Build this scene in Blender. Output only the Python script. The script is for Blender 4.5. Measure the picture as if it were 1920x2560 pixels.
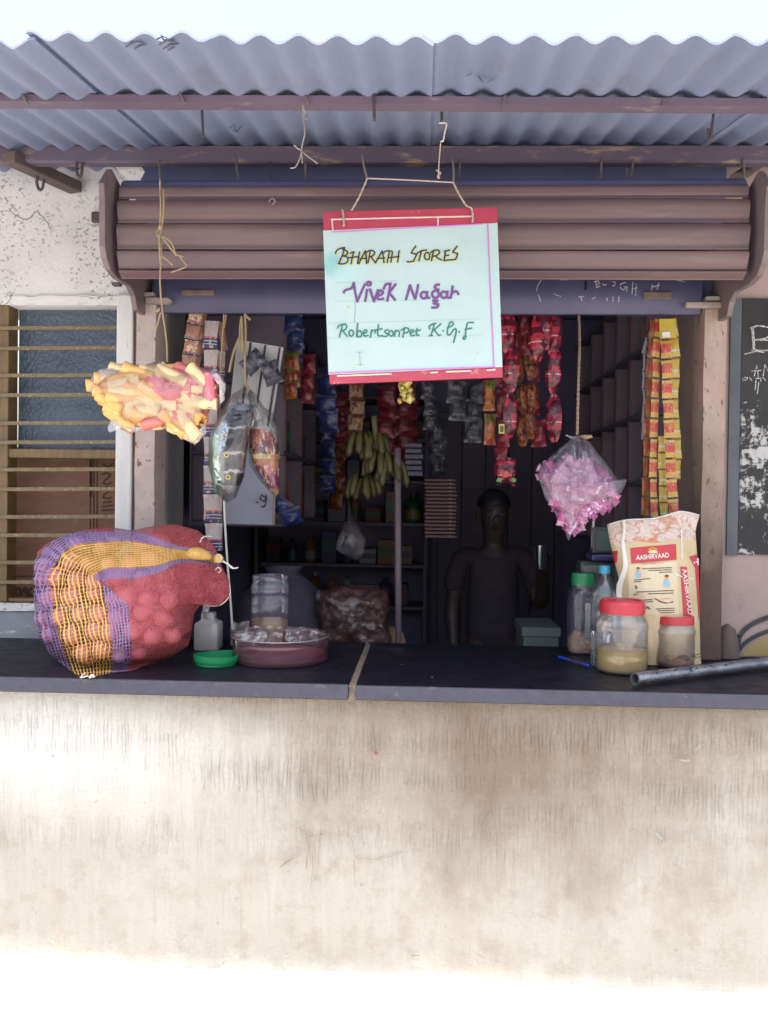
import bpy, bmesh, math, random
from mathutils import Vector, Matrix, noise

S = bpy.context.scene
COL = S.collection
for o in list(bpy.data.objects):
    bpy.data.objects.remove(o)

# ------------------------------------------------------------------ camera
FPX = 2130.0
YAW, PITCH, ROLL = math.radians(2.55), math.radians(0.7), 0.0135
CAM = Vector((0, 0, 1.55))
CF = Vector((-math.sin(YAW) * math.cos(PITCH), math.cos(YAW) * math.cos(PITCH), -math.sin(PITCH)))
_r = Vector((math.cos(YAW), math.sin(YAW), 0))
_u = _r.cross(CF)
CR = _r * math.cos(ROLL) + _u * math.sin(ROLL)
CU = _u * math.cos(ROLL) - _r * math.sin(ROLL)
cd = bpy.data.cameras.new('camera')
cam = bpy.data.objects.new('camera', cd)
COL.objects.link(cam)
cd.sensor_fit = 'VERTICAL'
cd.sensor_height = 36
cd.lens = 36 * FPX / 2560
cd.clip_start = 0.05
cd.clip_end = 2000
cam.matrix_world = Matrix(((CR.x, CU.x, -CF.x, 0), (CR.y, CU.y, -CF.y, 0), (CR.z, CU.z, -CF.z, 1.55), (0, 0, 0, 1)))
S.camera = cam

# ------------------------------------------------------------------ sky, sun, exposure
SUN_EL, SUN_ROT = math.radians(77), math.radians(180)
w = bpy.data.worlds.new('World')
S.world = w
w.use_nodes = True
nt = w.node_tree
sky = nt.nodes.new('ShaderNodeTexSky')
sky.sky_type = 'NISHITA'
sky.sun_disc = False
sky.sun_elevation = SUN_EL
sky.sun_rotation = SUN_ROT
sky.air_density = 1.6
sky.dust_density = 6.0
sky.ozone_density = 1.0
nt.links.new(sky.outputs[0], nt.nodes['Background'].inputs[0])
nt.nodes['Background'].inputs[1].default_value = 0.15
sd = bpy.data.lights.new('sun', 'SUN')
sd.energy = 3.0
sd.angle = math.radians(0.6)
sd.color = (1.0, 0.965, 0.91)
sun = bpy.data.objects.new('sun', sd)
COL.objects.link(sun)
_s = Vector((0.03, -math.cos(SUN_EL), math.sin(SUN_EL)))
sun.rotation_euler = _s.to_track_quat('Z', 'Y').to_euler()
sun.location = (0, -6, 12)
S.view_settings.view_transform = 'Standard'
S.view_settings.look = 'None'
S.view_settings.gamma = 1
S.view_settings.exposure = 1.65
S.view_settings.use_curve_mapping = False
S.render.engine = 'CYCLES'
S.cycles.transparent_max_bounces = 32
S.cycles.max_bounces = 10
S.cycles.caustics_reflective = False
S.cycles.caustics_refractive = False

# ------------------------------------------------------------------ helpers
def ray(x, y):
    return CF * FPX + CR * (x - 960) - CU * (y - 1280)
def at(x, y, Y):
    d = ray(x, y)
    return CAM + d * (Y / d.y)
def onz(x, y, z):
    d = ray(x, y)
    return CAM + d * ((z - 1.55) / d.z)
def onx(x, y, X):
    d = ray(x, y)
    return CAM + d * (X / d.x)
rnd = random.Random(7)
PI = math.pi

class MB:
    def __init__(s):
        s.v, s.f, s.mi, s.uv = [], [], [], []
    def add(s, vs, fs, mi=0, uvs=None):
        b = len(s.v)
        s.v += [Vector(p) for p in vs]
        for k, f in enumerate(fs):
            s.f.append([b + i for i in f])
            s.mi.append(mi)
            s.uv.append([uvs[i] for i in f] if uvs else [(0.5, 0.5)] * len(f))
        return s
    def box(s, x0, x1, y0, y1, z0, z1, mi=0, mat=None):
        vs = [Vector(p) for p in ((x0,y0,z0),(x1,y0,z0),(x1,y1,z0),(x0,y1,z0),(x0,y0,z1),(x1,y0,z1),(x1,y1,z1),(x0,y1,z1))]
        if mat is not None:
            vs = [mat @ p for p in vs]
        fs = [(0,3,2,1),(4,5,6,7),(0,1,5,4),(1,2,6,5),(2,3,7,6),(3,0,4,7)]
        b = len(s.v); s.v += vs
        for k, f in enumerate(fs):
            s.f.append([b + i for i in f]); s.mi.append(mi)
            s.uv.append([(0,0),(1,0),(1,1),(0,1)])
        return s
    def bar(s, a, b, wd, th, mi=0, up=Vector((0, 0, 1))):
        a, b = Vector(a), Vector(b)
        d = (b - a); L = d.length; d.normalize()
        sx = d.cross(up)
        if sx.length < 1e-4: sx = d.cross(Vector((0, 1, 0)))
        sx.normalize(); sy = sx.cross(d)
        m = Matrix(((d.x, sx.x, sy.x, a.x), (d.y, sx.y, sy.y, a.y), (d.z, sx.z, sy.z, a.z), (0, 0, 0, 1)))
        return s.box(0, L, -wd/2, wd/2, -th/2, th/2, mi, m)
    def tube(s, pts, r, n=8, mi=0, caps=True):
        pts = [Vector(p) for p in pts]
        N = len(pts)
        rs = r if isinstance(r, (list, tuple)) else [r] * N
        t0 = (pts[1] - pts[0]).normalized()
        ref = Vector((0, 0, 1)) if abs(t0.z) < .9 else Vector((0, 1, 0))
        nx = t0.cross(ref).normalized()
        vs, uvs = [], []
        for i in range(N):
            t = (pts[min(i+1, N-1)] - pts[max(i-1, 0)])
            if t.length < 1e-9: t = t0
            t.normalize()
            nx = (nx - t * nx.dot(t))
            if nx.length < 1e-6: nx = t.cross(Vector((1, .3, .2)))
            nx.normalize()
            ny = t.cross(nx)
            for k in range(n):
                a = 2 * PI * k / n
                vs.append(pts[i] + (nx * math.cos(a) + ny * math.sin(a)) * rs[i])
                uvs.append((k / n, i / max(1, N - 1)))
        fs = []
        for i in range(N - 1):
            for k in range(n):
                k2 = (k + 1) % n
                fs.append((i*n+k, i*n+k2, (i+1)*n+k2, (i+1)*n+k))
        if caps:
            fs.append(tuple(reversed(range(n))))
            fs.append(tuple((N-1)*n + k for k in range(n)))
        return s.add(vs, fs, mi, uvs)
    def lathe(s, prof, c, n=32, mi=0, sq=0.0, caps=(False, False)):
        c = Vector(c); vs, fs, uvs = [], [], []
        for i, (r, z) in enumerate(prof):
            for k in range(n):
                a = 2 * PI * k / n
                rr = r
                if sq:
                    q = (abs(math.cos(a)) ** (2 + 6*sq) + abs(math.sin(a)) ** (2 + 6*sq)) ** (-1 / (2 + 6*sq))
                    rr = r * q
                vs.append(c + Vector((rr * math.cos(a), rr * math.sin(a), z)))
                uvs.append((k / n, i / max(1, len(prof) - 1)))
        for i in range(len(prof) - 1):
            for k in range(n):
                k2 = (k + 1) % n
                fs.append((i*n+k, i*n+k2, (i+1)*n+k2, (i+1)*n+k))
        if caps[0]: fs.append(tuple(reversed(range(n))))
        if caps[1]: fs.append(tuple((len(prof)-1)*n + k for k in range(n)))
        return s.add(vs, fs, mi, uvs)
    def grid(s, fn, nu, nv, mi=0, flip=False, u0=0, u1=1, v0=0, v1=1):
        vs, fs, uvs = [], [], []
        for j in range(nv + 1):
            for i in range(nu + 1):
                u, v = u0 + (u1-u0) * i / nu, v0 + (v1-v0) * j / nv
                vs.append(fn(u, v)); uvs.append((u, v))
        W = nu + 1
        for j in range(nv):
            for i in range(nu):
                q = (j*W+i, j*W+i+1, (j+1)*W+i+1, (j+1)*W+i)
                fs.append(tuple(reversed(q)) if flip else q)
        return s.add(vs, fs, mi, uvs)
    def ribbon(s, pts, wd, toward=None, mi=0):
        """flat brush stroke lying on a surface that faces the street"""
        pts = [Vector(p) for p in pts]
        if len(pts) == 1:
            pts = [pts[0] + Vector((-wd/2, 0, 0)), pts[0] + Vector((wd/2, 0, 0))]
        nrm = Vector(toward) if toward is not None else Vector((0, -1, 0))
        vs, fs = [], []
        N = len(pts)
        for i in range(N):
            a = (pts[i] - pts[i-1]).normalized() if i else None
            b = (pts[i+1] - pts[i]).normalized() if i < N - 1 else None
            t = (a or b) if (a is None or b is None) else (a + b)
            if t.length < .3: t = a
            t = t.normalized()
            sd_ = t.cross(nrm).normalized()
            k = 1.0
            if a is not None and b is not None:
                k = 1 / max(.6, abs(a.dot(t)))
            p = pts[i]
            if i == 0: p = p - t * wd * .35
            if i == N - 1: p = p + t * wd * .35
            vs += [p + sd_ * wd / 2 * k, p - sd_ * wd / 2 * k]
        for i in range(N - 1):
            fs.append((2*i, 2*i+1, 2*i+3, 2*i+2))
        return s.add(vs, fs, mi)
    def build(s, name, mats, parent=None, world=True, smooth=None, bevel=0, bseg=2):
        me = bpy.data.meshes.new(name)
        off = Vector((0, 0, 0))
        if parent is not None and world:
            r = parent
            while r is not None:
                off += r.location; r = r.parent
        me.from_pydata([p - off for p in s.v], [], s.f)
        if not isinstance(mats, (list, tuple)): mats = [mats]
        for m in mats: me.materials.append(m)
        uvl = me.uv_layers.new(name='UVMap')
        k = 0
        for pi_, p in enumerate(me.polygons):
            p.material_index = s.mi[pi_]
            for j, li in enumerate(p.loop_indices):
                uvl.data[li].uv = s.uv[pi_][j]
        o = bpy.data.objects.new(name, me)
        COL.objects.link(o)
        if parent is not None: o.parent = parent
        if smooth:
            for p in me.polygons: p.use_smooth = True
            if smooth is not True:
                me.set_sharp_from_angle(angle=math.radians(smooth))
        if bevel:
            b = o.modifiers.new('bevel', 'BEVEL'); b.width = bevel; b.segments = bseg; b.limit_method = 'ANGLE'
            b.angle_limit = math.radians(40)
        me.update()
        return o

def tag(o, label=None, cat=None, group=None, kind=None):
    if label: o['label'] = label
    if cat: o['category'] = cat
    if group: o['group'] = group
    if kind: o['kind'] = kind
    return o
def thing(name, label, cat, loc=(0, 0, 0), group=None, rot=None):
    o = bpy.data.objects.new(name, None)
    o.empty_display_size = .05
    COL.objects.link(o)
    o.location = loc
    if rot: o.rotation_euler = rot
    return tag(o, label, cat, group)
def copy_tree(o, parent=None):
    c = o.copy(); COL.objects.link(c)
    if parent is not None: c.parent = parent
    for ch in list(o.children): copy_tree(ch, c)
    return c
def link_mesh(name, me, parent=None, loc=(0,0,0), rot=(0,0,0), scale=None):
    o = bpy.data.objects.new(name, me); COL.objects.link(o)
    o.parent = parent; o.location = loc; o.rotation_euler = rot
    if scale: o.scale = scale
    return o

# ------------------------------------------------------------------ materials
def _new(name):
    m = bpy.data.materials.new(name); m.use_nodes = True
    n = m.node_tree.nodes; return m, n, m.node_tree.links, n['Principled BSDF']
def _c(c): return (c[0], c[1], c[2], 1)
def _noise(n, l, vec, scale, detail=6, rough=.6, dist=0):
    t = n.new('ShaderNodeTexNoise'); t.inputs['Scale'].default_value = scale
    t.inputs['Detail'].default_value = detail; t.inputs['Roughness'].default_value = rough
    t.inputs['Distortion'].default_value = dist
    l.new(vec, t.inputs['Vector']); return t.outputs['Fac']
def _range(n, l, v, lo, hi, a=0, b=1):
    t = n.new('ShaderNodeMapRange'); t.clamp = True
    t.inputs[1].default_value = lo; t.inputs[2].default_value = hi
    t.inputs[3].default_value = a; t.inputs[4].default_value = b
    l.new(v, t.inputs[0]); return t.outputs[0]
def _mix(n, l, f, a, b):
    t = n.new('ShaderNodeMix'); t.data_type = 'RGBA'
    for v, s in ((f, t.inputs[0]), (a, t.inputs[6]), (b, t.inputs[7])):
        if hasattr(v, 'is_linked') or hasattr(v, 'links'): l.new(v, s)
        else: s.default_value = v if isinstance(v, float) else _c(v)
    return t.outputs[2]
def _math(n, l, op, a, b=None):
    t = n.new('ShaderNodeMath'); t.operation = op
    for i, v in enumerate((a, b)):
        if v is None: continue
        if isinstance(v, (int, float)): t.inputs[i].default_value = v
        else: l.new(v, t.inputs[i])
    return t.outputs[0]
def _vec(n, l, stretch=(1, 1, 1), uv=False):
    if uv:
        t = n.new('ShaderNodeTexCoord'); o = t.outputs['UV']
    else:
        t = n.new('ShaderNodeNewGeometry'); o = t.outputs['Position']
    mp = n.new('ShaderNodeMapping'); mp.inputs['Scale'].default_value = stretch
    l.new(o, mp.inputs[0]); return mp.outputs[0]
def M(name, c1, c2=None, scale=8, rough=.6, metal=0, bump=0, bscale=None, stretch=(1,1,1), lo=.35, hi=.65,
      spec=.5, c3=None, s3=3, lo3=.5, hi3=.62, st3=None, rvar=0, coat=0, bdist=.004, sss=0, sheen=0):
    m, n, l, b = _new(name)
    b.inputs['Roughness'].default_value = rough
    b.inputs['Metallic'].default_value = metal
    b.inputs['Specular IOR Level'].default_value = spec
    b.inputs['Coat Weight'].default_value = coat
    b.inputs['Base Color'].default_value = _c(c1)
    v = _vec(n, l, stretch)
    if c2:
        f = _noise(n, l, v, scale)
        col = _mix(n, l, _range(n, l, f, lo, hi), c1, c2)
        if c3:
            v3 = _vec(n, l, st3) if st3 else v
            f3 = _noise(n, l, v3, s3, 8, .65)
            col = _mix(n, l, _range(n, l, f3, lo3, hi3), col, c3)
        l.new(col, b.inputs['Base Color'])
    if rvar:
        f = _noise(n, l, v, scale * 1.7)
        l.new(_range(n, l, f, .3, .7, max(0, rough - rvar), min(1, rough + rvar)), b.inputs['Roughness'])
    if bump:
        f = _noise(n, l, v, bscale or scale * 4, 8, .65)
        bp = n.new('ShaderNodeBump'); bp.inputs['Strength'].default_value = bump; bp.inputs['Distance'].default_value = bdist
        l.new(f, bp.inputs['Height']); l.new(bp.outputs[0], b.inputs['Normal'])
    return m
def film(name, tint=(1, 1, 1), milk=.12, gloss=.25, rough=.12, bump=.6, bscale=60, milkc=(.85, .85, .9)):
    """thin clear plastic: mostly see-through, glossy at glancing angles, slightly milky"""
    m, n, l, b = _new(name)
    n.remove(b)
    out = n['Material Output']
    tr = n.new('ShaderNodeBsdfTransparent'); tr.inputs[0].default_value = _c(tint)
    gl = n.new('ShaderNodeBsdfGlossy'); gl.inputs['Roughness'].default_value = rough
    df = n.new('ShaderNodeBsdfDiffuse'); df.inputs[0].default_value = _c(milkc)
    lw = n.new('ShaderNodeLayerWeight'); lw.inputs[0].default_value = .35
    v = _vec(n, l)
    f = _noise(n, l, v, bscale, 3, .5, .8)
    if bump:
        bp = n.new('ShaderNodeBump'); bp.inputs['Strength'].default_value = bump; bp.inputs['Distance'].default_value = .004
        l.new(f, bp.inputs['Height'])
        for s_ in (gl, lw): l.new(bp.outputs[0], s_.inputs['Normal'])
    m1 = n.new('ShaderNodeMixShader'); m1.inputs[0].default_value = milk
    l.new(tr.outputs[0], m1.inputs[1]); l.new(df.outputs[0], m1.inputs[2])
    m2 = n.new('ShaderNodeMixShader')
    fac = _math(n, l, 'MULTIPLY', lw.outputs['Fresnel'], gloss * 2)
    fac = _math(n, l, 'ADD', fac, gloss * .12)
    fac = _math(n, l, 'MINIMUM', fac, .8)
    l.new(fac, m2.inputs[0]); l.new(m1.outputs[0], m2.inputs[1]); l.new(gl.outputs[0], m2.inputs[2])
    l.new(m2.outputs[0], out.inputs[0])
    return m
def printed(name, stops, c_noise=None, nscale=4, nlo=.5, nhi=.55, rough=.28, bump=.25, metal=0.0, horizontal=False, nst=(1, 1, 1), spec=.5, c_b=None):
    """print on a wrapper: constant colour bands along V (or U), with blotches of c_noise"""
    m, n, l, b = _new(name)
    tc = n.new('ShaderNodeTexCoord'); sp = n.new('ShaderNodeSeparateXYZ'); l.new(tc.outputs['UV'], sp.inputs[0])
    cr = n.new('ShaderNodeValToRGB'); cr.color_ramp.interpolation = 'CONSTANT'
    el = cr.color_ramp.elements
    while len(el) < len(stops): el.new(.5)
    for e, (p, c) in zip(el, stops): e.position = p; e.color = _c(c)
    l.new(sp.outputs[0 if horizontal else 1], cr.inputs[0])
    col = cr.outputs[0]
    if c_noise:
        mp = n.new('ShaderNodeMapping'); mp.inputs['Scale'].default_value = nst; l.new(tc.outputs['UV'], mp.inputs[0])
        oi = n.new('ShaderNodeObjectInfo')
        ad = n.new('ShaderNodeVectorMath'); ad.operation = 'ADD'
        l.new(mp.outputs[0], ad.inputs[0]); l.new(oi.outputs['Random'], ad.inputs[1])
        f = _noise(n, l, ad.outputs[0], nscale, 4, .6)
        col = _mix(n, l, _range(n, l, f, nlo, nhi), col, c_noise)
        if c_b:
            f2 = _noise(n, l, ad.outputs[0], nscale * 2.3, 3, .5)
            col = _mix(n, l, _range(n, l, f2, .58, .62), col, c_b)
    l.new(col, b.inputs['Base Color'])
    b.inputs['Roughness'].default_value = rough; b.inputs['Metallic'].default_value = metal
    b.inputs['Specular IOR Level'].default_value = spec
    if bump:
        f = _noise(n, l, _vec(n, l), 70, 3, .5, .6)
        bp = n.new('ShaderNodeBump'); bp.inputs['Strength'].default_value = bump; bp.inputs['Distance'].default_value = .004
        l.new(f, bp.inputs['Height']); l.new(bp.outputs[0], b.inputs['Normal'])
    return m

def wobble(p, amp, sc, seed=0):
    q = Vector(p) * sc + Vector((seed * 3.1, seed * 1.7, seed))
    return noise.noise_vector(q) * amp
def smooth_line(pts, k=6):
    """Catmull-Rom through the points"""
    pts = [Vector(p) for p in pts]
    out = []
    for i in range(len(pts) - 1):
        p0, p1, p2, p3 = pts[max(i-1, 0)], pts[i], pts[i+1], pts[min(i+2, len(pts)-1)]
        for j in range(k):
            t = j / k
            out.append(.5 * ((2*p1) + (p2-p0)*t + (2*p0-5*p1+4*p2-p3)*t*t + (3*p1-p0-3*p2+p3)*t**3))
    out.append(pts[-1])
    return out
def resample(poly, N):
    pts = [Vector((p[0], p[1])) for p in poly]
    L = [0]
    for i in range(len(pts)):
        L.append(L[-1] + (pts[(i+1) % len(pts)] - pts[i]).length)
    out = []
    for k in range(N):
        d = L[-1] * k / N
        i = max(j for j in range(len(pts)) if L[j] <= d)
        t = (d - L[i]) / max(1e-9, L[i+1] - L[i])
        out.append(pts[i].lerp(pts[(i+1) % len(pts)], t))
    return out
def inside(p, poly):
    x, y = p; c = False
    for i in range(len(poly)):
        x1, y1 = poly[i][:2]; x2, y2 = poly[i-1][:2]
        if (y1 > y) != (y2 > y) and x < (x2-x1) * (y-y1) / (y2-y1) + x1: c = not c
    return c
def pillow(mb, outline, cpx, Y0, df, db, N=48, R=8, amp=0.0, sc=30, seed=0, mi=0, pw=2.0, q=.5, zmin=None):
    """bulging closed pouch whose rim follows an outline standing at depth Y0"""
    o = resample(outline, N)
    xs = [p.x for p in o]; ys = [p.y for p in o]
    bx = (min(xs), max(xs), min(ys), max(ys))
    c = Vector(cpx)
    for side in (0, 1):
        vs, uvs, fs = [], [], []
        for r in range(R + 1):
            t = r / R
            d = (max(0, 1 - t ** pw)) ** q
            for k in range(N):
                p = c.lerp(o[k], t)
                Y = Y0 - df * d if side == 0 else Y0 + db * d
                w_ = at(p.x, p.y, Y)
                if amp:
                    e = wobble(w_, amp * (.3 + .7 * (1 - t)) , sc, seed)
                    w_ += Vector((e.x * .3, e.y, e.z * .3))
                if zmin is not None and w_.z < zmin: w_.z = zmin
                vs.append(w_); uvs.append(((p.x - bx[0]) / (bx[1]-bx[0]), 1 - (p.y - bx[2]) / (bx[3]-bx[2])))
        for r in range(R):
            for k in range(N):
                k2 = (k + 1) % N
                f = (r*N+k, r*N+k2, (r+1)*N+k2, (r+1)*N+k)
                fs.append(f if side == 0 else tuple(reversed(f)))
        mb.add(vs, fs, mi, uvs)
    return mb
def text_mesh(body, mp, size=1.0, name='lettering', mats=None, parent=None, shear=0, spacing=1.0, bold=0):
    """built-in font text; mp maps font units (x right, y up) to a 3-D point on the surface it is printed on"""
    cu = bpy.data.curves.new('t', 'FONT'); cu.body = body; cu.size = size; cu.shear = shear; cu.space_character = spacing
    cu.offset = bold; cu.resolution_u = 3
    ob = bpy.data.objects.new('t', cu); COL.objects.link(ob)
    dg = bpy.context.evaluated_depsgraph_get()
    me = bpy.data.meshes.new_from_object(ob.evaluated_get(dg))
    bm = bmesh.new(); bm.from_mesh(me)
    bmesh.ops.triangulate(bm, faces=bm.faces)
    vs = [v.co.copy() for v in bm.verts]; bm.verts.ensure_lookup_table()
    fs = [tuple(v.index for v in f.verts) for f in bm.faces]
    bm.free()
    bpy.data.objects.remove(ob); bpy.data.curves.remove(cu); bpy.data.meshes.remove(me)
    W = max(v.x for v in vs) or 1; H = max(v.y for v in vs) or 1
    mb = MB(); mb.add([mp(v.x / W, v.y / H) for v in vs], fs)
    return mb.build(name, mats, parent)
# ================================================================== SETTING AND LARGE STRUCTURE
CZ = 1.0965                       # top of the stone counter
m_ground = M('dusty_ground', (.40, .39, .375), (.34, .33, .32), 2, .95, bump=.5, bscale=30, c3=(.45, .44, .43), s3=.7)
g = MB(); g.grid(lambda u, v: Vector((-400 + 800*u, -400 + 800*v, 0)), 8, 8)
tag(g.build('ground', m_ground), kind='structure')

# ---- whitewashed wall under the counter -------------------------------------------------
def counter_plaster():
    m, n, l, b = _new('limewashed_plaster')
    b.inputs['Roughness'].default_value = .9
    b.inputs['Specular IOR Level'].default_value = .2
    geo = n.new('ShaderNodeNewGeometry'); pos = geo.outputs['Position']
    sp = n.new('ShaderNodeSeparateXYZ'); l.new(pos, sp.inputs[0])
    v = _vec(n, l); vs = _vec(n, l, (4.5, 1, .55)); vf = _vec(n, l, (9, 1, .7))
    col = _mix(n, l, _range(n, l, _noise(n, l, v, 2.2), .35, .65), (.405, .38, .34), (.44, .415, .375))
    col = _mix(n, l, _range(n, l, _noise(n, l, vs, 9, 6, .6), .45, .70, 0, .45), col, (.475, .46, .435))
    col = _mix(n, l, _range(n, l, _noise(n, l, v, 4.2, 8, .62), .50, .64, 0, .38), col, (.31, .275, .225))
    col = _mix(n, l, _range(n, l, _noise(n, l, v, 17, 6, .65), .53, .66, 0, .32), col, (.285, .245, .19))
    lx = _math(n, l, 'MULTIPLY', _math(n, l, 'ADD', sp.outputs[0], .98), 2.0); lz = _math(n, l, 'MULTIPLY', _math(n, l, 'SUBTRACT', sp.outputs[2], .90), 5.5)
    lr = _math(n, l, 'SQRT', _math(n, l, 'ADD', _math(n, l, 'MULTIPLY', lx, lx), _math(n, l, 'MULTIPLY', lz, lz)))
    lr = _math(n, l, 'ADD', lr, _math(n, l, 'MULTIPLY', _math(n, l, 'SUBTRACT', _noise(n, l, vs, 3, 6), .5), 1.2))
    col = _mix(n, l, _range(n, l, lr, .1, 1.25, .8, 0), col, (.62, .61, .595))  # glare at the upper left painted in as a paler patch
    # grime rubbed into the plaster under the serving place: strongest below the counter, right of the joint
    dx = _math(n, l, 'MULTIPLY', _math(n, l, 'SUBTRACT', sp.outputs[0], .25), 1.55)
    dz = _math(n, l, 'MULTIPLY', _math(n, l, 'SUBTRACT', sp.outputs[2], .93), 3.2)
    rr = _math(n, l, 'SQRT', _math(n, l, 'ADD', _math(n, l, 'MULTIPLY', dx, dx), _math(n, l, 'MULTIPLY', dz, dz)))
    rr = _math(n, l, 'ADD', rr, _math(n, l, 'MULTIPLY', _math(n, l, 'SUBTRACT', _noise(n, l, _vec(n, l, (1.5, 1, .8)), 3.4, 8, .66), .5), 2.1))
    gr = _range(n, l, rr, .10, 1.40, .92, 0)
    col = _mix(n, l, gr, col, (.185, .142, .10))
    # dark run of dirt straight under the slab
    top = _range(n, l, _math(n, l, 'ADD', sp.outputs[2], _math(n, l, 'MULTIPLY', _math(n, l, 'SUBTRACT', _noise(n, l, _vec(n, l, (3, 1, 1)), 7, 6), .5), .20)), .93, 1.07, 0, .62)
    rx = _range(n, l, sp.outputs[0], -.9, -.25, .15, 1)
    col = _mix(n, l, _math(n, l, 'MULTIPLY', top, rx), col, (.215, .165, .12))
    # soft upper edge of the sunlit strip, painted pale along the wall foot
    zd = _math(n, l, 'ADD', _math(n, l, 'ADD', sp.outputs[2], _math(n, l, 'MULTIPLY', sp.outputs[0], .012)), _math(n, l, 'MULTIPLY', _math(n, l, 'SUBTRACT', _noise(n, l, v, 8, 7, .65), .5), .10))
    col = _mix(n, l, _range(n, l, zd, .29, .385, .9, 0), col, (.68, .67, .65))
    # rusty and brown specks
    f = _range(n, l, _noise(n, l, _vec(n, l, (14, 1, 9)), 3.4, 3, .5), .71, .75)
    col = _mix(n, l, _math(n, l, 'MULTIPLY', f, .45), col, (.24, .18, .13))
    f = _range(n, l, _noise(n, l, _vec(n, l, (1, 1, 1)), 60, 2, .5), .72, .76)
    col = _mix(n, l, _math(n, l, 'MULTIPLY', f, .35), col, (.22, .18, .14))
    # thin drips
    f = _range(n, l, _noise(n, l, _vec(n, l, (22, 1, .8)), 2, 3, .5), .66, .72)
    col = _mix(n, l, _math(n, l, 'MULTIPLY', f, .35), col, (.32, .26, .19))
    l.new(col, b.inputs['Base Color'])
    # tooling: rows of short upright comb strokes, plus fine grit
    wv = n.new('ShaderNodeTexWave'); wv.wave_type = 'BANDS'; wv.bands_direction = 'X'
    wv.inputs['Scale'].default_value = 14; wv.inputs['Distortion'].default_value = 4.5; wv.inputs['Detail'].default_value = 3
    wv.inputs['Detail Scale'].default_value = 2.5
    l.new(_vec(n, l, (1, 1, .22)), wv.inputs[0])
    msk = _range(n, l, _noise(n, l, _vec(n, l, (.7, 1, 3.4)), 3.2, 4, .6), .36, .64, .22, 1.15)
    zfade = _range(n, l, sp.outputs[2], .5, .85, .12, 1)
    h = _math(n, l, 'MULTIPLY', _math(n, l, 'MULTIPLY', wv.outputs['Fac'], msk), zfade)
    h = _math(n, l, 'ADD', h, _math(n, l, 'MULTIPLY', _noise(n, l, v, 90, 6, .7), .75))
    h = _math(n, l, 'ADD', h, _math(n, l, 'MULTIPLY', _noise(n, l, v, 9, 4, .6), .8))
    bp = n.new('ShaderNodeBump'); bp.inputs['Strength'].default_value = .9; bp.inputs['Distance'].default_value = .0085
    l.new(h, bp.inputs['Height']); l.new(bp.outputs[0], b.inputs['Normal'])
    return m
def cw(u, v):
    p = Vector((-3 + 6*u, 2.132, (CZ - .040) * v))
    p.y += .006 * noise.noise(p * 2.3) + .003 * noise.noise(p * 9)
    return p
t = thing('counter_wall', 'cream limewashed wall under the black counter, stained brown near its top', 'wall', (0, 2.13, 0))
mb = MB(); mb.grid(cw, 240, 50)
mb.box(-3, 3, 2.16, 2.36, 0, CZ - .041)
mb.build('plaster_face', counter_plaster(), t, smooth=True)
# scratches and drips that have a shape of their own
m_scr = M('brown_stain', (.235, .195, .15), (.36, .32, .275), 26, .95)
s_ = MB()
def wl(x, y): return at(x, y, 2.122)
for ln, wd in (([(700,2168),(722,2152),(750,2138)], .004), ([(728,2060),(760,2078),(788,2092),(868,2090),(882,2110),(888,2140),(905,2150),(960,2145),(1010,2130)], .0022),
               ([(765,2085),(768,2130),(766,2170)], .0035), ([(790,2095),(792,2140),(788,2200)], .0028), ([(778,2090),(782,2160),(775,2230)], .002),
               ([(1098,2430),(1092,2470),(1100,2515)], .002), ([(885,2150),(888,2220)], .0018), ([(1028,2390),(1050,2388)], .003)):
    s_.ribbon(smooth_line([wl(*p) for p in ln], 4), wd)
s_.build('drip_stain', m_scr, t)
m_blu = M('blue_grey_scuff', (.13, .15, .17), (.34, .33, .31), 110, .9)
s_ = MB()
for ln, wd in (([(1641,2084),(1650,2093),(1657,2104)], .006), ([(1702,1900),(1712,1903),(1722,1901)], .005), ([(1738,1878),(1746,1868),(1758,1860)], .003)):
    s_.ribbon([wl(*p) for p in ln], wd)
s_.build('paint_scuff', m_blu, t)
s_ = MB(); s_.ribbon([wl(936, 1880), wl(943, 1884)], .005); s_.ribbon([wl(938, 1887), wl(941, 1877)], .003)
s_.build('paint_scuff', M('red_fleck', (.26, .09, .075), rough=.9), t)

# ---- sunlit cement step at the foot of the wall
m_step = M('pale_cement', (.50, .48, .45), (.43, .41, .385), 3, .9, bump=.4, bscale=50)
zst = at(960, 2462, 2.12).z
mb = MB()
def stp(u, v):
    p = Vector((-3 + 6*u, 2.135 - 1.1*v, zst - .02*v)); p.z += .007*noise.noise(p * 3) - .012*(p.x) + (.016*(1 - v/.05)**2 if v < .05 else 0); return p
mb.grid(stp, 90, 60, flip=True)
mb.box(-3, 3, 1.04, 2.12, .002, zst - .075)
o = mb.build('pavement', m_step, smooth=True); tag(o, kind='structure')

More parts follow.
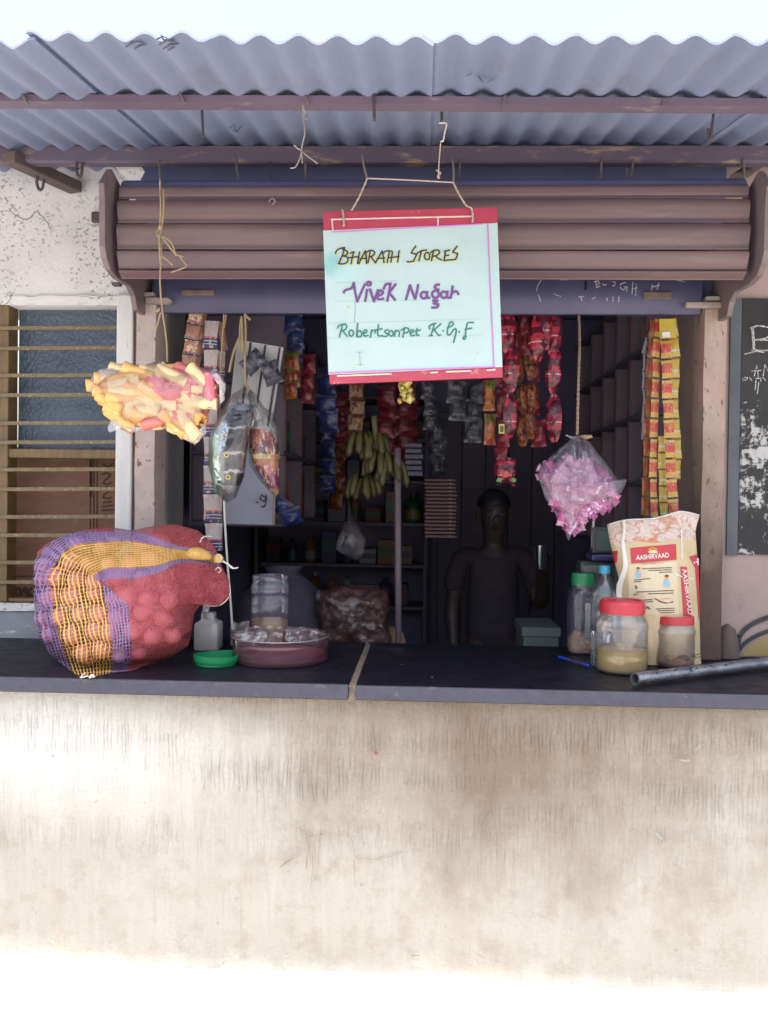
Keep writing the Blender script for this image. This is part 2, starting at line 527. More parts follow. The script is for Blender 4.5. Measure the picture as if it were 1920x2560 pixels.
# ---- black stone counter ----------------------------------------------------------------
m_slab = M('black_stone', (.006, .006, .012), (.009, .009, .017), 12, .46, rvar=.10, bump=.06, bscale=120, c3=(.045, .043, .045), s3=5, lo3=.64, hi3=.78, spec=.3)
m_edge = M('black_stone_edge', (.034, .035, .055), (.05, .05, .075), 40, .55, bump=.5, bscale=60, c3=(.10, .10, .11), s3=25, lo3=.63, hi3=.7)
t = thing('stone_counter', 'polished black stone counter of two slabs with an open joint', 'counter', (0, 2.1, CZ))
xj = at(880, 1712, 2.1).x
for a, b_, dz in ((-3, xj - .009, 0), (xj + .009, 3, -.0015)):
    mb = MB()
    n_ = 60
    def slab_top(u, v, a=a, b_=b_, dz=dz): return Vector((a + (b_-a)*u, 2.1 + .64*v, CZ + dz))
    mb.box(a, b_, 2.1, 2.74, CZ - .040, CZ + dz)
    mb.mi = [1 if k == 2 else 0 for k in range(6)]
    mb.build('slab', [m_slab, m_edge], t, bevel=.004, bseg=3)
mb = MB(); mb.box(xj - .0085, xj + .0085, 2.112, 2.74, CZ - .044, CZ - .006)
mb.build('mortar_joint', M('joint_mortar', (.12, .11, .10), (.22, .18, .15), 60, .9, bump=.6, c3=(.30, .17, .10), s3=30), t)
# chips knocked out of the slab edge
mb = MB()
for px in (185, 215, 310, 355, 545, 560, 800, 1080):
    c = at(px, 1700 + px * .024, 2.0985); c.z = CZ - .004 - rnd.random() * .006
    rr = .006 + rnd.random() * .008
    vs = [c + Vector((rr * math.cos(2*PI*k/7) * (1 + .4*rnd.random()), 0, .5 * rr * math.sin(2*PI*k/7) * (.6 + .6*rnd.random()))) for k in range(7)]
    mb.add(vs, [tuple(range(7))])
mb.build('chipped_edge', M('chip_grey', (.055, .055, .07), (.09, .088, .095), 90, .8), t)

# ---- left wall with the barred window -----------------------------------------------------
def pitted(name, ca, cb, dirt, pit=.5):
    m, n, l, b = _new(name)
    b.inputs['Roughness'].default_value = .92; b.inputs['Specular IOR Level'].default_value = .15
    v = _vec(n, l)
    col = _mix(n, l, _range(n, l, _noise(n, l, v, 5), .35, .65), ca, cb)
    big = _range(n, l, _noise(n, l, v, 3.2, 3, .5), .44, .56)
    pf = _noise(n, l, _vec(n, l, (1, 1, 1.35)), 78, 3, .55, .5)
    pits = _math(n, l, 'MULTIPLY', _range(n, l, pf, .60, .66), big)
    col = _mix(n, l, _math(n, l, 'MULTIPLY', pits, .40), col, dirt)
    cr = n.new('ShaderNodeTexVoronoi'); cr.feature = 'DISTANCE_TO_EDGE'; cr.inputs['Scale'].default_value = 3.1
    wv = n.new('ShaderNodeVectorMath'); wv.operation = 'ADD'
    nz = n.new('ShaderNodeTexNoise'); nz.inputs['Scale'].default_value = 9; nz.inputs['Detail'].default_value = 5; l.new(v, nz.inputs[0])
    sc = n.new('ShaderNodeVectorMath'); sc.operation = 'SCALE'; sc.inputs[3].default_value = .22; l.new(nz.outputs['Color'], sc.inputs[0])
    l.new(v, wv.inputs[0]); l.new(sc.outputs[0], wv.inputs[1]); l.new(wv.outputs[0], cr.inputs['Vector'])
    crack = _math(n, l, 'MULTIPLY', _range(n, l, cr.outputs['Distance'], .0, .012, 1, 0), _range(n, l, _noise(n, l, v, 4, 2), .5, .56))
    col = _mix(n, l, _math(n, l, 'MULTIPLY', crack, .38), col, dirt)
    l.new(col, b.inputs['Base Color'])
    h = _math(n, l, 'SUBTRACT', _math(n, l, 'MULTIPLY', _noise(n, l, v, 130, 4, .6), .3), _math(n, l, 'MULTIPLY', pits, pit))
    h = _math(n, l, 'SUBTRACT', h, _math(n, l, 'MULTIPLY', crack, .5))
    h = _math(n, l, 'ADD', h, _math(n, l, 'MULTIPLY', _noise(n, l, v, 14, 4, .6), .5))
    bp = n.new('ShaderNodeBump'); bp.inputs['Strength'].default_value = 1; bp.inputs['Distance'].default_value = .007
    l.new(h, bp.inputs['Height']); l.new(bp.outputs[0], b.inputs['Normal'])
    return m
m_white = pitted('pitted_white_plaster', (.68, .655, .645), (.60, .58, .575), (.16, .12, .09))
WY = 2.68
tw = thing('shop_wall', 'pitted white plaster wall around the barred window', 'wall', (-1.3, WY, CZ))
wt, wb = at(150, 762, WY).z, at(150, 1508, WY).z
wr = at(297, 1000, WY).x; wlft = -2.4
def rough_face(x0, x1, z0, z1, Y, amp=.004, du=.02):
    mb_ = MB()
    def f(u, v):
        p = Vector((x0 + (x1-x0)*u, Y, z0 + (z1-z0)*v))
        p.y += amp * (noise.noise(p * 5) + .6 * noise.noise(p * 15)) - amp
        return p
    mb_.grid(f, max(2, int((x1-x0)/du)), max(2, int((z1-z0)/du)))
    mb_.box(x0, x1, Y + .006, Y + .24, z0, z1)
    return mb_
rough_face(-3.2, at(340, 1200, WY).x, wt, 2.66, WY).build('upper_plaster', m_white, tw, smooth=True)
m_sill = M('blue_grey_sill_paint', (.26, .27, .29), (.20, .21, .23), 12, .7, bump=.5, c3=(.52, .51, .49), s3=26, lo3=.60, hi3=.66, st3=(.7, 1, 1.8))
zs = at(150, 1528, WY).z
rough_face(-3.2, -.80, CZ - .05, zs, WY - .004).build('sill_band', m_sill, tw, smooth=True)
mb = MB()
def ledge(u, v):
    x = -3.2 + 2.35 * u
    p = Vector((x, WY - .014 + .008*noise.noise(Vector((x*20, v*3, 1))), zs + (wb - zs) * v + .004*noise.noise(Vector((x*30, v*5, 7)))))
    return p
mb.grid(ledge, 120, 4)
mb.box(-3.2, -.85, WY - .004, WY + .22, zs + .0005, wb - .004)
mb.build('broken_ledge', m_white, tw, smooth=True)
mb = MB(); mb.box(-3.2, wlft, WY, WY + .2, wb, wt); mb.build('side_plaster', m_white, tw)
# chipped ragged plaster edge above the window
mb = MB()
def rag(u, v):
    x = -1.35 + .48*u; zz = wt - .004 + (.030 + .012*noise.noise(Vector((x*18, 2, 0)))) * v
    return Vector((x, WY - .012 - .004*noise.noise(Vector((x*25, v*4, 3))), zz))
mb.grid(rag, 60, 5); mb.build('broken_plaster', m_white, tw, smooth=True)

tw = thing('barred_window', 'window with brown horizontal iron bars over rippled blue glass', 'window', (-1.2, WY, wb))
m_bar = M('brown_painted_iron', (.20, .145, .065), (.14, .10, .055), 40, .5, bump=.4, c3=(.30, .25, .16), s3=90, lo3=.58, hi3=.66)
m_frame = M('brown_window_wood', (.185, .115, .045), (.12, .075, .035), 14, .55, stretch=(6, 1, 1), bump=.3)
mb = MB(); x0 = at(-14, 1100, WY).x; x1 = at(18, 1100, WY).x
mb.box(x0, x1, WY + .004, WY + .07, wb, wt); mb.build('frame_stile', m_frame, tw, bevel=.003)
for y, nm in ((818.6,0),(869,0),(937,0),(986,0),(1056,0),(1104,0),(1172,0),(1221,0),(1290,0),(1336,0),(1404,0),(1453,0)):
    a, b_ = at(-200, y + 3, WY - .004), at(298, y + 1, WY - .004)
    mb = MB()
    N_ = 16
    pts = [a.lerp(b_, k / N_) + Vector((0, 0, .0012 * noise.noise(Vector((k * .7, y, 0))))) for k in range(N_ + 1)]
    for k in range(N_): mb.bar(pts[k], pts[k+1], .006, .0115)
    mb.build('bar', m_bar, tw)
a, b_ = at(17, 1123, WY + .03), at(297, 1123, WY + .03)
mb = MB(); mb.box(a.x, b_.x, WY + .012, WY + .06, at(150, 1145, WY).z, at(150, 1122, WY).z); mb.build('middle_rail', m_frame, tw, bevel=.003)
a, b_ = at(17, 1503, WY), at(297, 1503, WY)
mb = MB(); mb.box(x1 + .001, b_.x, WY + .012, WY + .06, wb, wb + .012); mb.build('bottom_rail', m_frame, tw, bevel=.003)
def ripple():
    m, n, l, b = _new('rippled_blue_glass')
    b.inputs['Base Color'].default_value = (.05, .07, .10, 1); b.inputs['Roughness'].default_value = .42
    v = _vec(n, l)
    ck = n.new('ShaderNodeTexVoronoi'); ck.inputs['Scale'].default_value = 110; l.new(_vec(n, l, (1, .01, .8)), ck.inputs['Vector'])
    col = _mix(n, l, _range(n, l, _noise(n, l, v, 4), .35, .65), (.05, .07, .105), (.085, .11, .15))
    col = _mix(n, l, _range(n, l, ck.outputs['Distance'], .1, .6, .35, 0), col, (.13, .17, .22))
    l.new(col, b.inputs['Base Color'])
    bp = n.new('ShaderNodeBump'); bp.inputs['Strength'].default_value = .7; bp.inputs['Distance'].default_value = .004
    l.new(ck.outputs['Distance'], bp.inputs['Height']); l.new(bp.outputs[0], b.inputs['Normal'])
    return m
zmid = at(150, 1130, WY).z
mb = MB(); mb.box(x1, wr, WY + .075, WY + .079, zmid, wt); mb.build('pane', ripple(), tw)
# stacked cartons seen through the lower, unglazed half
m_cart = M('brown_carton_board', (.125, .048, .022), (.165, .072, .035), 5, .6, stretch=(2, 1, 6), bump=.15, c3=(.20, .11, .07), s3=7, lo3=.6, hi3=.8)
m_ink = M('faded_dark_print', (.035, .018, .014), rough=.8)
tc_ = thing('carton', 'brown cardboard carton with dark printing standing behind the window bars', 'carton', (-1.1, WY + .12, wb))
mb = MB(); mb.box(-1.75, wr - .002, WY + .115, WY + .19, wb - .05, zmid + .02)
mb.build('board', m_cart, tc_)
cy_ = WY + .113
def cp(x, y): return at(x, y, cy_)
s_ = MB()
for x in (226, 235, 243): s_.ribbon([cp(x, 1150), cp(x - 1, 1330)], .0035)
s_.ribbon([cp(228, 1150), cp(227, 1240)], .009)
s_.build('printed_rule', m_ink, tc_)
s_ = MB()
for st in ([(256,1185),(266,1182),(276,1187),(270,1195),(262,1200),(258,1208),(268,1212),(277,1207)], [(256,1222),(264,1217),(276,1220),(270,1230),(260,1236),(258,1244),(270,1247),(278,1243)],
           [(258,1256),(278,1254)], [(256,1266),(284,1263)], [(255,1276),(284,1274)], [(256,1160),(270,1168),(283,1158)]):
    s_.ribbon([cp(*p) for p in st], .0045)
s_.build('lettering', m_ink, tc_)
def m50(u, v): return cp(14 + 70*u, 1496 - 30*v + 2*u)
text_mesh('00%', m50, mats=m_ink, parent=tc_, bold=.03)
s_ = MB(); s_.ribbon([cp(10, 1447), cp(40, 1441), cp(75, 1440), cp(110, 1446)], .004); s_.build('printed_rule', m_ink, tc_)

# white jamb between the window and the post
m_jamb = M('white_painted_timber', (.70, .69, .69), (.60, .59, .59), 8, .6, stretch=(3, 1, .6), bump=.35, c3=(.20, .16, .13), s3=22, lo3=.66, hi3=.70)
mb = MB(); mb.box(wr, at(330, 1100, WY - .03).x, WY - .03, WY + .1, CZ, at(310, 735, WY - .03).z)
o = mb.build('door_jamb', m_jamb, None, bevel=.006); tag(o, 'white painted timber jamb between barred window and stone post', 'jamb')
mb = MB(); a = at(331, 1100, WY - .02).x
mb.box(a, a + .012, WY - .02, WY + .08, CZ, at(335, 760, WY - .02).z)
o = mb.build('jamb_strip', M('rust_red_strip', (.09, .035, .025), (.15, .09, .07), 30, .7)); tag(o, 'narrow rust red strip filling the gap beside the left post', 'strip')

# ---- posts ---------------------------------------------------------------------------------
PYF = 2.55
def stone(name, a, b_, d, lo3=.58):
    return M(name, a, b_, 16, .85, bump=.55, bscale=70, c3=d, s3=48, lo3=lo3, hi3=lo3 + .06, st3=(1, 1, .9), bdist=.005)
m_post_l = stone('pinkish_stone', (.46, .375, .355), (.38, .31, .295), (.14, .10, .08), .60)
mb = MB()
def prism(mb, x0, x1, y0, y1, z0, z1, n=24, amp=.0025, seed=0):
    """upright stone post with uneven faces"""
    ring = [(x0, y0), ((x0+x1)/2, y0), (x1, y0), (x1, (y0+y1)/2), (x1, y1), (x0, y1), (x0, (y0+y1)/2)]
    K = len(ring); vs, fs = [], []
    for i in range(n + 1):
        z = z0 + (z1 - z0) * i / n
        for (x, y) in ring:
            p = Vector((x, y, z)); p += Vector((noise.noise(p*7 + Vector((seed,0,0))), noise.noise(p*7 + Vector((0,seed,5))), 0)) * amp
            vs.append(p)
    for i in range(n):
        for k in range(K):
            k2 = (k+1) % K; fs.append((i*K+k, i*K+k2, (i+1)*K+k2, (i+1)*K+k))
    fs.append(tuple(n*K+k for k in range(K))); fs.append(tuple(reversed(range(K))))
    mb.add(vs, fs)
t = thing('stone_post', 'pinkish stone post beside the window, at the left end of the opening', 'post', (at(360, 1200, PYF).x, PYF, CZ))
prism(mb, at(337, 1200, PYF).x, at(385, 1200, PYF).x, PYF, PYF + .11, CZ, at(360, 742, PYF).z, seed=2)
mb.build('shaft', m_post_l, t, smooth=35)
m_plate = M('stone_coloured_iron', (.34, .285, .25), (.26, .21, .19), 30, .6, bump=.4)
m_platew = M('pale_iron_plate', (.42, .37, .33), (.33, .29, .27), 30, .6, bump=.4)
a, b_ = at(338, 742, PYF - .012), at(384, 729, PYF - .012)
mb = MB(); mb.box(a.x, b_.x, PYF - .010, PYF + .06, a.z + .0015, b_.z); mb.build('cap_plate', m_platew, t, bevel=.004)
a, b_ = at(366, 759, PYF - .02), at(430, 745, PYF - .02)
mb = MB(); mb.box(a.x, b_.x - .012, PYF - .022, PYF - .003, a.z, b_.z)
mb.add([(b_.x-.012, PYF-.022, a.z), (b_.x, PYF-.022, (a.z+b_.z)/2), (b_.x-.012, PYF-.022, b_.z), (b_.x-.012, PYF-.003, a.z), (b_.x, PYF-.003, (a.z+b_.z)/2), (b_.x-.012, PYF-.003, b_.z)],
       [(0,1,2), (5,4,3), (0,3,4,1), (1,4,5,2)])
mb.build('locking_plate', m_plate, t)
def right_post_mat():
    m, n, l, b = _new('stained_brown_stone')
    b.inputs['Roughness'].default_value = .75
    geo = n.new('ShaderNodeNewGeometry'); sp = n.new('ShaderNodeSeparateXYZ'); l.new(geo.outputs['Position'], sp.inputs[0])
    v = _vec(n, l)
    col = _mix(n, l, _range(n, l, _noise(n, l, _vec(n, l, (2, 1, .5)), 9), .35, .65), (.42, .31, .26), (.33, .235, .19))
    # hand grease, worn in over the lower half
    zz = _math(n, l, 'ADD', sp.outputs[2], _math(n, l, 'MULTIPLY', _math(n, l, 'SUBTRACT', _noise(n, l, v, 8, 5), .5), .5))
    col = _mix(n, l, _range(n, l, zz, 1.35, 1.8, .92, 0), col, (.075, .043, .035))
    f = _range(n, l, _noise(n, l, _vec(n, l, (1.6, 1, .7)), 42, 5, .6), .6, .65)
    col = _mix(n, l, _math(n, l, 'MULTIPLY', f, .7), col, (.07, .045, .035))
    l.new(col, b.inputs['Base Color'])
    h = _math(n, l, 'ADD', _noise(n, l, v, 70, 6, .65), _math(n, l, 'MULTIPLY', _noise(n, l, _vec(n, l, (3, 1, .4)), 16, 4), .7))
    bp = n.new('ShaderNodeBump'); bp.inputs['Strength'].default_value = .7; bp.inputs['Distance'].default_value = .006
    l.new(h, bp.inputs['Height']); l.new(bp.outputs[0], b.inputs['Normal'])
    return m
m_post_r = right_post_mat()
t = thing('stone_post', 'brown greasy stone post behind the flour bag, beside the blackboard', 'post', (at(1785, 1200, PYF).x, PYF, CZ))
mb = MB(); prism(mb, at(1755, 1200, PYF).x, at(1810, 1200, PYF).x, PYF, PYF + .1, CZ, at(1785, 752, PYF).z, seed=9)
mb.build('shaft', m_post_r, t, smooth=35)
a, b_ = at(1766, 752, PYF - .012), at(1816, 739, PYF - .012)
mb = MB(); mb.box(a.x, b_.x, PYF - .010, PYF + .06, a.z + .0015, b_.z); mb.build('cap_plate', m_platew, t, bevel=.004)
a, b_ = at(1714, 769, PYF - .02), at(1815, 754, PYF - .02)
mb = MB(); mb.box(a.x, b_.x, PYF - .022, PYF - .003, a.z, b_.z); mb.build('locking_plate', m_plate, t, bevel=.005, bseg=3)
m_foot = stone('foot_mortar', (.14, .10, .085), (.10, .075, .065), (.2, .16, .14))
a = at(1822, 1640, 2.57); mb = MB()
mb.lathe([(.035, 0), (.036, .02), (.03, .055), (.022, .085), (.004, .10)], (a.x + .006, 2.60, CZ), 12)
mb.build('mortar_lump', m_foot, t, smooth=True)

# door piers (the returns of the opening)
m_pier = M('grey_plaster_return', (.20, .19, .19), (.14, .135, .14), 6, .8, bump=.35, c3=(.28, .26, .25), s3=14, lo3=.6, hi3=.7)
m_pierr = M('pinkish_plaster_return', (.30, .225, .205), (.24, .18, .17), 7, .8, bump=.35, c3=(.13, .10, .09), s3=30, lo3=.64, hi3=.7)
mb = MB(); mb.box(at(340, 1200, PYF).x, at(385, 1200, PYF).x - .006, 2.70, 2.9, CZ - .03, 2.3)
o = mb.build('door_pier', m_pier, None, bevel=.01); tag(o, 'grey plaster return of the opening behind the left stone post', 'pier')
mb = MB(); mb.box(at(1752, 1200, PYF).x + .014, 1.1, 2.66, 2.9, CZ - .03, 2.3)
o = mb.build('door_pier', m_pierr, None, bevel=.01); tag(o, 'pinkish plaster return of the opening behind the yellow sachets', 'pier')

# ---- right wall ------------------------------------------------------------------------------
RY = 2.62
m_pink = M('pink_plaster', (.42, .30, .275), (.35, .26, .245), 5, .85, bump=.4, bscale=60, c3=(.28, .21, .20), s3=11, lo3=.58, hi3=.75)
tr_ = thing('shop_wall', 'pink plaster wall to the right with a painted blackboard', 'wall', (1.4, RY, CZ))
xr0 = at(1813, 1200, PYF + .02).x
rough_face(xr0, 3.2, CZ - .05, 2.64, RY, .003).build('plaster', m_pink, tr_, smooth=True)
by0, by1 = at(1830, 747, RY - .008).z, at(1880, 1386, RY - .008).z
def chalk_board():
    m, n, l, b = _new('worn_black_paint')
    b.inputs['Roughness'].default_value = .62
    geo = n.new('ShaderNodeNewGeometry'); sp = n.new('ShaderNodeSeparateXYZ'); l.new(geo.outputs['Position'], sp.inputs[0])
    v = _vec(n, l)
    col = _mix(n, l, _range(n, l, _noise(n, l, v, 9), .35, .7), (.014, .013, .015), (.028, .026, .026))
    zb = _range(n, l, sp.outputs[2], 1.72, 1.98, 1, 0)
    pt = _math(n, l, 'ADD', _math(n, l, 'MULTIPLY', _noise(n, l, _vec(n, l, (1, 1, 1.6)), 15, 8, .72, .3), .62), _math(n, l, 'MULTIPLY', _noise(n, l, _vec(n, l, (1, 1, .5)), 46, 6, .7), .38))
    thr = _math(n, l, 'ADD', pt, _math(n, l, 'MULTIPLY', zb, .17))
    zl = _range(n, l, sp.outputs[2], 1.50, 1.62, 0, 1)
    thr = _math(n, l, 'SUBTRACT', thr, _math(n, l, 'MULTIPLY', _math(n, l, 'SUBTRACT', 1.0, zl), .08))
    msk = _range(n, l, thr, .635, .675)
    xr = _range(n, l, sp.outputs[0], at(1842, 1150, RY).x, at(1852, 1150, RY).x)
    col = _mix(n, l, _math(n, l, 'MULTIPLY', msk, xr), col, (.45, .44, .43))
    l.new(col, b.inputs['Base Color'])
    bp = n.new('ShaderNodeBump'); bp.inputs['Strength'].default_value = .5; bp.inputs['Distance'].default_value = .004
    l.new(_math(n, l, 'ADD', msk, _noise(n, l, v, 60)), bp.inputs['Height']); l.new(bp.outputs[0], b.inputs['Normal'])
    return m
mb = MB(); mb.grid(lambda u, v: Vector((at(1846, 1100, RY).x + 1.2*u, RY - .013, by1 + (by0-by1)*v)), 4, 4)
mb.box(at(1846, 1100, RY).x, at(1846, 1100, RY).x + 1.2, RY - .012, RY - .004, by1, by0)
mb.build('blackboard', chalk_board(), tr_)
m_bgrey = M('blue_grey_board_margin', (.105, .12, .135), (.08, .09, .105), 8, .7, bump=.3, c3=(.16, .12, .08), s3=9, lo3=.64, hi3=.72)
mb = MB(); xa = at(1818, 1100, RY).x
mb.box(xa, at(1846, 1100, RY).x - .001, RY - .012, RY - .004, by1 - .004, by0); mb.build('board_margin', m_bgrey, tr_)
m_chalk = M('chalk', (.60, .60, .59), (.05, .05, .05), 240, .95, lo=.46, hi=.60)
def bp_(x, y): return at(x, y, RY - .0155)
s_ = MB()
for st in ([(1880,819),(1884,878)], [(1876,820),(1895,814),(1922,818),(1932,834),(1915,846),(1888,850)], [(1888,850),(1922,850),(1938,862),(1925,876),(1880,876)], [(1883,822),(1887,876)]):
    s_.ribbon([bp_(*p) for p in st], .0045)
s_.build('chalk_lettering', m_chalk, tr_)
s_ = MB()
for st in ([(1886,940),(1892,912),(1896,942)], [(1880,928),(1902,926)], [(1908,940),(1912,912),(1922,930),(1932,910),(1935,942)], [(1890,950),(1888,975)], [(1897,955),(1893,985)],
           [(1857,944),(1858,952)], [(1862,944),(1868,944),(1868,949),(1862,950)], [(1874,944),(1880,952)], [(1888,946),(1898,946)], [(1902,944),(1902,953)], [(1908,945),(1914,951)],
           [(1862,885),(1892,878),(1910,881)]):
    s_.ribbon([bp_(*p) for p in st], .003)
s_.build('chalk_lettering', m_chalk, tr_)
s_ = MB()
def arc(x0, y0, x1, y1, x2, y2, n=14): return [((1-t)**2*x0 + 2*t*(1-t)*x1 + t*t*x2, (1-t)**2*y0 + 2*t*(1-t)*y1 + t*t*y2) for t in [i/n for i in range(n+1)]]
m_arc = M('black_sign_paint', (.03, .03, .034), (.055, .05, .05), 20, .6)
pl = at(1000, 1000, 1).length
for cur, wd in ((arc(1846,1605, 1853,1553, 1965,1533), .014), (arc(1847,1627, 1868,1585, 1980,1562), .0125)):
    s_.ribbon([at(x, y, RY - .010) for x, y in cur], wd)
s_.ribbon([at(1847, 1590, RY - .010), at(1847, 1632, RY - .010)], .006)
s_.build('painted_arc', m_arc, tr_)
cur = arc(1858,1632, 1878,1598, 1985,1572)
pts = [at(x, y, RY - .008) for x, y in cur] + [at(1990, 1640, RY - .008), at(1856, 1640, RY - .008)]
mb = MB(); mb.add(pts, [tuple(range(len(pts)))]); mb.build('painted_ground', M('ochre_paint', (.40, .28, .11), (.33, .24, .11), 12, .75), tr_)

# ---- shutter ---------------------------------------------------------------------------------
m_shut = M('brown_grey_shutter_paint', (.108, .068, .080), (.138, .084, .086), 3, .5, stretch=(.6, 1, 4), bump=.12, bscale=200, c3=(.185, .132, .125), s3=4, lo3=.55, hi3=.75, st3=(.5, 1, 5))
m_plate2 = M('brown_shutter_bracket', (.155, .112, .12), (.20, .15, .15), 14, .55, bump=.25)
XL, XR = -.857, .857
outL = [(269,422),(249,457),(251,500),(251,560),(251,616),(256,645),(266,675),(285,697),(317,716),(328,740),(334,775)]
prof = [onx(x, y, XL) for x, y in outL]
prof = [(p.y, p.z) for p in prof]
ts_ = thing('rolling_shutter', 'rolled up brown metal shutter over the shop opening', 'shutter', (0, 2.3, 2.1))
def plate(xa, xb, dz):
    mb_ = MB()
    poly = [(y, z + dz) for y, z in prof]
    back = [(PYF + .06, poly[-1][1]), (PYF + .06, poly[0][1] - .05), (prof[0][0] + .10, poly[0][1] - .03)]
    poly = poly + back
    K = len(poly)
    vs = [Vector((xa, y, z)) for y, z in poly] + [Vector((xb, y, z)) for y, z in poly]
    fs = [tuple(range(K)), tuple(reversed(range(K, 2*K)))] + [(k, K + k, K + (k+1) % K, (k+1) % K) for k in range(K)]
    mb_.add(vs, [tuple(reversed(f)) for f in fs])
    return mb_
plate(XL - .004, XL + .012, 0).build('end_plate', m_plate2, ts_, bevel=.002)
plate(XR + .004, XR + .020, -.012).build('end_plate', m_plate2, ts_, bevel=.002)
# curtain: slats as bowed strips
YC = 2.262
joints = [462, 496, 557, 624, 674, 699]
depth = [2.285, 2.268, 2.262, 2.262, 2.275, 2.30]
zs_ = [at(960, y, d).z for y, d in zip(joints, depth)]
for k in range(5):
    mb = MB(); z0, z1 = zs_[k+1], zs_[k]; y0, y1 = depth[k+1], depth[k]
    pr = []
    for i in range(17):
        v = i / 16
        bow = (.0062 * math.sin(PI * min(1, max(0, (v - .18) / .82)) ** 1.6) - .0035 * math.sin(PI * min(1, v / .32))) * (1.15 if k < 3 else .7)
        pr.append((y0 + (y1-y0)*v - bow, z0 + (z1-z0)*v))
    pr[0] = (y0 + .004, z0 + .0012); pr[-1] = (y1 - .0045, z1 - .0045)
    pr += [(y1 + .006, z1 - .003)]
    def slat(u, v, pr=pr):
        f = v * (len(pr)-1); i = min(int(f), len(pr)-2); f -= i
        x = -.828 + 1.668*u
        return Vector((x, pr[i][0]*(1-f) + pr[i+1][0]*f + .0012*noise.noise(Vector((x*3, v*2, k*5))), pr[i][1]*(1-f) + pr[i+1][1]*f + .0012*noise.noise(Vector((x*2.2, 9, k*3)))))
    mb.grid(slat, 40, len(pr)-1)
    mb.build('slat', m_shut, ts_, smooth=50)
m_dark = M('slate_blue_shade_tone', (.075, .085, .165), (.095, .105, .19), 4, .6, bump=.1)  # shade above the shutter is put into this dark blue
mb = MB()
def coil(u, v):
    a = v * 1.9
    return Vector((-.83 + 1.672*u, 2.289 + .13*(1-math.cos(a)), zs_[0] - .002 + .045*math.sin(a)))
mb.grid(coil, 4, 8); mb.build('coil_top', m_dark, ts_, smooth=True)
m_lug = M('dark_iron_lug', (.08, .06, .06), rough=.6)
a = at(236, 541, WY - .03); mb = MB(); mb.box(a.x - .012, a.x + .02, WY - .028, WY - .012, a.z - .016, a.z + .016); mb.build('fixing_lug', m_lug, ts_, bevel=.003)
a = at(290, 708, 2.45); mb = MB(); mb.box(a.x - .014, a.x + .012, 2.45, 2.47, a.z - .006, a.z + .004); mb.build('fixing_lug', m_lug, ts_, bevel=.003)
# bottom rail with chalk scribbles
m_rail = M('slate_blue_rail_paint', (.062, .060, .120), (.082, .078, .140), 5, .45, bump=.15, c3=(.08, .075, .11), s3=7, lo3=.6, hi3=.75, spec=.5)
YB = 2.575
zb0, zb1 = at(960, 783, YB).z, 2.30
def railf(u, v):
    x = at(386, 740, YB).x + (at(1752, 740, YB).x - at(386, 740, YB).x) * u
    b_ = .012 * math.sin(PI * min(1, v * 1.6)) if v < .625 else 0
    return Vector((x, YB - b_, zb0 + (zb1 - zb0) * v))
tb = MB(); tb.grid(railf, 30, 16); tb.box(railf(0, 0).x, railf(1, 0).x, YB + .003, YB + .02, zb0, zb1)
rail = tb.build('bottom_rail', m_rail, ts_, smooth=40)
def rp(x, y):
    p = at(x, y, YB); v = (p.z - zb0) / (zb1 - zb0); p.y = YB - (.012 * math.sin(PI * min(1, v*1.6)) if v < .625 else 0) - .0025; return p
m_chalk2 = M('faint_chalk', (.40, .39, .42), (.10, .10, .16), 160, .95, lo=.5, hi=.66)
s_ = MB()
for st in ([(1352,702),(1343,716),(1340,730)], [(1344,738),(1350,755)], [(1488,705),(1489,722)], [(1484,706),(1494,704),(1498,710),(1489,713),(1498,718),(1489,722)], [(1504,712),(1510,716),(1514,712)],
           [(1530,706),(1536,708),(1534,717),(1528,717)], [(1562,708),(1550,712),(1548,722),(1556,728),(1566,720),(1558,720)], [(1566,720),(1564,732)], [(1580,708),(1577,738)], [(1588,712),(1586,742)], [(1578,724),(1590,722)],
           [(1628,712),(1626,728)], [(1644,708),(1640,726)], [(1627,720),(1646,716)], [(1445,745),(1458,744)], [(1450,745),(1452,754)], [(1478,750),(1486,746)], [(1514,748),(1516,754)], [(1530,744),(1530,756)], [(1545,745),(1544,757)], [(1382,738),(1400,744)], [(1400,701),(1416,701)], [(1690,702),(1708,706)]):
    s_.ribbon([rp(*p) for p in st], .0028)
s_.build('chalk_lettering', m_chalk2, rail)
m_slot = M('bare_rust', (.10, .072, .06), (.16, .12, .10), 40, .7)
for (x0, y0, x1, y1) in ((1604, 732, 1676, 752), (455, 727, 540, 742)):
    a, b_ = rp(x0, y1), rp(x1, y0); mb = MB()
    mb.box(a.x, b_.x, YB - .019, YB - .010, a.z, b_.z); mb.build('hasp', m_slot, ts_, bevel=.004)
s_ = MB(); s_.ribbon([rp(1463, 706), rp(1462, 726)], .007); s_.build('key_slot', M('slot_black', (.01, .01, .012), rough=.8), rail)

# lintel behind the shutter, its shade painted in
mb = MB(); mb.box(-.90, .90, 2.615, 2.675, 2.16, 2.66)
o = mb.build('lintel', m_dark, None); tag(o, 'lintel with painted-in dark blue shade above and behind the rolled shutter', 'lintel')

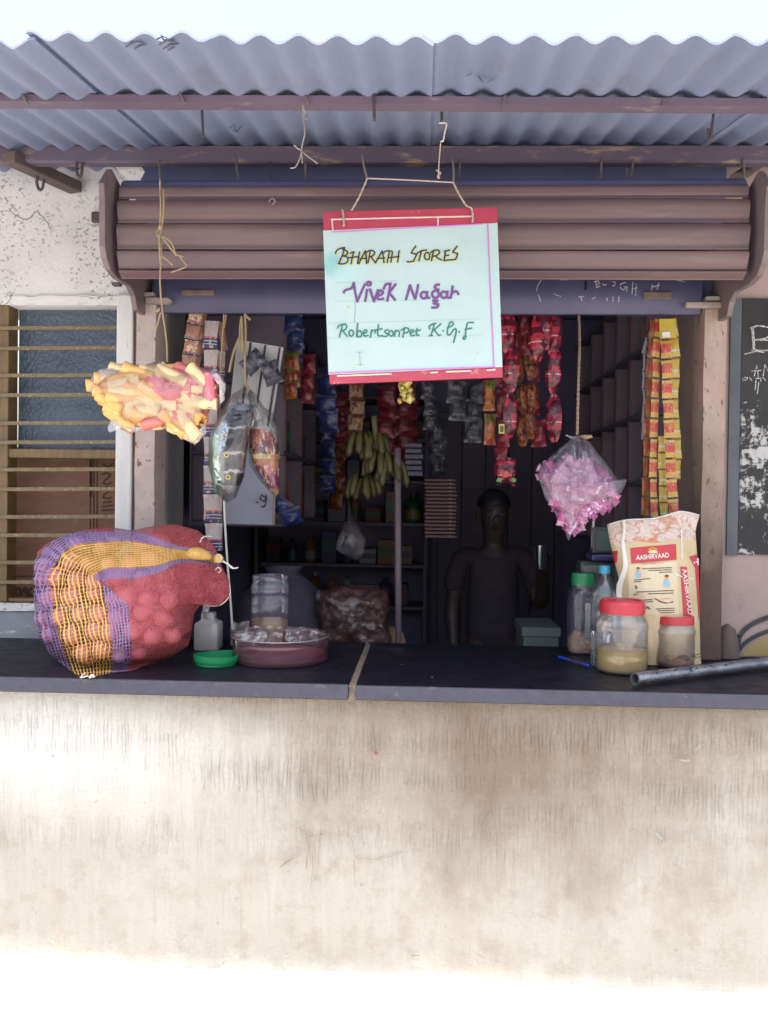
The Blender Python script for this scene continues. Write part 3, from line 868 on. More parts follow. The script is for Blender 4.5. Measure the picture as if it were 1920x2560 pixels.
# ---- roof ------------------------------------------------------------------------------------
def zroof(X, Y): return 2.443 + .165*(Y - 1.65) + (-.0205 + .0205*(Y - 1.65)) * (X + .09)
PITCH_C, AMP = .0757, .0088
m_sheet = M('grey_cement_sheet', (.20, .23, .345), (.23, .258, .36), 4, .75, bump=.5, bscale=160, c3=(.19, .20, .27), s3=9, lo3=.55, hi3=.75, stretch=(1, .6, 1), bdist=.002)
tr = thing('awning_roof', 'grey corrugated sheet awning on two brown purlins with hanging hooks', 'roof', (0, 2.2, 2.5))
edges = [(-2.42, -1.60, 1.66, .000), (-1.62, -.775, 1.655, -.011), (-.79, .010, 1.65, .0), (-.012, .79, 1.652, .006), (.765, 1.60, 1.645, .0), (1.57, 2.4, 1.655, .006)]
for (xa, xb, yf, dz) in edges:
    n_ = int((xb - xa) / PITCH_C * 10)
    mb = MB(); vs, fs = [], []
    NY = 8
    for side in (0, 1):
        for j in range(NY + 1):
            for i in range(n_ + 1):
                X = xa + (xb - xa) * i / n_
                jag = .007 * noise.noise(Vector((X * 9, 3, xa))) + .006 * round(noise.noise(Vector((X * 3, 1, 0))) * 2)
                Y = yf + (jag if j == 0 else 0) + (2.72 - yf) * j / NY
                z = zroof(X, Y) + AMP * math.sin(2 * PI * (X + .043) / PITCH_C) + dz + .002 * noise.noise(Vector((X * 2, Y * 2, 0)))
                vs.append(Vector((X, Y, z - (.0055 if side == 0 else 0))))
    W = n_ + 1; B = (NY + 1) * W
    for j in range(NY):
        for i in range(n_):
            q = (j*W+i, j*W+i+1, (j+1)*W+i+1, (j+1)*W+i)
            fs.append(tuple(reversed(q))); fs.append(tuple(B + k for k in q))
    for i in range(n_):
        fs.append((i, i+1, B+i+1, B+i)); j = NY*W; fs.append((B+j+i, B+j+i+1, j+i+1, j+i))
    for j in range(NY):
        fs.append((j*W, B+j*W, B+(j+1)*W, (j+1)*W)); e = n_; fs.append((j*W+e, (j+1)*W+e, B+(j+1)*W+e, B+j*W+e))
    mb.add(vs, fs)
    mb.build('roof_sheet', m_sheet, tr, smooth=50)
# maker's smudged ink marks on the underside
m_mark = M('faded_ink_mark', (.085, .095, .13), rough=.9)
def rm(x, y):
    d = ray(x, y); lo, hi = .5, 1.3
    Y = 1.66
    for _ in range(30):
        p = CAM + d * (Y / d.y)
        zr = zroof(p.x, Y) + AMP * math.sin(2 * PI * (p.x + .043) / PITCH_C) - .0085
        Y *= (zr - 1.55) / (p.z - 1.55)
    return CAM + d * (Y / d.y)
s_ = MB()
for st in ([(315,118),(330,108),(345,104),(360,106)], [(338,122),(352,114),(366,112)], [(392,98),(405,92),(412,104)], [(398,112),(415,100),(440,104)], [(408,122),(425,112),(448,110)], [(420,126),(436,118)], [(402,88),(418,96),(436,100)],
           [(572,320),(585,312),(592,330),(602,318)], [(580,326),(598,332)], [(1165,190),(1180,184)], [(1196,190),(1208,206)], [(1218,206),(1236,196)]):
    s_.ribbon([rm(*p) for p in st], .0035, (0, -.3, -1))
s_.build('ink_mark', m_mark, tr)
# purlins
m_purl = M('brown_painted_steel', (.155, .115, .15), (.12, .092, .125), 6, .5, stretch=(.5, 1, 2), bump=.2, c3=(.28, .21, .20), s3=20, lo3=.6, hi3=.7)
mb = MB()
for i in range(24):
    xa, xb = -2.4 + .2*i, -2.2 + .2*i
    za = zroof(xa, 1.99) - AMP - .006; zb = zroof(xb, 1.99) - AMP - .006
    for (ya, yb, h0, h1) in ((1.972, 2.012, -.017, 0),):
        mb.add([(xa,ya,za+h0),(xb,ya,zb+h0),(xb,yb,zb+h0),(xa,yb,za+h0),(xa,ya,za+h1),(xb,ya,zb+h1),(xb,yb,zb+h1),(xa,yb,za+h1)],
               [(0,3,2,1),(4,5,6,7),(0,1,5,4),(2,3,7,6)])
mb.build('purlin', m_purl, tr)
m_purl2 = M('dusty_brown_steel', (.125, .098, .13), (.10, .08, .115), 5, .6, stretch=(.5, 1, 2), bump=.35, c3=(.30, .21, .15), s3=16, lo3=.56, hi3=.66)
mb = MB(); pts = []
for i in range(25):
    xa = -2.4 + .2*i
    pts.append((xa, 2.45, zroof(xa, 2.45) - AMP - .006 - .023))
vs, fs = [], []
ring = [(-.020,-.018),(-.014,-.023),(.016,-.023),(.022,-.018),(.022,.023),(-.020,.023)]
for (x, y, z) in pts:
    for (a, b_) in ring: vs.append(Vector((x, y + a, z + b_ + .001*noise.noise(Vector((x*8, a*50, 0))))))
K = len(ring)
for i in range(len(pts)-1):
    for k in range(K):
        k2 = (k+1) % K; fs.append((i*K+k, i*K+k2, (i+1)*K+k2, (i+1)*K+k))
mb.add(vs, fs); mb.build('purlin', m_purl2, tr)
# J-bolts and hooks that hold the sheets
m_wire = M('dull_steel_wire', (.19, .16, .16), (.13, .11, .11), 60, .55, metal=.3)
m_wired = M('dark_iron_wire', (.06, .05, .055), (.09, .07, .065), 60, .6, metal=.3)
def rod(px, Y, r, m, nm, par, k=5, n=6):
    mb_ = MB(); mb_.tube(smooth_line([at(x, y, Y if not isinstance(Y, tuple) else Y[0] + (Y[1]-Y[0])*i/(len(px)-1)) for i, (x, y) in enumerate(px)], k), r, n)
    return mb_.build(nm, m, par, smooth=True)
for x0, y0, x1, y1 in ((50,226,72,263),(450,232,463,259),(763,238,772,262),(1263,238,1257,265),(1661,245,1659,266)):
    rod([(x0, y0), ((x0+x1)/2, (y0+y1)/2), (x1, y1)], 1.966, .0032, m_wire, 'hook_bolt', tr)
for x0, y0, x1, y1, Y in ((504,256,508,345,2.05),(934,220,936,302,1.965),(1105,258,1104,305,2.05),(1786,266,1776,352,2.08),(1770,322,1772,352,2.08)):
    rod([(x0, y0), ((x0+x1)/2, (y0+y1)/2), (x1, y1)], Y, .0034, m_wired, 'hook_bolt', tr)
HY = 2.43
for px, m, r in (([(590,392),(592,425),(596,446),(590,451)], m_wire, .003), ([(675,404),(673,430),(680,446),(688,470),(680,510)], m_wired, .002),
                 ([(763,402),(764,440),(765,468)], m_wire, .0042), ([(1150,395),(1150,420),(1148,446)], m_wire, .003),
                 ([(1504,398),(1502,440),(1500,466),(1495,476),(1488,470),(1492,440)], m_wire, .0042), ([(1583,398),(1580,425),(1574,442),(1566,438),(1567,420)], m_wire, .0036),
                 ([(1858,396),(1860,430),(1858,462),(1850,470),(1842,462)], m_wire, .0045),
                 ([(192,405),(191,425),(196,440),(203,438),(206,408)], m_wired, .0042), ([(94,440),(92,458),(98,474),(106,470),(110,448)], m_wired, .0045)):
    rod(px, HY, r, m, 'wire_hook', tr, 5)
# struts carrying the second purlin
m_strut = M('dark_rusty_strut', (.075, .06, .065), (.12, .085, .07), 14, .65, bump=.3)
mb = MB(); mb.bar(at(20, 392, 2.40), at(190, 470, 2.66), .05, .034); mb.build('strut', m_strut, tr, bevel=.004)
m_drk = M('rusted_cut_end', (.10, .07, .06), (.2, .15, .12), 30, .8)
mb = MB(); mb.tube([at(1838, 448, 2.5), at(1905, 402, 2.60)], .017, 10); mb.build('strut', m_strut, tr, smooth=40)
mb = MB(); mb.tube([at(1842, 446, 2.49), at(1838, 449, 2.485)], .019, 10); mb.build('strut_end', m_drk, tr, smooth=40)
# odd rag of tin lying over the purlin end
mb = MB(); mb.add([at(283,412,2.5), at(350,410,2.5), at(362,430,2.5), at(352,448,2.5), at(348,461,2.5), at(325,459,2.5)], [(0,1,2,3,4,5)])
mb.build('broken_plaster', m_white, tr)
# ================================================================== INSIDE OF THE SHOP
m_iwall = M('veil_tinted_wall', (.27, .24, .40), (.225, .20, .335), 3, .8, bump=.2)  # violet lens haze over the dark interior mixed into the wall colour
m_ifloor = M('veil_tinted_floor', (.20, .18, .27), (.16, .145, .22), 5, .8)  # floor colour carries the same painted violet haze
def room(name, *b):
    mb_ = MB(); mb_.box(*b); return tag(mb_.build(name, m_iwall if name != 'shop_floor' else m_ifloor), kind='structure')
room('shop_floor', -1.08, 1.18, 2.38, 5.2, .001, .02)
room('shop_ceiling', -1.2, 1.3, 2.70, 5.4, 2.665, 2.8)
room('side_wall', -1.2, -1.0, 2.93, 5.4, 0, 2.66)
room('side_wall', 1.12, 1.3, 2.93, 5.4, 0, 2.66)
room('back_wall', -.995, 1.115, 5.2, 5.4, 0, 2.66)
t = thing('wooden_door', 'dim brown plank door in the back wall of the shop', 'door', (.35, 5.17, .02))
m_door = M('veil_tinted_door', (.19, .16, .245), (.16, .135, .21), 5, .6, stretch=(4, 1, .5))  # planks tinted violet too, haze painted into the wood colour
for k in range(5):
    mb = MB(); mb.box(.10 + .14*k, .236 + .14*k, 5.165, 5.19, .03, 2.05); mb.build('plank', m_door, t, bevel=.004)
mb = MB(); mb.box(.06, .096, 5.15, 5.19, .03, 2.09); mb.box(.80, .836, 5.15, 5.19, .03, 2.09); mb.box(.06, .836, 5.15, 5.19, 2.092, 2.13)
mb.build('frame', m_door, t)

# ---- shelves ---------------------------------------------------------------------------------
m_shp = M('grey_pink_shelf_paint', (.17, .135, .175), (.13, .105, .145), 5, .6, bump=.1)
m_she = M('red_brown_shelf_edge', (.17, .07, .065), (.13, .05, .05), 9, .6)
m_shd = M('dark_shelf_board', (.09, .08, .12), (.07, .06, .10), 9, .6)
def shelf(label, xf, xb, ys, zs, y0, y1, x_sign):
    t = thing('wall_shelf', label, 'shelf', ((xf+xb)/2, y0, zs[0]))
    for z in zs:
        mb = MB(); mb.box(min(xf, xb), max(xf, xb), y0, y1, z - .016, z); mb.build('board', m_shd, t)
    for y in ys:
        for z0, z1 in zip(zs[:-1], zs[1:]):
            mb = MB(); mb.box(min(xf, xb) + (.006 if x_sign < 0 else 0), max(xf, xb) - (.006 if x_sign > 0 else 0), y, y + .014, z0 + .001, z1 - .017)
            e = mb.build('divider', m_shp, t)
            xe = xf
            mb = MB(); mb.box(min(xe, xe - x_sign*.0055), max(xe, xe - x_sign*.0055), y - .001, y + .015, z0 + .001, z1 - .017); mb.build('edging', m_she, e)
    mb = MB(); bx = xb + .004 * (1 if xb > 0 else -1); mb.box(min(xb, bx), max(xb, bx), y0, y1, zs[0] - .016, zs[-1]); mb.build('back_panel', m_shp, t)
    return t
RZ = [1.40, 1.635, 1.871, 2.096, 2.33]
RYS = [2.94, 3.16, 3.38, 3.62, 3.88, 4.16]
shelf('grey pink pigeonhole shelf along the inner wall behind the hanging candy bag', .75, 1.09, RYS, RZ, 2.92, 4.3, -1)
LZ = [1.47, 1.73, 1.99, 2.24]
LYS = [3.10, 3.52, 3.97]
shelf('grey pink shelf along the inner wall behind the hanging white boards', -.50, -.84, LYS, LZ, 3.06, 4.3, 1)

# ---- small goods -----------------------------------------------------------------------------
def packet_mesh(w, h, d, mat, seed=0, nu=8, nv=12, crimp=.06, pinch=0):
    """stuffed pillow pack with flat crimped ends, hanging down from its origin"""
    mb = MB()
    for side in (0, 1):
        def f(u, v):
            e = min(v, 1 - v)
            k = min(1, max(0, (e - crimp) / .22)); k = math.sin(k * PI / 2) ** .8
            a = math.sin(PI * u) ** .55 if 0 < u < 1 else 0
            x = (u - .5) * w * (1 - pinch * (1 - math.sin(PI * min(1, max(0, v))) ** .7)) * (1 - .10 * k - .02 * math.sin(v * 17 + seed))
            y = (-1 if side == 0 else 1) * (d/2 * k * a) + .0006
            p = Vector((x, y, -h * (1 - v)))
            if 0 < u < 1 and 0 < v < 1:
                s_ = noise.noise_vector(Vector((x / w * 2.4 + seed, v * 4 + side * 7, seed)))
                fold = noise.noise(Vector((u * 5, (1 - k) * 3 + seed, side)))
                p.y += d * (.22 * s_.y * k + .16 * fold * a); p.x += w * .02 * s_.x; p.z += h * .01 * s_.z
            return p
        mb.grid(f, nu, nv, flip=(side == 1))
    me_o = mb.build('packet', mat, None, smooth=True)
    me = me_o.data; bpy.data.objects.remove(me_o); return me
def bag_strip(name, label, cat, x, y0, ys, Y, wpx, meshes, group=None, xw=4, string=None, turn=25, part='packet'):
    """packets stapled one under another on a strip"""
    p0 = at(x, y0, Y)
    t = thing(name, label, cat, p0, group)
    for k, yy in enumerate(ys):
        p = at(x + rnd.uniform(-xw, xw), yy, Y)
        o = link_mesh(part, rnd.choice(meshes), t, p - p0, (rnd.uniform(-.08, .08), rnd.uniform(-.06, .06), math.radians(rnd.uniform(-turn, turn))))
    if string:
        mb = MB(); mb.tube(smooth_line([at(x, y0 - 60, Y + .02), at(x + 1, y0, Y + .012), at(x, ys[-1] + 20, Y + .012)], 4), .0012, 4); mb.build('strip', string, t)
    return t
m_string = M('jute_twine', (.40, .29, .17), (.28, .20, .11), 200, .9, bump=.5)
m_white_s = M('white_cord', (.62, .58, .54), (.45, .42, .40), 150, .85)
m_dkstrip = M('dark_strip', (.05, .045, .05), rough=.7)

P_red = printed('red_foil_print', [(0, (.38, .04, .07)), (.10, (.10, .012, .02)), (.24, (.33, .02, .045)), (.38, (.42, .30, .33)), (.41, (.34, .022, .045)), (.58, (.08, .012, .02)), (.72, (.38, .025, .055)), (.93, (.42, .25, .28))], (.07, .012, .03), 2.6, .50, .55, rough=.17, bump=1.0)
P_brown = printed('brown_foil_print', [(0, (.22, .06, .02)), (.4, (.30, .10, .03)), (.9, (.14, .04, .02))], (.08, .02, .02), 4, .5, .56, rough=.25, bump=.8)
P_dkred = printed('dark_red_print', [(0, (.16, .015, .03)), (.25, (.24, .02, .04)), (.45, (.12, .01, .02)), (.8, (.24, .03, .05))], (.32, .22, .24), 6, .63, .65, rough=.3, bump=.6)
P_blue = printed('blue_foil_print', [(0, (.025, .03, .12)), (.5, (.03, .045, .17)), (.85, (.10, .10, .14))], (.10, .10, .17), 2.4, .58, .62, rough=.25, bump=.7)
P_silver = printed('silver_foil_print', [(0, (.11, .11, .14)), (.3, (.06, .06, .08)), (.6, (.14, .135, .16))], (.05, .05, .07), 2.5, .5, .54, rough=.25, bump=.8)
P_orange = printed('orange_print', [(0, (.30, .10, .02)), (.3, (.34, .14, .03)), (.7, (.12, .18, .04))], (.20, .02, .03), 4, .52, .56, rough=.3, bump=.6)
P_green = printed('green_print', [(0, (.03, .14, .05)), (.4, (.05, .20, .06)), (.8, (.20, .20, .04))], (.30, .04, .03), 4, .55, .58, rough=.3, bump=.6)
P_cream = printed('cream_print', [(0, (.12, .04, .02)), (.2, (.40, .26, .17)), (.75, (.35, .20, .12)), (.92, (.08, .05, .08))], (.16, .05, .02), 4, .52, .56, rough=.35, bump=.4)
DIM = {}
def pk(mat, w, h, d, n=2, pinch=0):
    key = (mat.name, w, h, d, pinch)
    if key not in DIM: DIM[key] = [packet_mesh(w, h, d, mat, seed=len(DIM)*3.7 + k*1.9, pinch=pinch) for k in range(n)]
    return DIM[key]
dim_strips = [
 ('blue glossy packets bunched at the top left of the opening', 735, 784, [784, 822, 862], 3.1, pk(P_blue, .07, .075, .03), None),
 ('orange and green packets hanging behind the top of the white boards', 730, 875, [878, 915, 945], 3.0, pk(P_orange, .06, .075, .03), None),
 ('narrow red packet strip beside the orange and green packets', 772, 880, [886, 925, 962], 3.2, pk(P_dkred, .05, .07, .02), None),
 ('dark blue packets left below the edge of the shop sign', 818, 930, [934, 985, 1022], 3.3, pk(P_blue, .085, .09, .03), None),
 ('strip of dark snack packs with cream pictures left of the yellow bundle', 893, 955, [958, 1000, 1040], 3.4, pk(P_cream, .065, .07, .025), None),
 ('dark red packet strip directly above the bananas', 965, 960, [965, 1005, 1045, 1085], 3.6, pk(P_dkred, .085, .085, .03), None),
 ('broader dark red packet strip under the sign, behind the yellow bundle', 1018, 955, [958, 1000, 1040, 1080, 1118], 3.7, pk(P_dkred, .10, .085, .03), None),
 ('small blue and silver packets under the sign right of the red strips', 1075, 952, [955, 995, 1032], 3.5, pk(P_silver, .06, .07, .02), None),
 ('dark red packet strip hanging behind the left of the sign, low', 850, 975, [980, 1020, 1058], 3.9, pk(P_dkred, .08, .08, .03), None),
 ('dark blue packet strip at the back, left of the bananas', 822, 1060, [1062, 1104, 1146, 1188], 3.8, pk(P_blue, .07, .08, .03), None),
 ('dim brown packet strip at the back beside the left shelf', 842, 1100, [1104, 1146, 1188, 1228], 4.1, pk(P_brown, .08, .09, .03), None),
 ('dim silver packet strip hanging above the red flat packs', 1095, 1060, [1062, 1102, 1142], 3.8, pk(P_silver, .08, .08, .03), None),
 ('silver grey packets hanging under the bottom right of the sign', 1145, 948, [952, 996], 3.2, pk(P_silver, .075, .085, .03), None),
 ('second silver grey packet strip beside the brown packets', 1188, 948, [955, 1005, 1052], 3.3, pk(P_silver, .07, .085, .03), None),
]
for lb, x, y0, ys, Y, me, gp in dim_strips:
    bag_strip('packet_strip', lb, 'packet strip', x, y0, ys, Y, 0, me, 'packet strips hanging in the dim shop', string=m_dkstrip)
# flat packs stacked on edge, hanging in the dark
def flat_stack(lb, x0, x1, y0, y1, n, Y, mat, dots=None):
    p0 = at((x0+x1)/2, y1, Y); t = thing('packet_stack', lb, 'packet stack', p0, 'flat packs hanging at the back of the shop')
    for k in range(n):
        y = y1 + (y0 - y1) * k / n
        a, b_ = at(x0 + rnd.uniform(-2, 2), y, Y), at(x1 + rnd.uniform(-2, 2), y - (y1-y0)/n*.8, Y)
        mb = MB(); mb.box(a.x, b_.x, Y - rnd.uniform(0, .012), Y + .05, a.z, b_.z)
        o = mb.build('packet', mat, t, bevel=.003)
        if dots:
            q = at(x0 + (x1-x0)*.8, y - (y1-y0)/n*.5, Y - .014)
            mb = MB(); mb.box(q.x - .006, q.x + .006, q.y, q.y + .003, q.z - .003, q.z + .003); mb.build('white_seal', dots, o)
m_flatred = M('dark_red_card', (.085, .016, .028), (.058, .013, .026), 60, .4)
m_flatblue = M('dark_blue_card', (.06, .06, .13), (.12, .11, .15), 60, .35)
m_seal = M('white_seal', (.15, .14, .17), rough=.4)
flat_stack('red flat packs stacked right of the pinkish pole', 1062, 1142, 1195, 1345, 16, 3.6, m_flatred, m_seal)
flat_stack('dark blue flat packs stacked above and left of the red ones', 1012, 1056, 1105, 1190, 6, 3.5, m_flatblue)

# ---- goods standing on the shelves ------------------------------------------------------------
def box_good(name, lb, cat, x, y, z, w, d, h, mat, m2=None, rz=0):
    t = thing(name, lb, cat, (x, y, z + .0006), None, (0, 0, rz))
    mb = MB(); mb.box(-w/2, w/2, -d/2, d/2, 0, h); mb.build('carton_body', mat, t, world=False, bevel=.002)
    if m2:
        mb = MB(); mb.box(-w/2 - .0012, w/2 + .0012, -d/2 - .0012, d/2 + .0012, h*.35, h*.7); mb.build('printed_band', m2, t, world=False)
    return t
def bottle_good(name, lb, x, y, z, r, h, mat, cap, lab=None):
    t = thing(name, lb, 'bottle', (x, y, z + .0006))
    mb = MB(); mb.lathe([(0, 0), (r*.95, 0), (r, h*.03), (r, h*.5), (r*.86, h*.60), (r, h*.68), (r*.8, h*.78), (r*.35, h*.86), (r*.35, h*.9)], (0, 0, 0), 20, caps=(False, True)); mb.build('bottle_body', mat, t, world=False, smooth=40)
    mb = MB(); mb.lathe([(r*.42, h*.88), (r*.44, h*.99), (r*.3, h), (0, h)], (0, 0, 0), 16); mb.build('cap', cap, t, world=False, smooth=40)
    if lab:
        mb = MB(); mb.lathe([(r*1.012, h*.12), (r*1.012, h*.45)], (0, 0, 0), 20); mb.build('printed_label', lab, t, world=False, smooth=True)
    return t
def plain(name, c, r=.4): return M(name, c, rough=r)
g_yel = plain('yellow_liquid_plastic', (.50, .46, .06)); g_grn = plain('green_plastic', (.03, .22, .09)); g_red = plain('red_card', (.34, .035, .04)); g_blu = plain('blue_card', (.035, .06, .30))
g_wht = plain('white_card', (.55, .55, .58)); g_pur = plain('purple_card', (.14, .05, .20)); g_org = plain('orange_card', (.42, .17, .04)); g_dk = plain('dark_card', (.06, .05, .06)); g_tl = plain('teal_plastic', (.04, .20, .24))
p = onx(1558, 1230, .83)
bottle_good('dish_liquid', 'yellow dish liquid bottle with green cap on the pigeonhole shelf beside the candy bag', .83, 3.22, RZ[1], .034, .19, g_yel, g_grn, g_tl)
ordn = ('first', 'second', 'third', 'fourth', 'fifth', 'sixth', 'seventh', 'eighth', 'ninth', 'tenth')
lvl = ('lowest', 'second', 'third', 'top')
hues = [('red', g_red), ('blue', g_blu), ('green', g_grn), ('purple', g_pur), ('orange', g_org), ('dark', g_dk), ('teal', g_tl), ('white', g_wht), ('yellow', g_yel)]
for lv in range(4):
    for q in range(5):
        yc = (RYS[q] + RYS[q+1] + .014) / 2
        if (lv, q) == (1, 1): continue
        (na, ma), (nb, mb_) = rnd.sample(hues, 2)
        lb = 'dim %s and %s %%s in the %s pigeonhole from the opening, %s row' % (na, nb, ordn[q], lvl[lv])
        dw = RYS[q+1] - RYS[q] - .05
        if rnd.random() < .4:
            bottle_good('bottle', lb % 'bottle', .82 + rnd.uniform(-.01, .02), yc, RZ[lv], .035, rnd.uniform(.14, .19), ma, mb_, rnd.choice(hues)[1])
        else:
            box_good('carton', lb % 'carton', 'carton', .87 + rnd.uniform(-.02, .02), yc, RZ[lv], rnd.uniform(.09, .14), dw * rnd.uniform(.7, .95), rnd.uniform(.08, .17), ma, mb_, rnd.uniform(-.1, .1))
# left shelf
goods = [(-.58, 3.72, 0, .10, .16, .20, M('red_brown_tin', (.22, .06, .04), (.15, .045, .03), 20, .5), None, 'tall red brown tin on the lower board of the boarded shelf'),
         (-.60, 3.34, 1, .12, .14, .13, g_dk, g_grn, 'dark carton with green band on the middle board of the boarded shelf'), (-.60, 3.34, 0, .13, .15, .15, g_org, g_red, 'orange carton on the lower board behind the white boards'),
         (-.60, 3.78, 1, .14, .15, .11, g_dk, g_pur, 'dark purple carton on the middle board of the boarded shelf'), (-.60, 3.78, 2, .14, .15, .14, g_blu, g_red, 'blue carton with red band on the upper board of the boarded shelf'),
         (-.60, 3.34, 2, .13, .15, .12, g_red, g_wht, 'red carton with white band on the upper board of the boarded shelf'), (-.60, 4.15, 1, .12, .12, .12, g_red, g_dk, 'red carton at the far end of the boarded shelf')]
for x, y, lv, w_, d_, h_, a, b_, lb in goods:
    tt = box_good('carton', lb, 'carton', x, y, LZ[lv], w_, d_, h_, a, b_, rnd.uniform(-.1, .1))
    if 'tin' in lb:
        for k in range(6):
            mb = MB(); mb.lathe([(0, 0), (.008, 0), (.009, .010), (.005, .016), (0, .016)], (.03, -.084, .022 + .028*k), 10); mb.build('white_knob', g_wht, tt, world=False, smooth=True)
for k, (x, y, lb) in enumerate(((712, 1262, 'blue and white sweet wrapper packet at the shelf corner, the upper one'), (722, 1290, 'blue and white sweet wrapper packet at the shelf corner, the lower one'))):
    o = link_mesh('sweet_packet', pk(P_blue, .08, .06, .04)[k], None, at(x, y - 18, 2.98), (.2, .7 - k, .3)); tag(o, lb, 'packet', 'blue and white packets at the shelf corner')

BZ = [.95, 1.19, 1.43, 1.67, 1.91, 2.15]
t = thing('back_shelf', 'dim shelf of five boards along the back wall, behind the bananas', 'shelf', (-.45, 4.9, .95))
for z in BZ:
    mb = MB(); mb.box(-.92, .03, 4.86, 5.18, z - .018, z); mb.build('board', m_shp, t)
for x in (-.94, .031):
    mb = MB(); mb.box(x - .018, x, 4.855, 5.18, .021, 2.17); mb.build('upright', m_shp, t)
dimh = [(na, plain('dim_' + na, tuple(.40 * c + .012 for c in m_.node_tree.nodes['Principled BSDF'].inputs['Base Color'].default_value[:3]))) for na, m_ in hues]  # shaded copies: gloom at the back wall put into the goods' colours
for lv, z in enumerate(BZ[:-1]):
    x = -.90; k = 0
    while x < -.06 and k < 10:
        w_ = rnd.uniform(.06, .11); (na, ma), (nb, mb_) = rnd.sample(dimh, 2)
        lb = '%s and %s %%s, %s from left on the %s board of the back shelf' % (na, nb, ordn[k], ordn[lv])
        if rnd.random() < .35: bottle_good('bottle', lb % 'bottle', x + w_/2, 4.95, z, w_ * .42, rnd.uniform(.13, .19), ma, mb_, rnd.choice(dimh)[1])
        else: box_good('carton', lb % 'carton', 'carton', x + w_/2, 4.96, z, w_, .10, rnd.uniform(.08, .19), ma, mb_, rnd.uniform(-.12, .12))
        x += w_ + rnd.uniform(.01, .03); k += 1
# ---- pole, bananas, bags at the back ------------------------------------------------------------
mb = MB(); pa, pb = at(998, 1620, 2.92), at(994, 1120, 2.92)
pa.z = .9
mb.tube([pa, pb.lerp(pa, .5), pb], .0115, 10)
o = mb.build('wooden_pole', M('pinkish_pole_paint', (.15, .11, .13), (.12, .088, .105), 8, .6), smooth=True); tag(o, 'thin pinkish upright pole inside the shop below the bananas', 'pole')
m_ban = M('dull_banana_skin', (.068, .056, .011), (.045, .040, .012), 14, .55, c3=(.06, .045, .02), s3=26, lo3=.6, hi3=.68)
def banana(mb, root, dirx, lean, L, r):
    pts, rs = [], []
    for i in range(10):
        s_ = i / 9
        a = lean + 1.0 * s_
        pts.append(root + Vector((math.cos(dirx) * L * .42 * math.sin(a * 1.15) , math.sin(dirx) * L * .42 * math.sin(a * 1.15), -L * s_)))
        rs.append(r * (.32 + .68 * min(1, s_ * 4)) * (1 if s_ < .85 else (1 - (s_ - .85) * 5.2)))
    mb.tube(pts, rs, 8)
def bunch(lb, hands, Y, stalk):
    p0 = at(stalk[0][0], stalk[0][1], Y); t = thing('banana_bunch', lb, 'bananas', p0, 'bananas hanging in the shop')
    mb = MB(); mb.tube(smooth_line([at(x, y, Y) for x, y in stalk], 4), .010, 8); mb.build('stalk', M('banana_stalk', (.10, .085, .03), (.06, .05, .025), 20, .7), t, smooth=True)
    for (x, y, n, L) in hands:
        c = at(x, y, Y)
        for k in range(n):
            a = -PI * .5 + (k - (n-1)/2) * 3.4 / max(1, n-1) + rnd.uniform(-.1, .1)
            mb = MB(); banana(mb, c + Vector((.012*math.cos(a), .012*math.sin(a), rnd.uniform(-.006, .006))), a, .25 + rnd.uniform(-.05, .1), L * rnd.uniform(.85, 1.12), .0125)
            mb.build('banana', m_ban, t, smooth=True)
bunch('large bunch of dull yellow bananas hanging above the pinkish pole', [(903, 1080, 5, .085), (940, 1085, 4, .088), (952, 1128, 5, .095), (978, 1138, 4, .10)], 2.95, [(935, 1040), (938, 1080), (945, 1140)])
bunch('small bunch of bananas hanging lowest, left of the pinkish pole', [(903, 1186, 4, .082), (920, 1192, 3, .08)], 3.02, [(918, 1140), (912, 1165), (910, 1190)])
F_dim = film('dusty_bag_film', (.9, .9, .95), .10, .22, .2, .7, 40, (.5, .4, .45))
mb = MB(); pillow(mb, [(872,1255),(885,1300),(915,1350),(908,1385),(890,1402),(868,1392),(838,1372),(845,1345),(865,1300)], (878, 1350), 3.2, .06, .06, 40, 6, .012, 14, 3)
t = thing('plastic_bag', 'dim pinkish plastic bag hanging left of the pinkish pole', 'plastic bag', at(872, 1255, 3.2)); mb.build('bag_film', F_dim, t, smooth=True)
mb = MB(); mb.tube([at(874, 1180, 3.2), at(872, 1256, 3.2)], .0015, 5); mb.build('string', m_dkstrip, t)

# low bench behind the counter with bags
mb = MB(); t = thing('bench', 'low dark wooden bench just behind the stone counter', 'bench', (0, 2.95, .02))
mb.box(-.80, .05, 2.80, 3.25, .93, .955); mb.build('bench_top', m_shd, t)
for x in (-.77, .02):
    for y in (2.83, 3.22):
        mb = MB(); mb.box(x - .02, x + .02, y - .02, y + .02, .021, .929); mb.build('leg', m_shd, t)
mb = MB(); mb.lathe([(0, 0), (.13, 0), (.165, .06), (.17, .16), (.15, .25), (.09, .31), (.05, .33), (.07, .36), (0, .34)], (at(710, 1500, 3.08).x, 3.05, .956), 28)
for v in mb.v: v += wobble(v, .012, 9, 2)
o = mb.build('grain_sack', M('dim_grey_sacking', (.055, .046, .065), (.042, .036, .054), 20, .85, bump=.4), smooth=True); tag(o, 'dim grey grain sack behind the clear powder jar', 'sack')
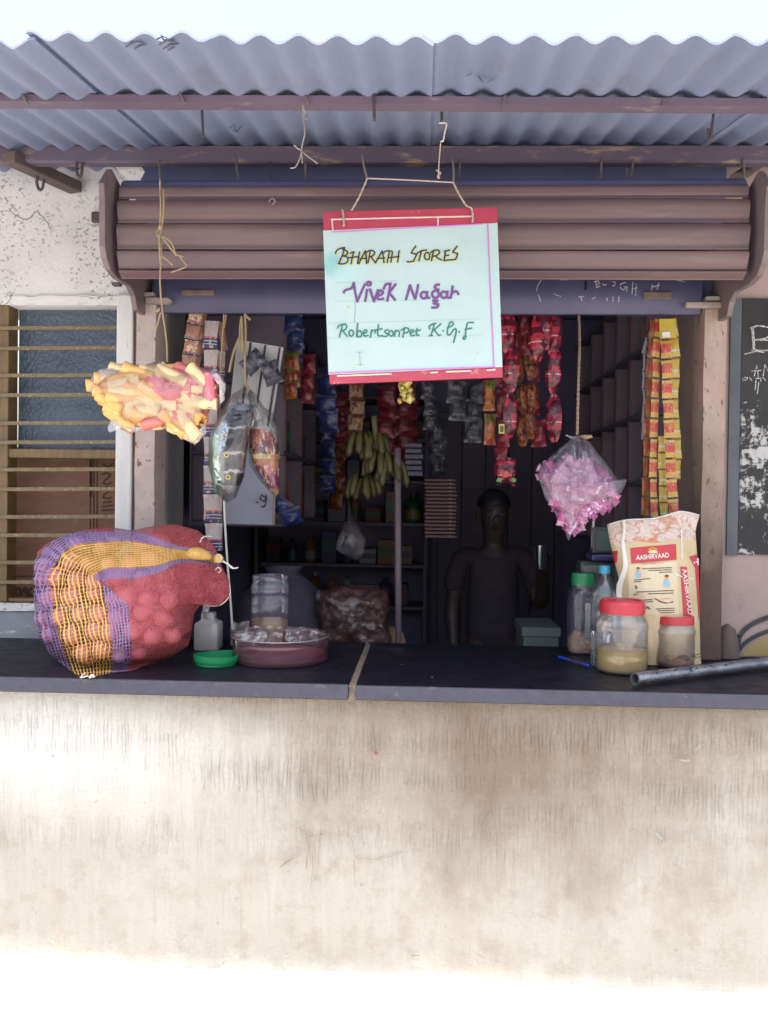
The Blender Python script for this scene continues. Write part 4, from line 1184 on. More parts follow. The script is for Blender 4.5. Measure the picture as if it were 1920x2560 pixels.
# brown snack packs in a big clear bag
m_brsn = M('brown_fried_snack', (.085, .027, .018), (.05, .017, .014), 40, .45, c3=(.16, .055, .032), s3=50, lo3=.58, hi3=.66, bump=.8, bscale=130)
F_bag = film('bag_film', (.98, .98, 1), .012, .22, .12, 1.0, 45)
OLS = [(790,1530),(800,1478),(838,1468),(880,1464),(925,1468),(968,1478),(974,1520),(968,1560),(978,1600),(960,1640),(880,1650),(800,1640),(806,1590),(798,1560)]
t = thing('snack_sack', 'large crumpled clear bag of brown fried snacks heaped behind the counter', 'sack', at(885, 1640, 2.95))
mb = MB(); pillow(mb, OLS, (885, 1555), 2.95, .075, .06, 90, 22, .030, 20, 4)
for v in mb.v: v += wobble(v, .012, 60, 6)
mb.build('snack_filling', m_brsn, t, smooth=True)
OLB = [(885 + (x - 885) * 1.05, 1555 + (y - 1555) * 1.06) for x, y in OLS]
mb = MB(); pillow(mb, OLB, (885, 1555), 2.945, .088, .07, 90, 16, .030, 20, 4)
for v in mb.v: v += wobble(v, .008, 40, 9)
mb.build('bag_film', F_bag, t, smooth=True)
mb = MB(); pillow(mb, [(788,1485),(800,1474),(806,1490),(800,1512),(790,1500)], (797, 1494), 2.93, .008, .006, 20, 4, .008, 60, 2); mb.build('loose_flap', F_dim, t, smooth=True)
mb = MB(); c = at(972, 1590, 3.0); mb.lathe([(0, .15), (.03, .148), (.052, .125), (.064, .085), (.066, .03), (.06, 0), (0, 0)], (c.x, 3.02, .956), 24)
o = mb.build('clay_pot', M('tan_clay', (.30, .20, .125), (.25, .165, .105), 9, .7), smooth=True); tag(o, 'tan rounded pot beside the pole at the back edge of the counter', 'pot')
# pale block and steel things at the right in the dark
t = thing('plastic_crate', 'dim grey green crate on the floor behind the right end of the counter', 'crate', (at(1355, 1590, 3.1).x, 3.1, .02))
mb = MB(); a, b_ = at(1308, 1620, 3.05), at(1398, 1572, 3.05); mb.box(a.x, b_.x, 3.05, 3.3, .60, b_.z); mb.build('crate_wall', M('grey_green_plastic', (.11, .13, .13), rough=.5), t, bevel=.006)
mb = MB(); mb.box(a.x - .006, b_.x + .006, 3.044, 3.306, b_.z - .03, b_.z + .004); mb.build('rim', M('grey_green_rim', (.13, .15, .15), rough=.5), t, bevel=.004)
mb = MB(); mb.box(a.x + .02, b_.x - .02, 3.07, 3.28, .021, .599); mb.build('stand', m_shd, t)

# ---- the shopkeeper, half lost in the dark ---------------------------------------------------
def skin(name, V, E, mat, parent, sub=2, root=0):
    me = bpy.data.meshes.new(name); me.from_pydata([v[0] for v in V], E, [])
    o = bpy.data.objects.new(name, me); COL.objects.link(o); o.parent = parent
    me.materials.append(mat)
    md = o.modifiers.new('skin', 'SKIN'); md.use_smooth_shade = True; md.branch_smoothing = .4
    if not me.skin_vertices: 
        bpy.context.view_layer.objects.active = o
    for i, v in enumerate(V):
        sv = me.skin_vertices[0].data[i]; r = v[1]
        sv.radius = r if isinstance(r, tuple) else (r, r); sv.use_root = (i == root)
    ss = o.modifiers.new('sub', 'SUBSURF'); ss.levels = sub; ss.render_levels = sub
    return o
PX, PY = at(1236, 1268, 3.95).x, 3.95
per = thing('person', 'person in dark shirt standing in the dim shop, raising a shiny steel tumbler', 'person', (PX, PY, .02))
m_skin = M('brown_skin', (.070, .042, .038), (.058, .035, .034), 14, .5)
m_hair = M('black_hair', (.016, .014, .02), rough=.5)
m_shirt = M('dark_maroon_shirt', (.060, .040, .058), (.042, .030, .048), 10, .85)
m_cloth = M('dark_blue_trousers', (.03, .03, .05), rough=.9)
hz = 1.505
V, E = [], []
def vx(x, y, z, r, par=None):
    V.append(((x, y, z), r))
    if par is not None: E.append((par, len(V) - 1))
    return len(V) - 1
pel = vx(0, 0, .86, (.125, .095)); bel = vx(0, -.01, 1.0, (.115, .09), pel); che = vx(0, 0, 1.16, (.135, .095), bel); ush = vx(0, .01, 1.265, (.10, .07), che)
nk = vx(0, 0, 1.34, .042, ush); hb = vx(0, -.005, 1.415, (.062, .07), nk); hm = vx(0, -.008, 1.485, (.074, .088), hb); ht = vx(0, .0, 1.545, (.064, .075), hm)
sl = vx(-.155, .01, 1.275, .05, ush); el_ = vx(-.19, .01, 1.03, .038, sl); wl_ = vx(-.175, -.07, .82, .026, el_); pl_ = vx(-.172, -.10, .76, (.022, .036), wl_)
sr = vx(.155, .01, 1.275, .05, ush); er = vx(.215, -.05, 1.06, .038, sr); wr_ = vx(.195, -.25, 1.25, .026, er); pr_ = vx(.19, -.28, 1.305, (.036, .022), wr_)
for s_ in (-1, 1):
    h_ = vx(s_*.085, 0, .80, .085, pel); kn = vx(s_*.095, -.01, .46, .058, h_); an = vx(s_*.095, .02, .09, .038, kn); ft = vx(s_*.10, -.06, .035, (.04, .03), an); to = vx(s_*.105, -.15, .028, (.04, .022), ft)
for k in range(4):       # fingers: hanging hand, then the hand closed round the tumbler
    a = vx(-.172 - .004, -.085 - .013*k, .735, .0085, pl_); b_ = vx(-.168, -.095 - .013*k, .70 + .004*abs(k-1.5), .008, a); vx(-.160, -.10 - .012*k, .672 + .005*abs(k-1.5), .0068, b_)
    a = vx(.155, -.315, 1.285 + .016*k, .0085, pr_); b_ = vx(.135, -.345, 1.287 + .016*k, .008, a); vx(.145, -.368, 1.289 + .015*k, .007, b_)
a = vx(-.152, -.075, .75, .009, pl_); vx(-.14, -.095, .72, .0078, a)
a = vx(.212, -.315, 1.31, .009, pr_); vx(.205, -.35, 1.325, .0078, a)
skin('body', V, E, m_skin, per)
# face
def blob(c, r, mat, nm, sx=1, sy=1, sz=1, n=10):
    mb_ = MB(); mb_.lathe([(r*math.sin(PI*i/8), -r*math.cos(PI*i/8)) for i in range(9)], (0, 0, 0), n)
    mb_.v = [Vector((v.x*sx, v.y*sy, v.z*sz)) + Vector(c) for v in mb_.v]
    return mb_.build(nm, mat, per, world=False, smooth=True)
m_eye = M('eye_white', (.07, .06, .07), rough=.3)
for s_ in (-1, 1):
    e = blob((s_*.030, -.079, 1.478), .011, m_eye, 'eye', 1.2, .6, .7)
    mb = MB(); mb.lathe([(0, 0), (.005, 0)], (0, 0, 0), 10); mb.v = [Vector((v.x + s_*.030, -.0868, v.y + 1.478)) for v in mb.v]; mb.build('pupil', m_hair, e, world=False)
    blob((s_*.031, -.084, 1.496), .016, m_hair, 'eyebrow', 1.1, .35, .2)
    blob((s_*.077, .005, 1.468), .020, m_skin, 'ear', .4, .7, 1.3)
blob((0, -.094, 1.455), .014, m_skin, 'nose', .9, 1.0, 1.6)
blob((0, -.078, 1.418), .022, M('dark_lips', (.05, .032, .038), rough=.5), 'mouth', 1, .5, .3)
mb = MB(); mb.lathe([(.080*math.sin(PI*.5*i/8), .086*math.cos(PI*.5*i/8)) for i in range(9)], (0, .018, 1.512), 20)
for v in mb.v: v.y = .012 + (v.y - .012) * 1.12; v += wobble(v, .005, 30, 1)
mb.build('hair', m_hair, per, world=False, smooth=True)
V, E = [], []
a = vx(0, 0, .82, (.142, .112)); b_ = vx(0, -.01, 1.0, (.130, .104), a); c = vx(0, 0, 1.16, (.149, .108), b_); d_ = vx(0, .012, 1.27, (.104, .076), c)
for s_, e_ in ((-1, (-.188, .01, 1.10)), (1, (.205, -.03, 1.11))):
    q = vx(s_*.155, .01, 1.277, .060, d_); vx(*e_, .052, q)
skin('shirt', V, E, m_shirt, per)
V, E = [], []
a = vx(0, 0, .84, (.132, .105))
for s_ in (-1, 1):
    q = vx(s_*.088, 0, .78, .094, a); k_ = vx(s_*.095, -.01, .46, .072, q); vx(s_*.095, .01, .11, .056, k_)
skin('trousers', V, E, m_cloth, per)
tp = Vector((PX + .165, PY - .345, .02 + 1.255))
mb = MB(); mb.lathe([(0, .004), (.024, .003), (.026, 0), (.033, .10), (.035, .102), (.031, .098), (.025, .008), (0, .008)], tp, 24)
o = mb.build('steel_tumbler', M('polished_steel', (.75, .75, .77), rough=.08, metal=1), smooth=40); tag(o, 'shiny steel tumbler held up by the person in the dark', 'tumbler')
# ================================================================== THINGS HANGING IN THE OPENING
# ---- the hand-lettered shop sign -------------------------------------------------------------
def sy(x, y): return 2.135 - (y - 520) / 430 * .055
def sg(x, y, off=0):
    p = at(x, y, sy(x, y)); p.y -= off; return p
def z4(x, y): return (780 + x / 3.318, 420 + y / 3.318)
TL, TR, BR, BL = (807, 529), (1243, 517), (1257, 943), (824, 960)
t = thing('shop_sign', 'hand lettered pale green paper sign on a red board, hung on twine', 'sign', sg(1030, 960))
m_redb = M('worn_red_board', (.43, .045, .075), (.36, .035, .07), 12, .45, bump=.15, c3=(.50, .16, .18), s3=34, lo3=.62, hi3=.70)
mb = MB(); fr = [sg(*p) for p in (TL, TR, BR, BL)]; bk = [p + Vector((0, .012, 0)) for p in fr]
mb.add(fr + bk, [(0,3,2,1), (4,5,6,7), (0,1,5,4), (1,2,6,5), (2,3,7,6), (3,0,4,7)])
mb.build('red_board', m_redb, t, bevel=.002)
def paper_mat():
    m, n, l, b = _new('pale_green_paper')
    b.inputs['Roughness'].default_value = .55
    v = _vec(n, l)
    col = _mix(n, l, _range(n, l, _noise(n, l, v, 7), .35, .65), (.395, .51, .49), (.425, .54, .52))
    for (px, py, r, c, k) in ((833, 662, .040, (.22, .44, .45), .9), (862, 684, .034, (.36, .56, .55), .75), (866, 765, .020, (.42, .54, .46), .55), (890, 905, .018, (.42, .52, .42), .55), (1073, 865, .009, (.42, .50, .48), .5), (868, 770, .006, (.5, .45, .3), .6)):
        c0 = sg(px, py)
        d = n.new('ShaderNodeVectorMath'); d.operation = 'DISTANCE'; l.new(v, d.inputs[0]); d.inputs[1].default_value = c0
        dd = _math(n, l, 'ADD', d.outputs['Value'], _math(n, l, 'MULTIPLY', _math(n, l, 'SUBTRACT', _noise(n, l, v, 30), .5), .012))
        col = _mix(n, l, _range(n, l, dd, r * .4, r, k, 0), col, c)
    f = _range(n, l, _noise(n, l, _vec(n, l, (1, 1, .6)), 60, 3), .70, .76)
    col = _mix(n, l, _math(n, l, 'MULTIPLY', f, .35), col, (.35, .40, .36))
    l.new(col, b.inputs['Base Color'])
    bp = n.new('ShaderNodeBump'); bp.inputs['Strength'].default_value = .35; bp.inputs['Distance'].default_value = .006
    l.new(_noise(n, l, v, 14, 3), bp.inputs['Height']); l.new(bp.outputs[0], b.inputs['Normal'])
    return m
pc = [(808, 577), (1243.5, 558), (1256, 918), (821.5, 937)]
mb = MB()
def paper(u, v):
    a = Vector(pc[0]).lerp(Vector(pc[1]), u); b_ = Vector(pc[3]).lerp(Vector(pc[2]), u); p = b_.lerp(a, v)
    return sg(p.x, p.y, .0012 + .0012 * (.5 + .5*noise.noise(Vector((u*3, v*3, 2)))))
mb.grid(paper, 24, 20); mb.build('paper', paper_mat(), t, smooth=True)
def strokes(lst, wd, m, nm, off=.0034, conv=z4, curve=3):
    s_ = MB()
    for st in lst:
        pts = [sg(*conv(*p), off + .00008 * rnd.random()) for p in st]
        if curve and len(pts) > 2 and not (len(st) == 3 and st[0] == st[2]): pts = smooth_line(pts, curve)
        s_.ribbon(pts, wd)
    return s_.build(nm, m, t)
def ell(cx, cy, rx, ry, a0=0, a1=360, n=14): return [(cx + rx*math.cos(math.radians(a0+(a1-a0)*i/n)), cy + ry*math.sin(math.radians(a0+(a1-a0)*i/n))) for i in range(n+1)]
L1 = [[(270,664),(256,720),(224,795)], [(196,712),(205,690),(230,673),(272,664)], [(255,680),(285,690),(298,708),(285,726),(258,734)], [(258,734),(290,742),(300,765),(286,790),(250,800),(218,796)],
      [(318,712),(333,704),(352,700)], [(345,702),(325,798)], [(296,748),(345,744),(392,738)], [(395,700),(378,795)],
      [(388,798),(415,745),(444,690)], [(444,690),(450,740),(452,796)], [(398,757),(455,752)], [(484,690),(476,740),(464,792)], [(455,702),(480,688),(508,690),(520,708),(505,732),(474,742)], [(490,740),(508,766),(528,788)],
      [(526,792),(555,742),(582,692)], [(582,692),(592,740),(597,788)], [(540,756),(604,750)], [(590,712),(618,692),(664,694)], [(642,696),(634,740),(624,788)], [(640,748),(722,738)], [(668,700),(655,784)], [(724,690),(710,784)],
      [(861,652),(840,680),(823,708)], [(823,708),(868,720)], [(868,720),(855,750),(842,778)], [(842,778),(815,782),(790,781)],
      [(872,712),(905,692),(950,685)], [(908,694),(898,730),(886,772)], ell(955, 735, 22, 30), [(1008,690),(1000,730),(990,772)], [(984,706),(1008,690),(1042,684),(1058,702),(1042,724),(1008,736)], [(1025,734),(1048,754),(1075,768)],
      [(1108,692),(1102,730),(1094,772)], [(1098,694),(1140,686)], [(1102,732),(1134,727)], [(1094,772),(1142,766)], [(1204,652),(1184,678),(1166,702)], [(1166,702),(1208,714)], [(1208,714),(1200,740),(1190,762)], [(1190,762),(1165,766),(1140,766)]]
strokes(L1, .0050, M('yellow_pen', (.55, .50, .16), rough=.6), 'lettering', .0026, lambda x, y: z4(x + 5, y + 4))
strokes(L1, .0036, M('black_pen', (.018, .016, .014), rough=.5), 'lettering', .0040)
L2 = [[(264,1036),(275,1018),(305,1008),(330,998),(345,960)], [(347,955),(358,1030),(376,1110)], [(376,1110),(410,1030),(440,968)], [(458,1012),(450,1060),(442,1106)], ell(472, 962, 17, 15),
      [(482,1008),(498,1060),(514,1108)], [(514,1108),(532,1060),(548,1016)], [(540,1062),(575,1054),(590,1034),(572,1018),(550,1036),(540,1070),(556,1094),(592,1086)],
      [(596,1004),(614,968),(654,962)], [(650,964),(640,1030),(624,1104)], [(694,966),(668,1002),(640,1036)], [(640,1036),(664,1066),(688,1096)],
      [(812,976),(798,1030),(780,1092)], [(812,976),(832,1030),(854,1086)], [(880,972),(870,1030),(856,1086)], ell(928, 1058, 25, 27), [(956,1030),(950,1062),(956,1080),(974,1078)],
      [(1054,970),(1030,972),(1018,990),(1034,1006),(1052,1012)], ell(1024, 1050, 28, 30), [(1004,1102),(1040,1104),(1012,1124),(1046,1134),(1036,1158),(996,1160)], ell(1094, 1054, 26, 26), [(1124,1026),(1120,1062),(1128,1080),(1146,1076)],
      [(1166,984),(1160,1030),(1150,1080)], [(1158,1048),(1180,1028),(1204,1030),(1212,1050)]]
strokes(L2, .0062, M('purple_pen', (.14, .045, .19), rough=.5), 'lettering')
L3 = [[(212,1332),(222,1312),(245,1302),(275,1297)], [(254,1304),(242,1350),(228,1404)], [(250,1302),(276,1298),(290,1318),(276,1342),(246,1353)], [(258,1353),(276,1378),(292,1398)], ell(326, 1372, 19, 25),
      [(380,1292),(374,1350),(370,1404)], ell(394, 1378, 19, 26), [(426,1376),(452,1366),(456,1350),(438,1346),(426,1370),(436,1396),(466,1390)], [(494,1344),(490,1376),(484,1408)], [(490,1368),(508,1350),(526,1352),(522,1372)],
      [(552,1302),(546,1350),(546,1386),(560,1396),(582,1392)], [(526,1346),(582,1336)], [(632,1346),(608,1350),(606,1366),(628,1380),(616,1400),(590,1396)], ell(656, 1374, 18, 22), [(692,1348),(688,1372),(684,1398)], [(688,1366),(708,1350),(724,1362),(722,1398)],
      [(768,1332),(760,1370),(754,1408)], [(738,1350),(770,1328),(798,1334),(804,1352),(786,1368),(760,1372)], [(814,1374),(838,1364),(840,1348),(824,1346),(814,1372),(826,1394),(852,1388)], [(872,1334),(866,1366),(870,1390),(888,1388)], [(856,1358),(900,1346)],
      [(976,1338),(972,1318),(994,1300),(1026,1290)], [(1014,1294),(1002,1344),(986,1392)], [(1068,1294),(1040,1322),(1010,1346)], [(1014,1346),(1036,1374),(1050,1392),(1066,1386)], [(974,1394),(1000,1392)], [(1086,1352),(1092,1354)],
      [(1120,1330),(1150,1318),(1172,1296),(1160,1278),(1140,1290),(1128,1330),(1120,1368),(1132,1388),(1152,1376),(1170,1346)], [(1168,1348),(1190,1336),(1196,1356),(1186,1400),(1174,1448)], [(1218,1360),(1224,1362)],
      [(1340,1284),(1310,1284),(1288,1290),(1280,1330),(1272,1380),(1276,1404),(1262,1424),(1252,1412),(1266,1396)], [(1268,1342),(1326,1330)]]
strokes(L3, .0036, M('green_pen', (.012, .16, .115), rough=.5), 'lettering')
strokes([[(175,534),(800,500),(1410,468)], [(1457,468),(1480,1050),(1508,1645)], [(142,1702),(800,1674),(1515,1651)]], .0030, M('magenta_pen', (.52, .14, .50), rough=.5), 'border_line', .0036, curve=0)
strokes([[(190,955),(700,938)], [(195,1109),(900,1098)], [(130,1290),(1410,1254)], [(130,1412),(1420,1388)], [(750,780),(1250,754)], [(1250,616),(1290,612)]], .0007, M('ruled_line', (.30, .42, .42), rough=.7), 'ruled_line', .0031, curve=0)
strokes([[(352,1095),(362,1180),(352,1250),(358,1290)], [(370,1532),(425,1528)], [(372,1634),(430,1630)], [(395,1525),(402,1645)], [(300,1150),(316,1162)], [(1362,1536),(1378,1540)]], .0011, M('grey_crease', (.24, .30, .30), rough=.7), 'crease_mark', .0031)
m_wtrim = M('ivory_line', (.62, .52, .42), (.55, .40, .36), 60, .6)
for st in ([(160,430),(740,416),(1320,404)], [(168,434),(170,480),(176,534)], [(1045,416),(1045,476)], [(212,1726),(655,1709)], [(985,1699),(1040,1696)], [(1115,1692),(1315,1685)], [(1452,1679),(1518,1673)]):
    strokes([st], .0040, m_wtrim, 'ivory_border', .0022, curve=0)
# twine that carries it
def twist(pts, r, name, par, m=m_string, k=7):
    pts = smooth_line(pts, k); mb_ = MB()
    L = 0; cum = [0]
    for a, b_ in zip(pts, pts[1:]): L += (b_ - a).length; cum.append(L)
    N = max(8, int(L / .004)); out = []
    j = 0
    for i in range(N + 1):
        d = L * i / N
        while j < len(cum) - 2 and cum[j+1] < d: j += 1
        out.append(pts[j].lerp(pts[j+1], (d - cum[j]) / max(1e-9, cum[j+1] - cum[j])))
    for ph in (0, PI):
        q = [p + Vector((math.cos(i*.9 + ph), math.sin(i*.9 + ph), .3*math.sin(i*.9+ph))) * r * .55 for i, p in enumerate(out)]
        mb_.tube(q, r * .62, 5)
    return mb_.build(name, m, par, smooth=True)
m_tw = M('pale_sisal', (.46, .37, .30), (.34, .27, .22), 200, .9)
kl, kr = (918, 446), (1133, 456)
twist([at(905, 386, 2.40), at(910, 415, 2.25), at(*kl, 2.125)], .0026, 'twine', t, m_tw)
twist([at(1131, 396, 2.40), at(1134, 430, 2.25), at(*kr, 2.125)], .0026, 'twine', t, m_tw)
twist([at(*kl, 2.122), at(1020, 450, 2.12), at(*kr, 2.122)], .0032, 'twine', t, m_tw)
twist([at(*kl, 2.122), at(898, 492, 2.12), at(879, 526, 2.128)], .0026, 'twine', t, m_tw)
twist([at(*kr, 2.122), at(1148, 486, 2.12), at(1166, 514, 2.122), at(1178, 520, 2.125), at(1182, 540, 2.126), at(1181, 556, 2.126)], .0026, 'twine', t, m_tw)
twist([at(856, 524, 2.13), at(859, 545, 2.127), at(860, 566, 2.125)], .0028, 'twine', t, m_tw)
twist([at(1102, 352, 2.0), at(1098, 400, 2.06), at(1096, 440, 2.12)], .0016, 'wire_tie', t, m_tw)
twist([at(1092, 425, 2.118), at(1100, 432, 2.118), at(1095, 440, 2.118), at(1098, 446, 2.118)], .0032, 'wire_tie', t, m_tw)
rod([(1097,308),(1116,309),(1112,330),(1108,352),(1103,352)], 2.0, .0022, M('bright_wire', (.48, .44, .42), rough=.5), 'wire_hook', t, 4)

# ---- frayed strings -----------------------------------------------------------------------------
def string_thing(lb, lines, Y, r, m=m_string, nm='string', Y2=None):
    x, y = lines[0][0]; t_ = thing('string', lb, 'string', at(x, y, Y))
    for ln in lines:
        mb_ = MB(); n_ = max(1, len(ln) - 1)
        mb_.tube(smooth_line([at(x, y, Y + .004*math.sin(y*.07) + (0 if Y2 is None else (Y2 - Y) * i / n_)) for i, (x, y) in enumerate(ln)], 6), r, 5); mb_.build('strand', m, t_, smooth=True)
    return t_
m_fray = M('grey_frayed_string', (.36, .31, .29), (.25, .21, .2), 200, .9)
string_thing('frayed grey string knotted round the outer purlin, left of the sign', [[(757,262),(758,290),(762,330),(754,372),(756,408)], [(754,376),(742,370),(735,362)], [(754,378),(748,400),(738,418),(726,420)], [(756,380),(775,395),(794,409)], [(756,270),(764,282),(757,292),(768,298)]], 1.965, .0016, m_fray)
# twine of the snack tube bag
tw_ = string_thing('long loose jute twine holding the bag of snack tubes', [[(400,452),(400,470),(402,520),(400,570),(403,640),(400,700),(405,770),(416,850),(418,905)], [(408,470),(409,520),(404,572),(398,600),(401,660)],
      [(401,566),(392,582),(400,598)], [(404,590),(420,612),(438,634),(458,642)], [(405,590),(428,606),(440,640)], [(448,640),(464,660),(462,668),(428,681)], [(404,640),(418,650),(432,664)], [(400,775),(386,782),(400,770)], [(402,780),(388,832)]], 2.195, .0024, m_string, Y2=2.195)
mb = MB(); mb.tube(smooth_line([at(398, 404, 2.43), at(399, 425, 2.33), at(400, 452, 2.195)], 5), .0024, 5); mb.build('strand', m_string, tw_, smooth=True)
mb = MB(); mb.lathe([(0, -.008), (.005, -.005), (.006, 0), (.005, .006), (0, .009)], at(401, 568, 2.195), 8); mb.build('knot', m_string, tw_, smooth=True)

# ---- bag of fried snack tubes ----------------------------------------------------------------------
SB = [(228,950),(247,924),(278,918),(312,906),(350,916),(392,901),(425,915),(470,922),(520,916),(533,925),(548,960),(556,985),(540,1010),(520,1030),(508,1068),(486,1107),(465,1098),(448,1082),(405,1070),(370,1062),(345,1072),(315,1065),(283,1066),(282,1044),(252,1002),(222,968)]
Fb = film('clear_snack_bag', (1, .99, .98), .05, .30, .10, 1.0, 40, (.85, .80, .80))
t = thing('snack_bag', 'clear plastic bag of orange and pink snack tubes hanging before the left post', 'bag', at(400, 915, 2.2), None)
mb = MB(); pillow(mb, SB, (390, 990), 2.2, .066, .06, 90, 12, .012, 22, 11); mb.build('bag_film', Fb, t, smooth=True)
def ruffle(pts, Y, name, par, m, d=.012):
    """loose crumpled flap of the bag"""
    mb_ = MB()
    c = Vector((sum(p[0] for p in pts)/len(pts), sum(p[1] for p in pts)/len(pts)))
    pillow(mb_, pts, c, Y, d, d*.3, 40, 5, .012, 40, len(pts)); return mb_.build(name, m, par, smooth=True)
Ff = film('bag_fold_film', (1, .99, .99), .16, .42, .10, 1.0, 40, (.80, .78, .82))
for k, pts in enumerate(([(216,968),(226,948),(247,926),(280,920),(300,930),(270,945),(246,962),(232,985)], [(268,1068),(284,1040),(306,1062),(340,1074),(362,1066),(330,1084),(296,1072),(272,1082)],
            [(455,1080),(476,1078),(500,1086),(512,1060),(516,1082),(490,1112),(470,1104)], [(538,925),(520,934),(545,950),(560,985),(548,1012),(562,1000),(566,960),(552,936)], [(470,922),(500,930),(530,924),(545,932),(520,944),(488,940)])):
    ruffle(pts, 2.17 if k != 4 else 2.2, 'film_fold', t, Ff, .010)
ruffle([(295,922),(330,908),(372,925),(392,901),(410,905),(432,920),(400,930),(340,938)], 2.2, 'loose_flap', t, Fb)
def snack_tube_mesh(mat, L, r, bend, seed):
    mb = MB(); n = 9
    pts = [Vector((L * (i/6 - .5), bend * math.sin(PI * i/6), 0)) for i in range(7)]
    rs = [r * (1 + .10 * noise.noise(Vector((i * .8, seed, 0)))) for i in range(7)]
    mb.tube(pts, rs, n, caps=False)
    mb.tube(list(reversed(pts)), [q * .62 for q in reversed(rs)], n, caps=False)
    b0 = len(mb.v) - 7*n
    for e, (o_, i_) in enumerate(((0, 6), (6, 0))):
        for k in range(n):
            k2 = (k+1) % n
            a = mb.v[o_*n + k]; b_ = mb.v[o_*n + k2]
            ia = min(range(n), key=lambda q: (mb.v[b0 + i_*n + q] - a).length); ib = min(range(n), key=lambda q: (mb.v[b0 + i_*n + q] - b_).length)
            f = [o_*n + k, o_*n + k2, b0 + i_*n + ib, b0 + i_*n + ia]
            if len(set(f)) == 4: mb.f.append(f if e else list(reversed(f))); mb.mi.append(0); mb.uv.append([(0, 0)] * 4)
    for v in mb.v: v += wobble(v, r * .16, 60, seed)
    o = mb.build('snack_tube', mat, None, smooth=60); me = o.data; bpy.data.objects.remove(o); return me
fr_o = M('orange_fried_snack', (.80, .43, .14), (.76, .37, .105), 30, .55, bump=.2, c3=(.82, .60, .36), s3=60, lo3=.55, hi3=.7)
fr_y = M('pale_yellow_fried_snack', (.80, .60, .34), (.77, .54, .27), 45, .55, bump=.3)
fr_p = M('pink_fried_snack', (.70, .17, .21), (.66, .13, .18), 30, .55, bump=.2, c3=(.74, .34, .34), s3=50, lo3=.55, hi3=.7)
fr_r = M('red_fried_snack', (.68, .20, .16), (.64, .16, .14), 45, .55, bump=.3)
tubes = {k: [snack_tube_mesh(m, .085, .0165, .006 * s_, s_ * 3 + i) for s_ in (-1, .4, 1)] for i, (k, m) in enumerate((('o', fr_o), ('y', fr_y), ('p', fr_p), ('r', fr_r)))}
lab = {'o': 'orange fried snack tube in the left part of the clear bag', 'y': 'pale yellow fried snack tube in the hanging clear bag', 'p': 'pink fried snack tube in the right part of the clear bag', 'r': 'red fried snack tube in the right part of the clear bag'}
SBi = [(390 + (x - 390) * .86, 990 + (y - 990) * .84) for x, y in SB]
placed = []
tries = 0
while len(placed) < 84 and tries < 9000:
    tries += 1
    x, y = rnd.uniform(240, 545), rnd.uniform(915, 1095)
    ang = (x - 380) / 170 * .55 + rnd.gauss(.25, .33)
    dx, dy = 34*math.cos(ang), 34*math.sin(ang)
    if not (inside((x, y), SBi) and inside((x + dx, y + dy), SB) and inside((x - dx, y - dy), SB)): continue
    layer = 0 if len(placed) < 42 else 1
    if any(l == layer and (x - a)**2 + ((y - b_)*1.6)**2 < (29 if layer == 0 else 33)**2 for a, b_, l in placed): 
        if tries < 3000 or layer == 1: continue
    placed.append((x, y, layer))
    q = (x - 222) / 330
    if q + rnd.uniform(-.12, .12) < .52: k = 'o' if rnd.random() < .72 else 'y'
    else: k = rnd.choice('pprry' if y < 1000 else 'rpyyo')
    o = link_mesh('snack_tube', rnd.choice(tubes[k]), None, at(x, y, 2.2 - .024 + .030*layer + rnd.uniform(-.006, .006)), (rnd.uniform(-.3, .3), ang + rnd.uniform(-.1, .1), rnd.uniform(-.25, .25)))
    tag(o, lab[k], 'snack', 'snack tubes in the clear bag')

# ---- pink sweets in a knotted bag -----------------------------------------------------------------
CB = [(1446,1086),(1475,1105),(1505,1145),(1538,1190),(1552,1204),(1569,1195),(1560,1222),(1537,1248),(1530,1262),(1495,1282),(1460,1302),(1432,1332),(1421,1352),(1408,1322),(1388,1285),(1363,1245),(1350,1205),(1342,1185),(1356,1160),(1400,1120),(1436,1092)]
CY = 2.36
t = thing('sweet_bag', 'knotted clear bag of pink wrapped sweets hanging on brown twine', 'bag', at(1445, 1086, CY))
Fc = film('clear_sweet_bag', (.99, .98, 1), .085, .32, .14, .8, 30, (.60, .52, .68))
mb = MB(); pillow(mb, CB, (1450, 1210), CY, .060, .055, 80, 14, .010, 26, 4)
for v in mb.v:      # gathers running to the knot
    k0 = at(1445, 1088, CY); d = (v - k0); L = math.hypot(d.x, d.z)
    if L < .22: v.y += .007 * math.sin(math.atan2(d.x, -d.z) * 15) * min(1, L / .05) * (1 - L/.22)
mb.build('bag_film', Fc, t, smooth=True)
for pts in ([(1446,1090),(1430,1090),(1414,1086),(1412,1090),(1432,1100)], [(1446,1090),(1462,1086),(1480,1087),(1482,1094),(1462,1100)]):
    ruffle(pts, CY, 'knot_end', t, Fc if pts[1][0] < 1440 else m_string, .008)
twist([at(1447, 788, CY + .16), at(1449, 860, CY + .10), at(1446, 960, CY + .04), at(1443, 1086, CY)], .0040, 'twine', t, M('brown_twine', (.28, .20, .15), (.20, .14, .10), 160, .9))
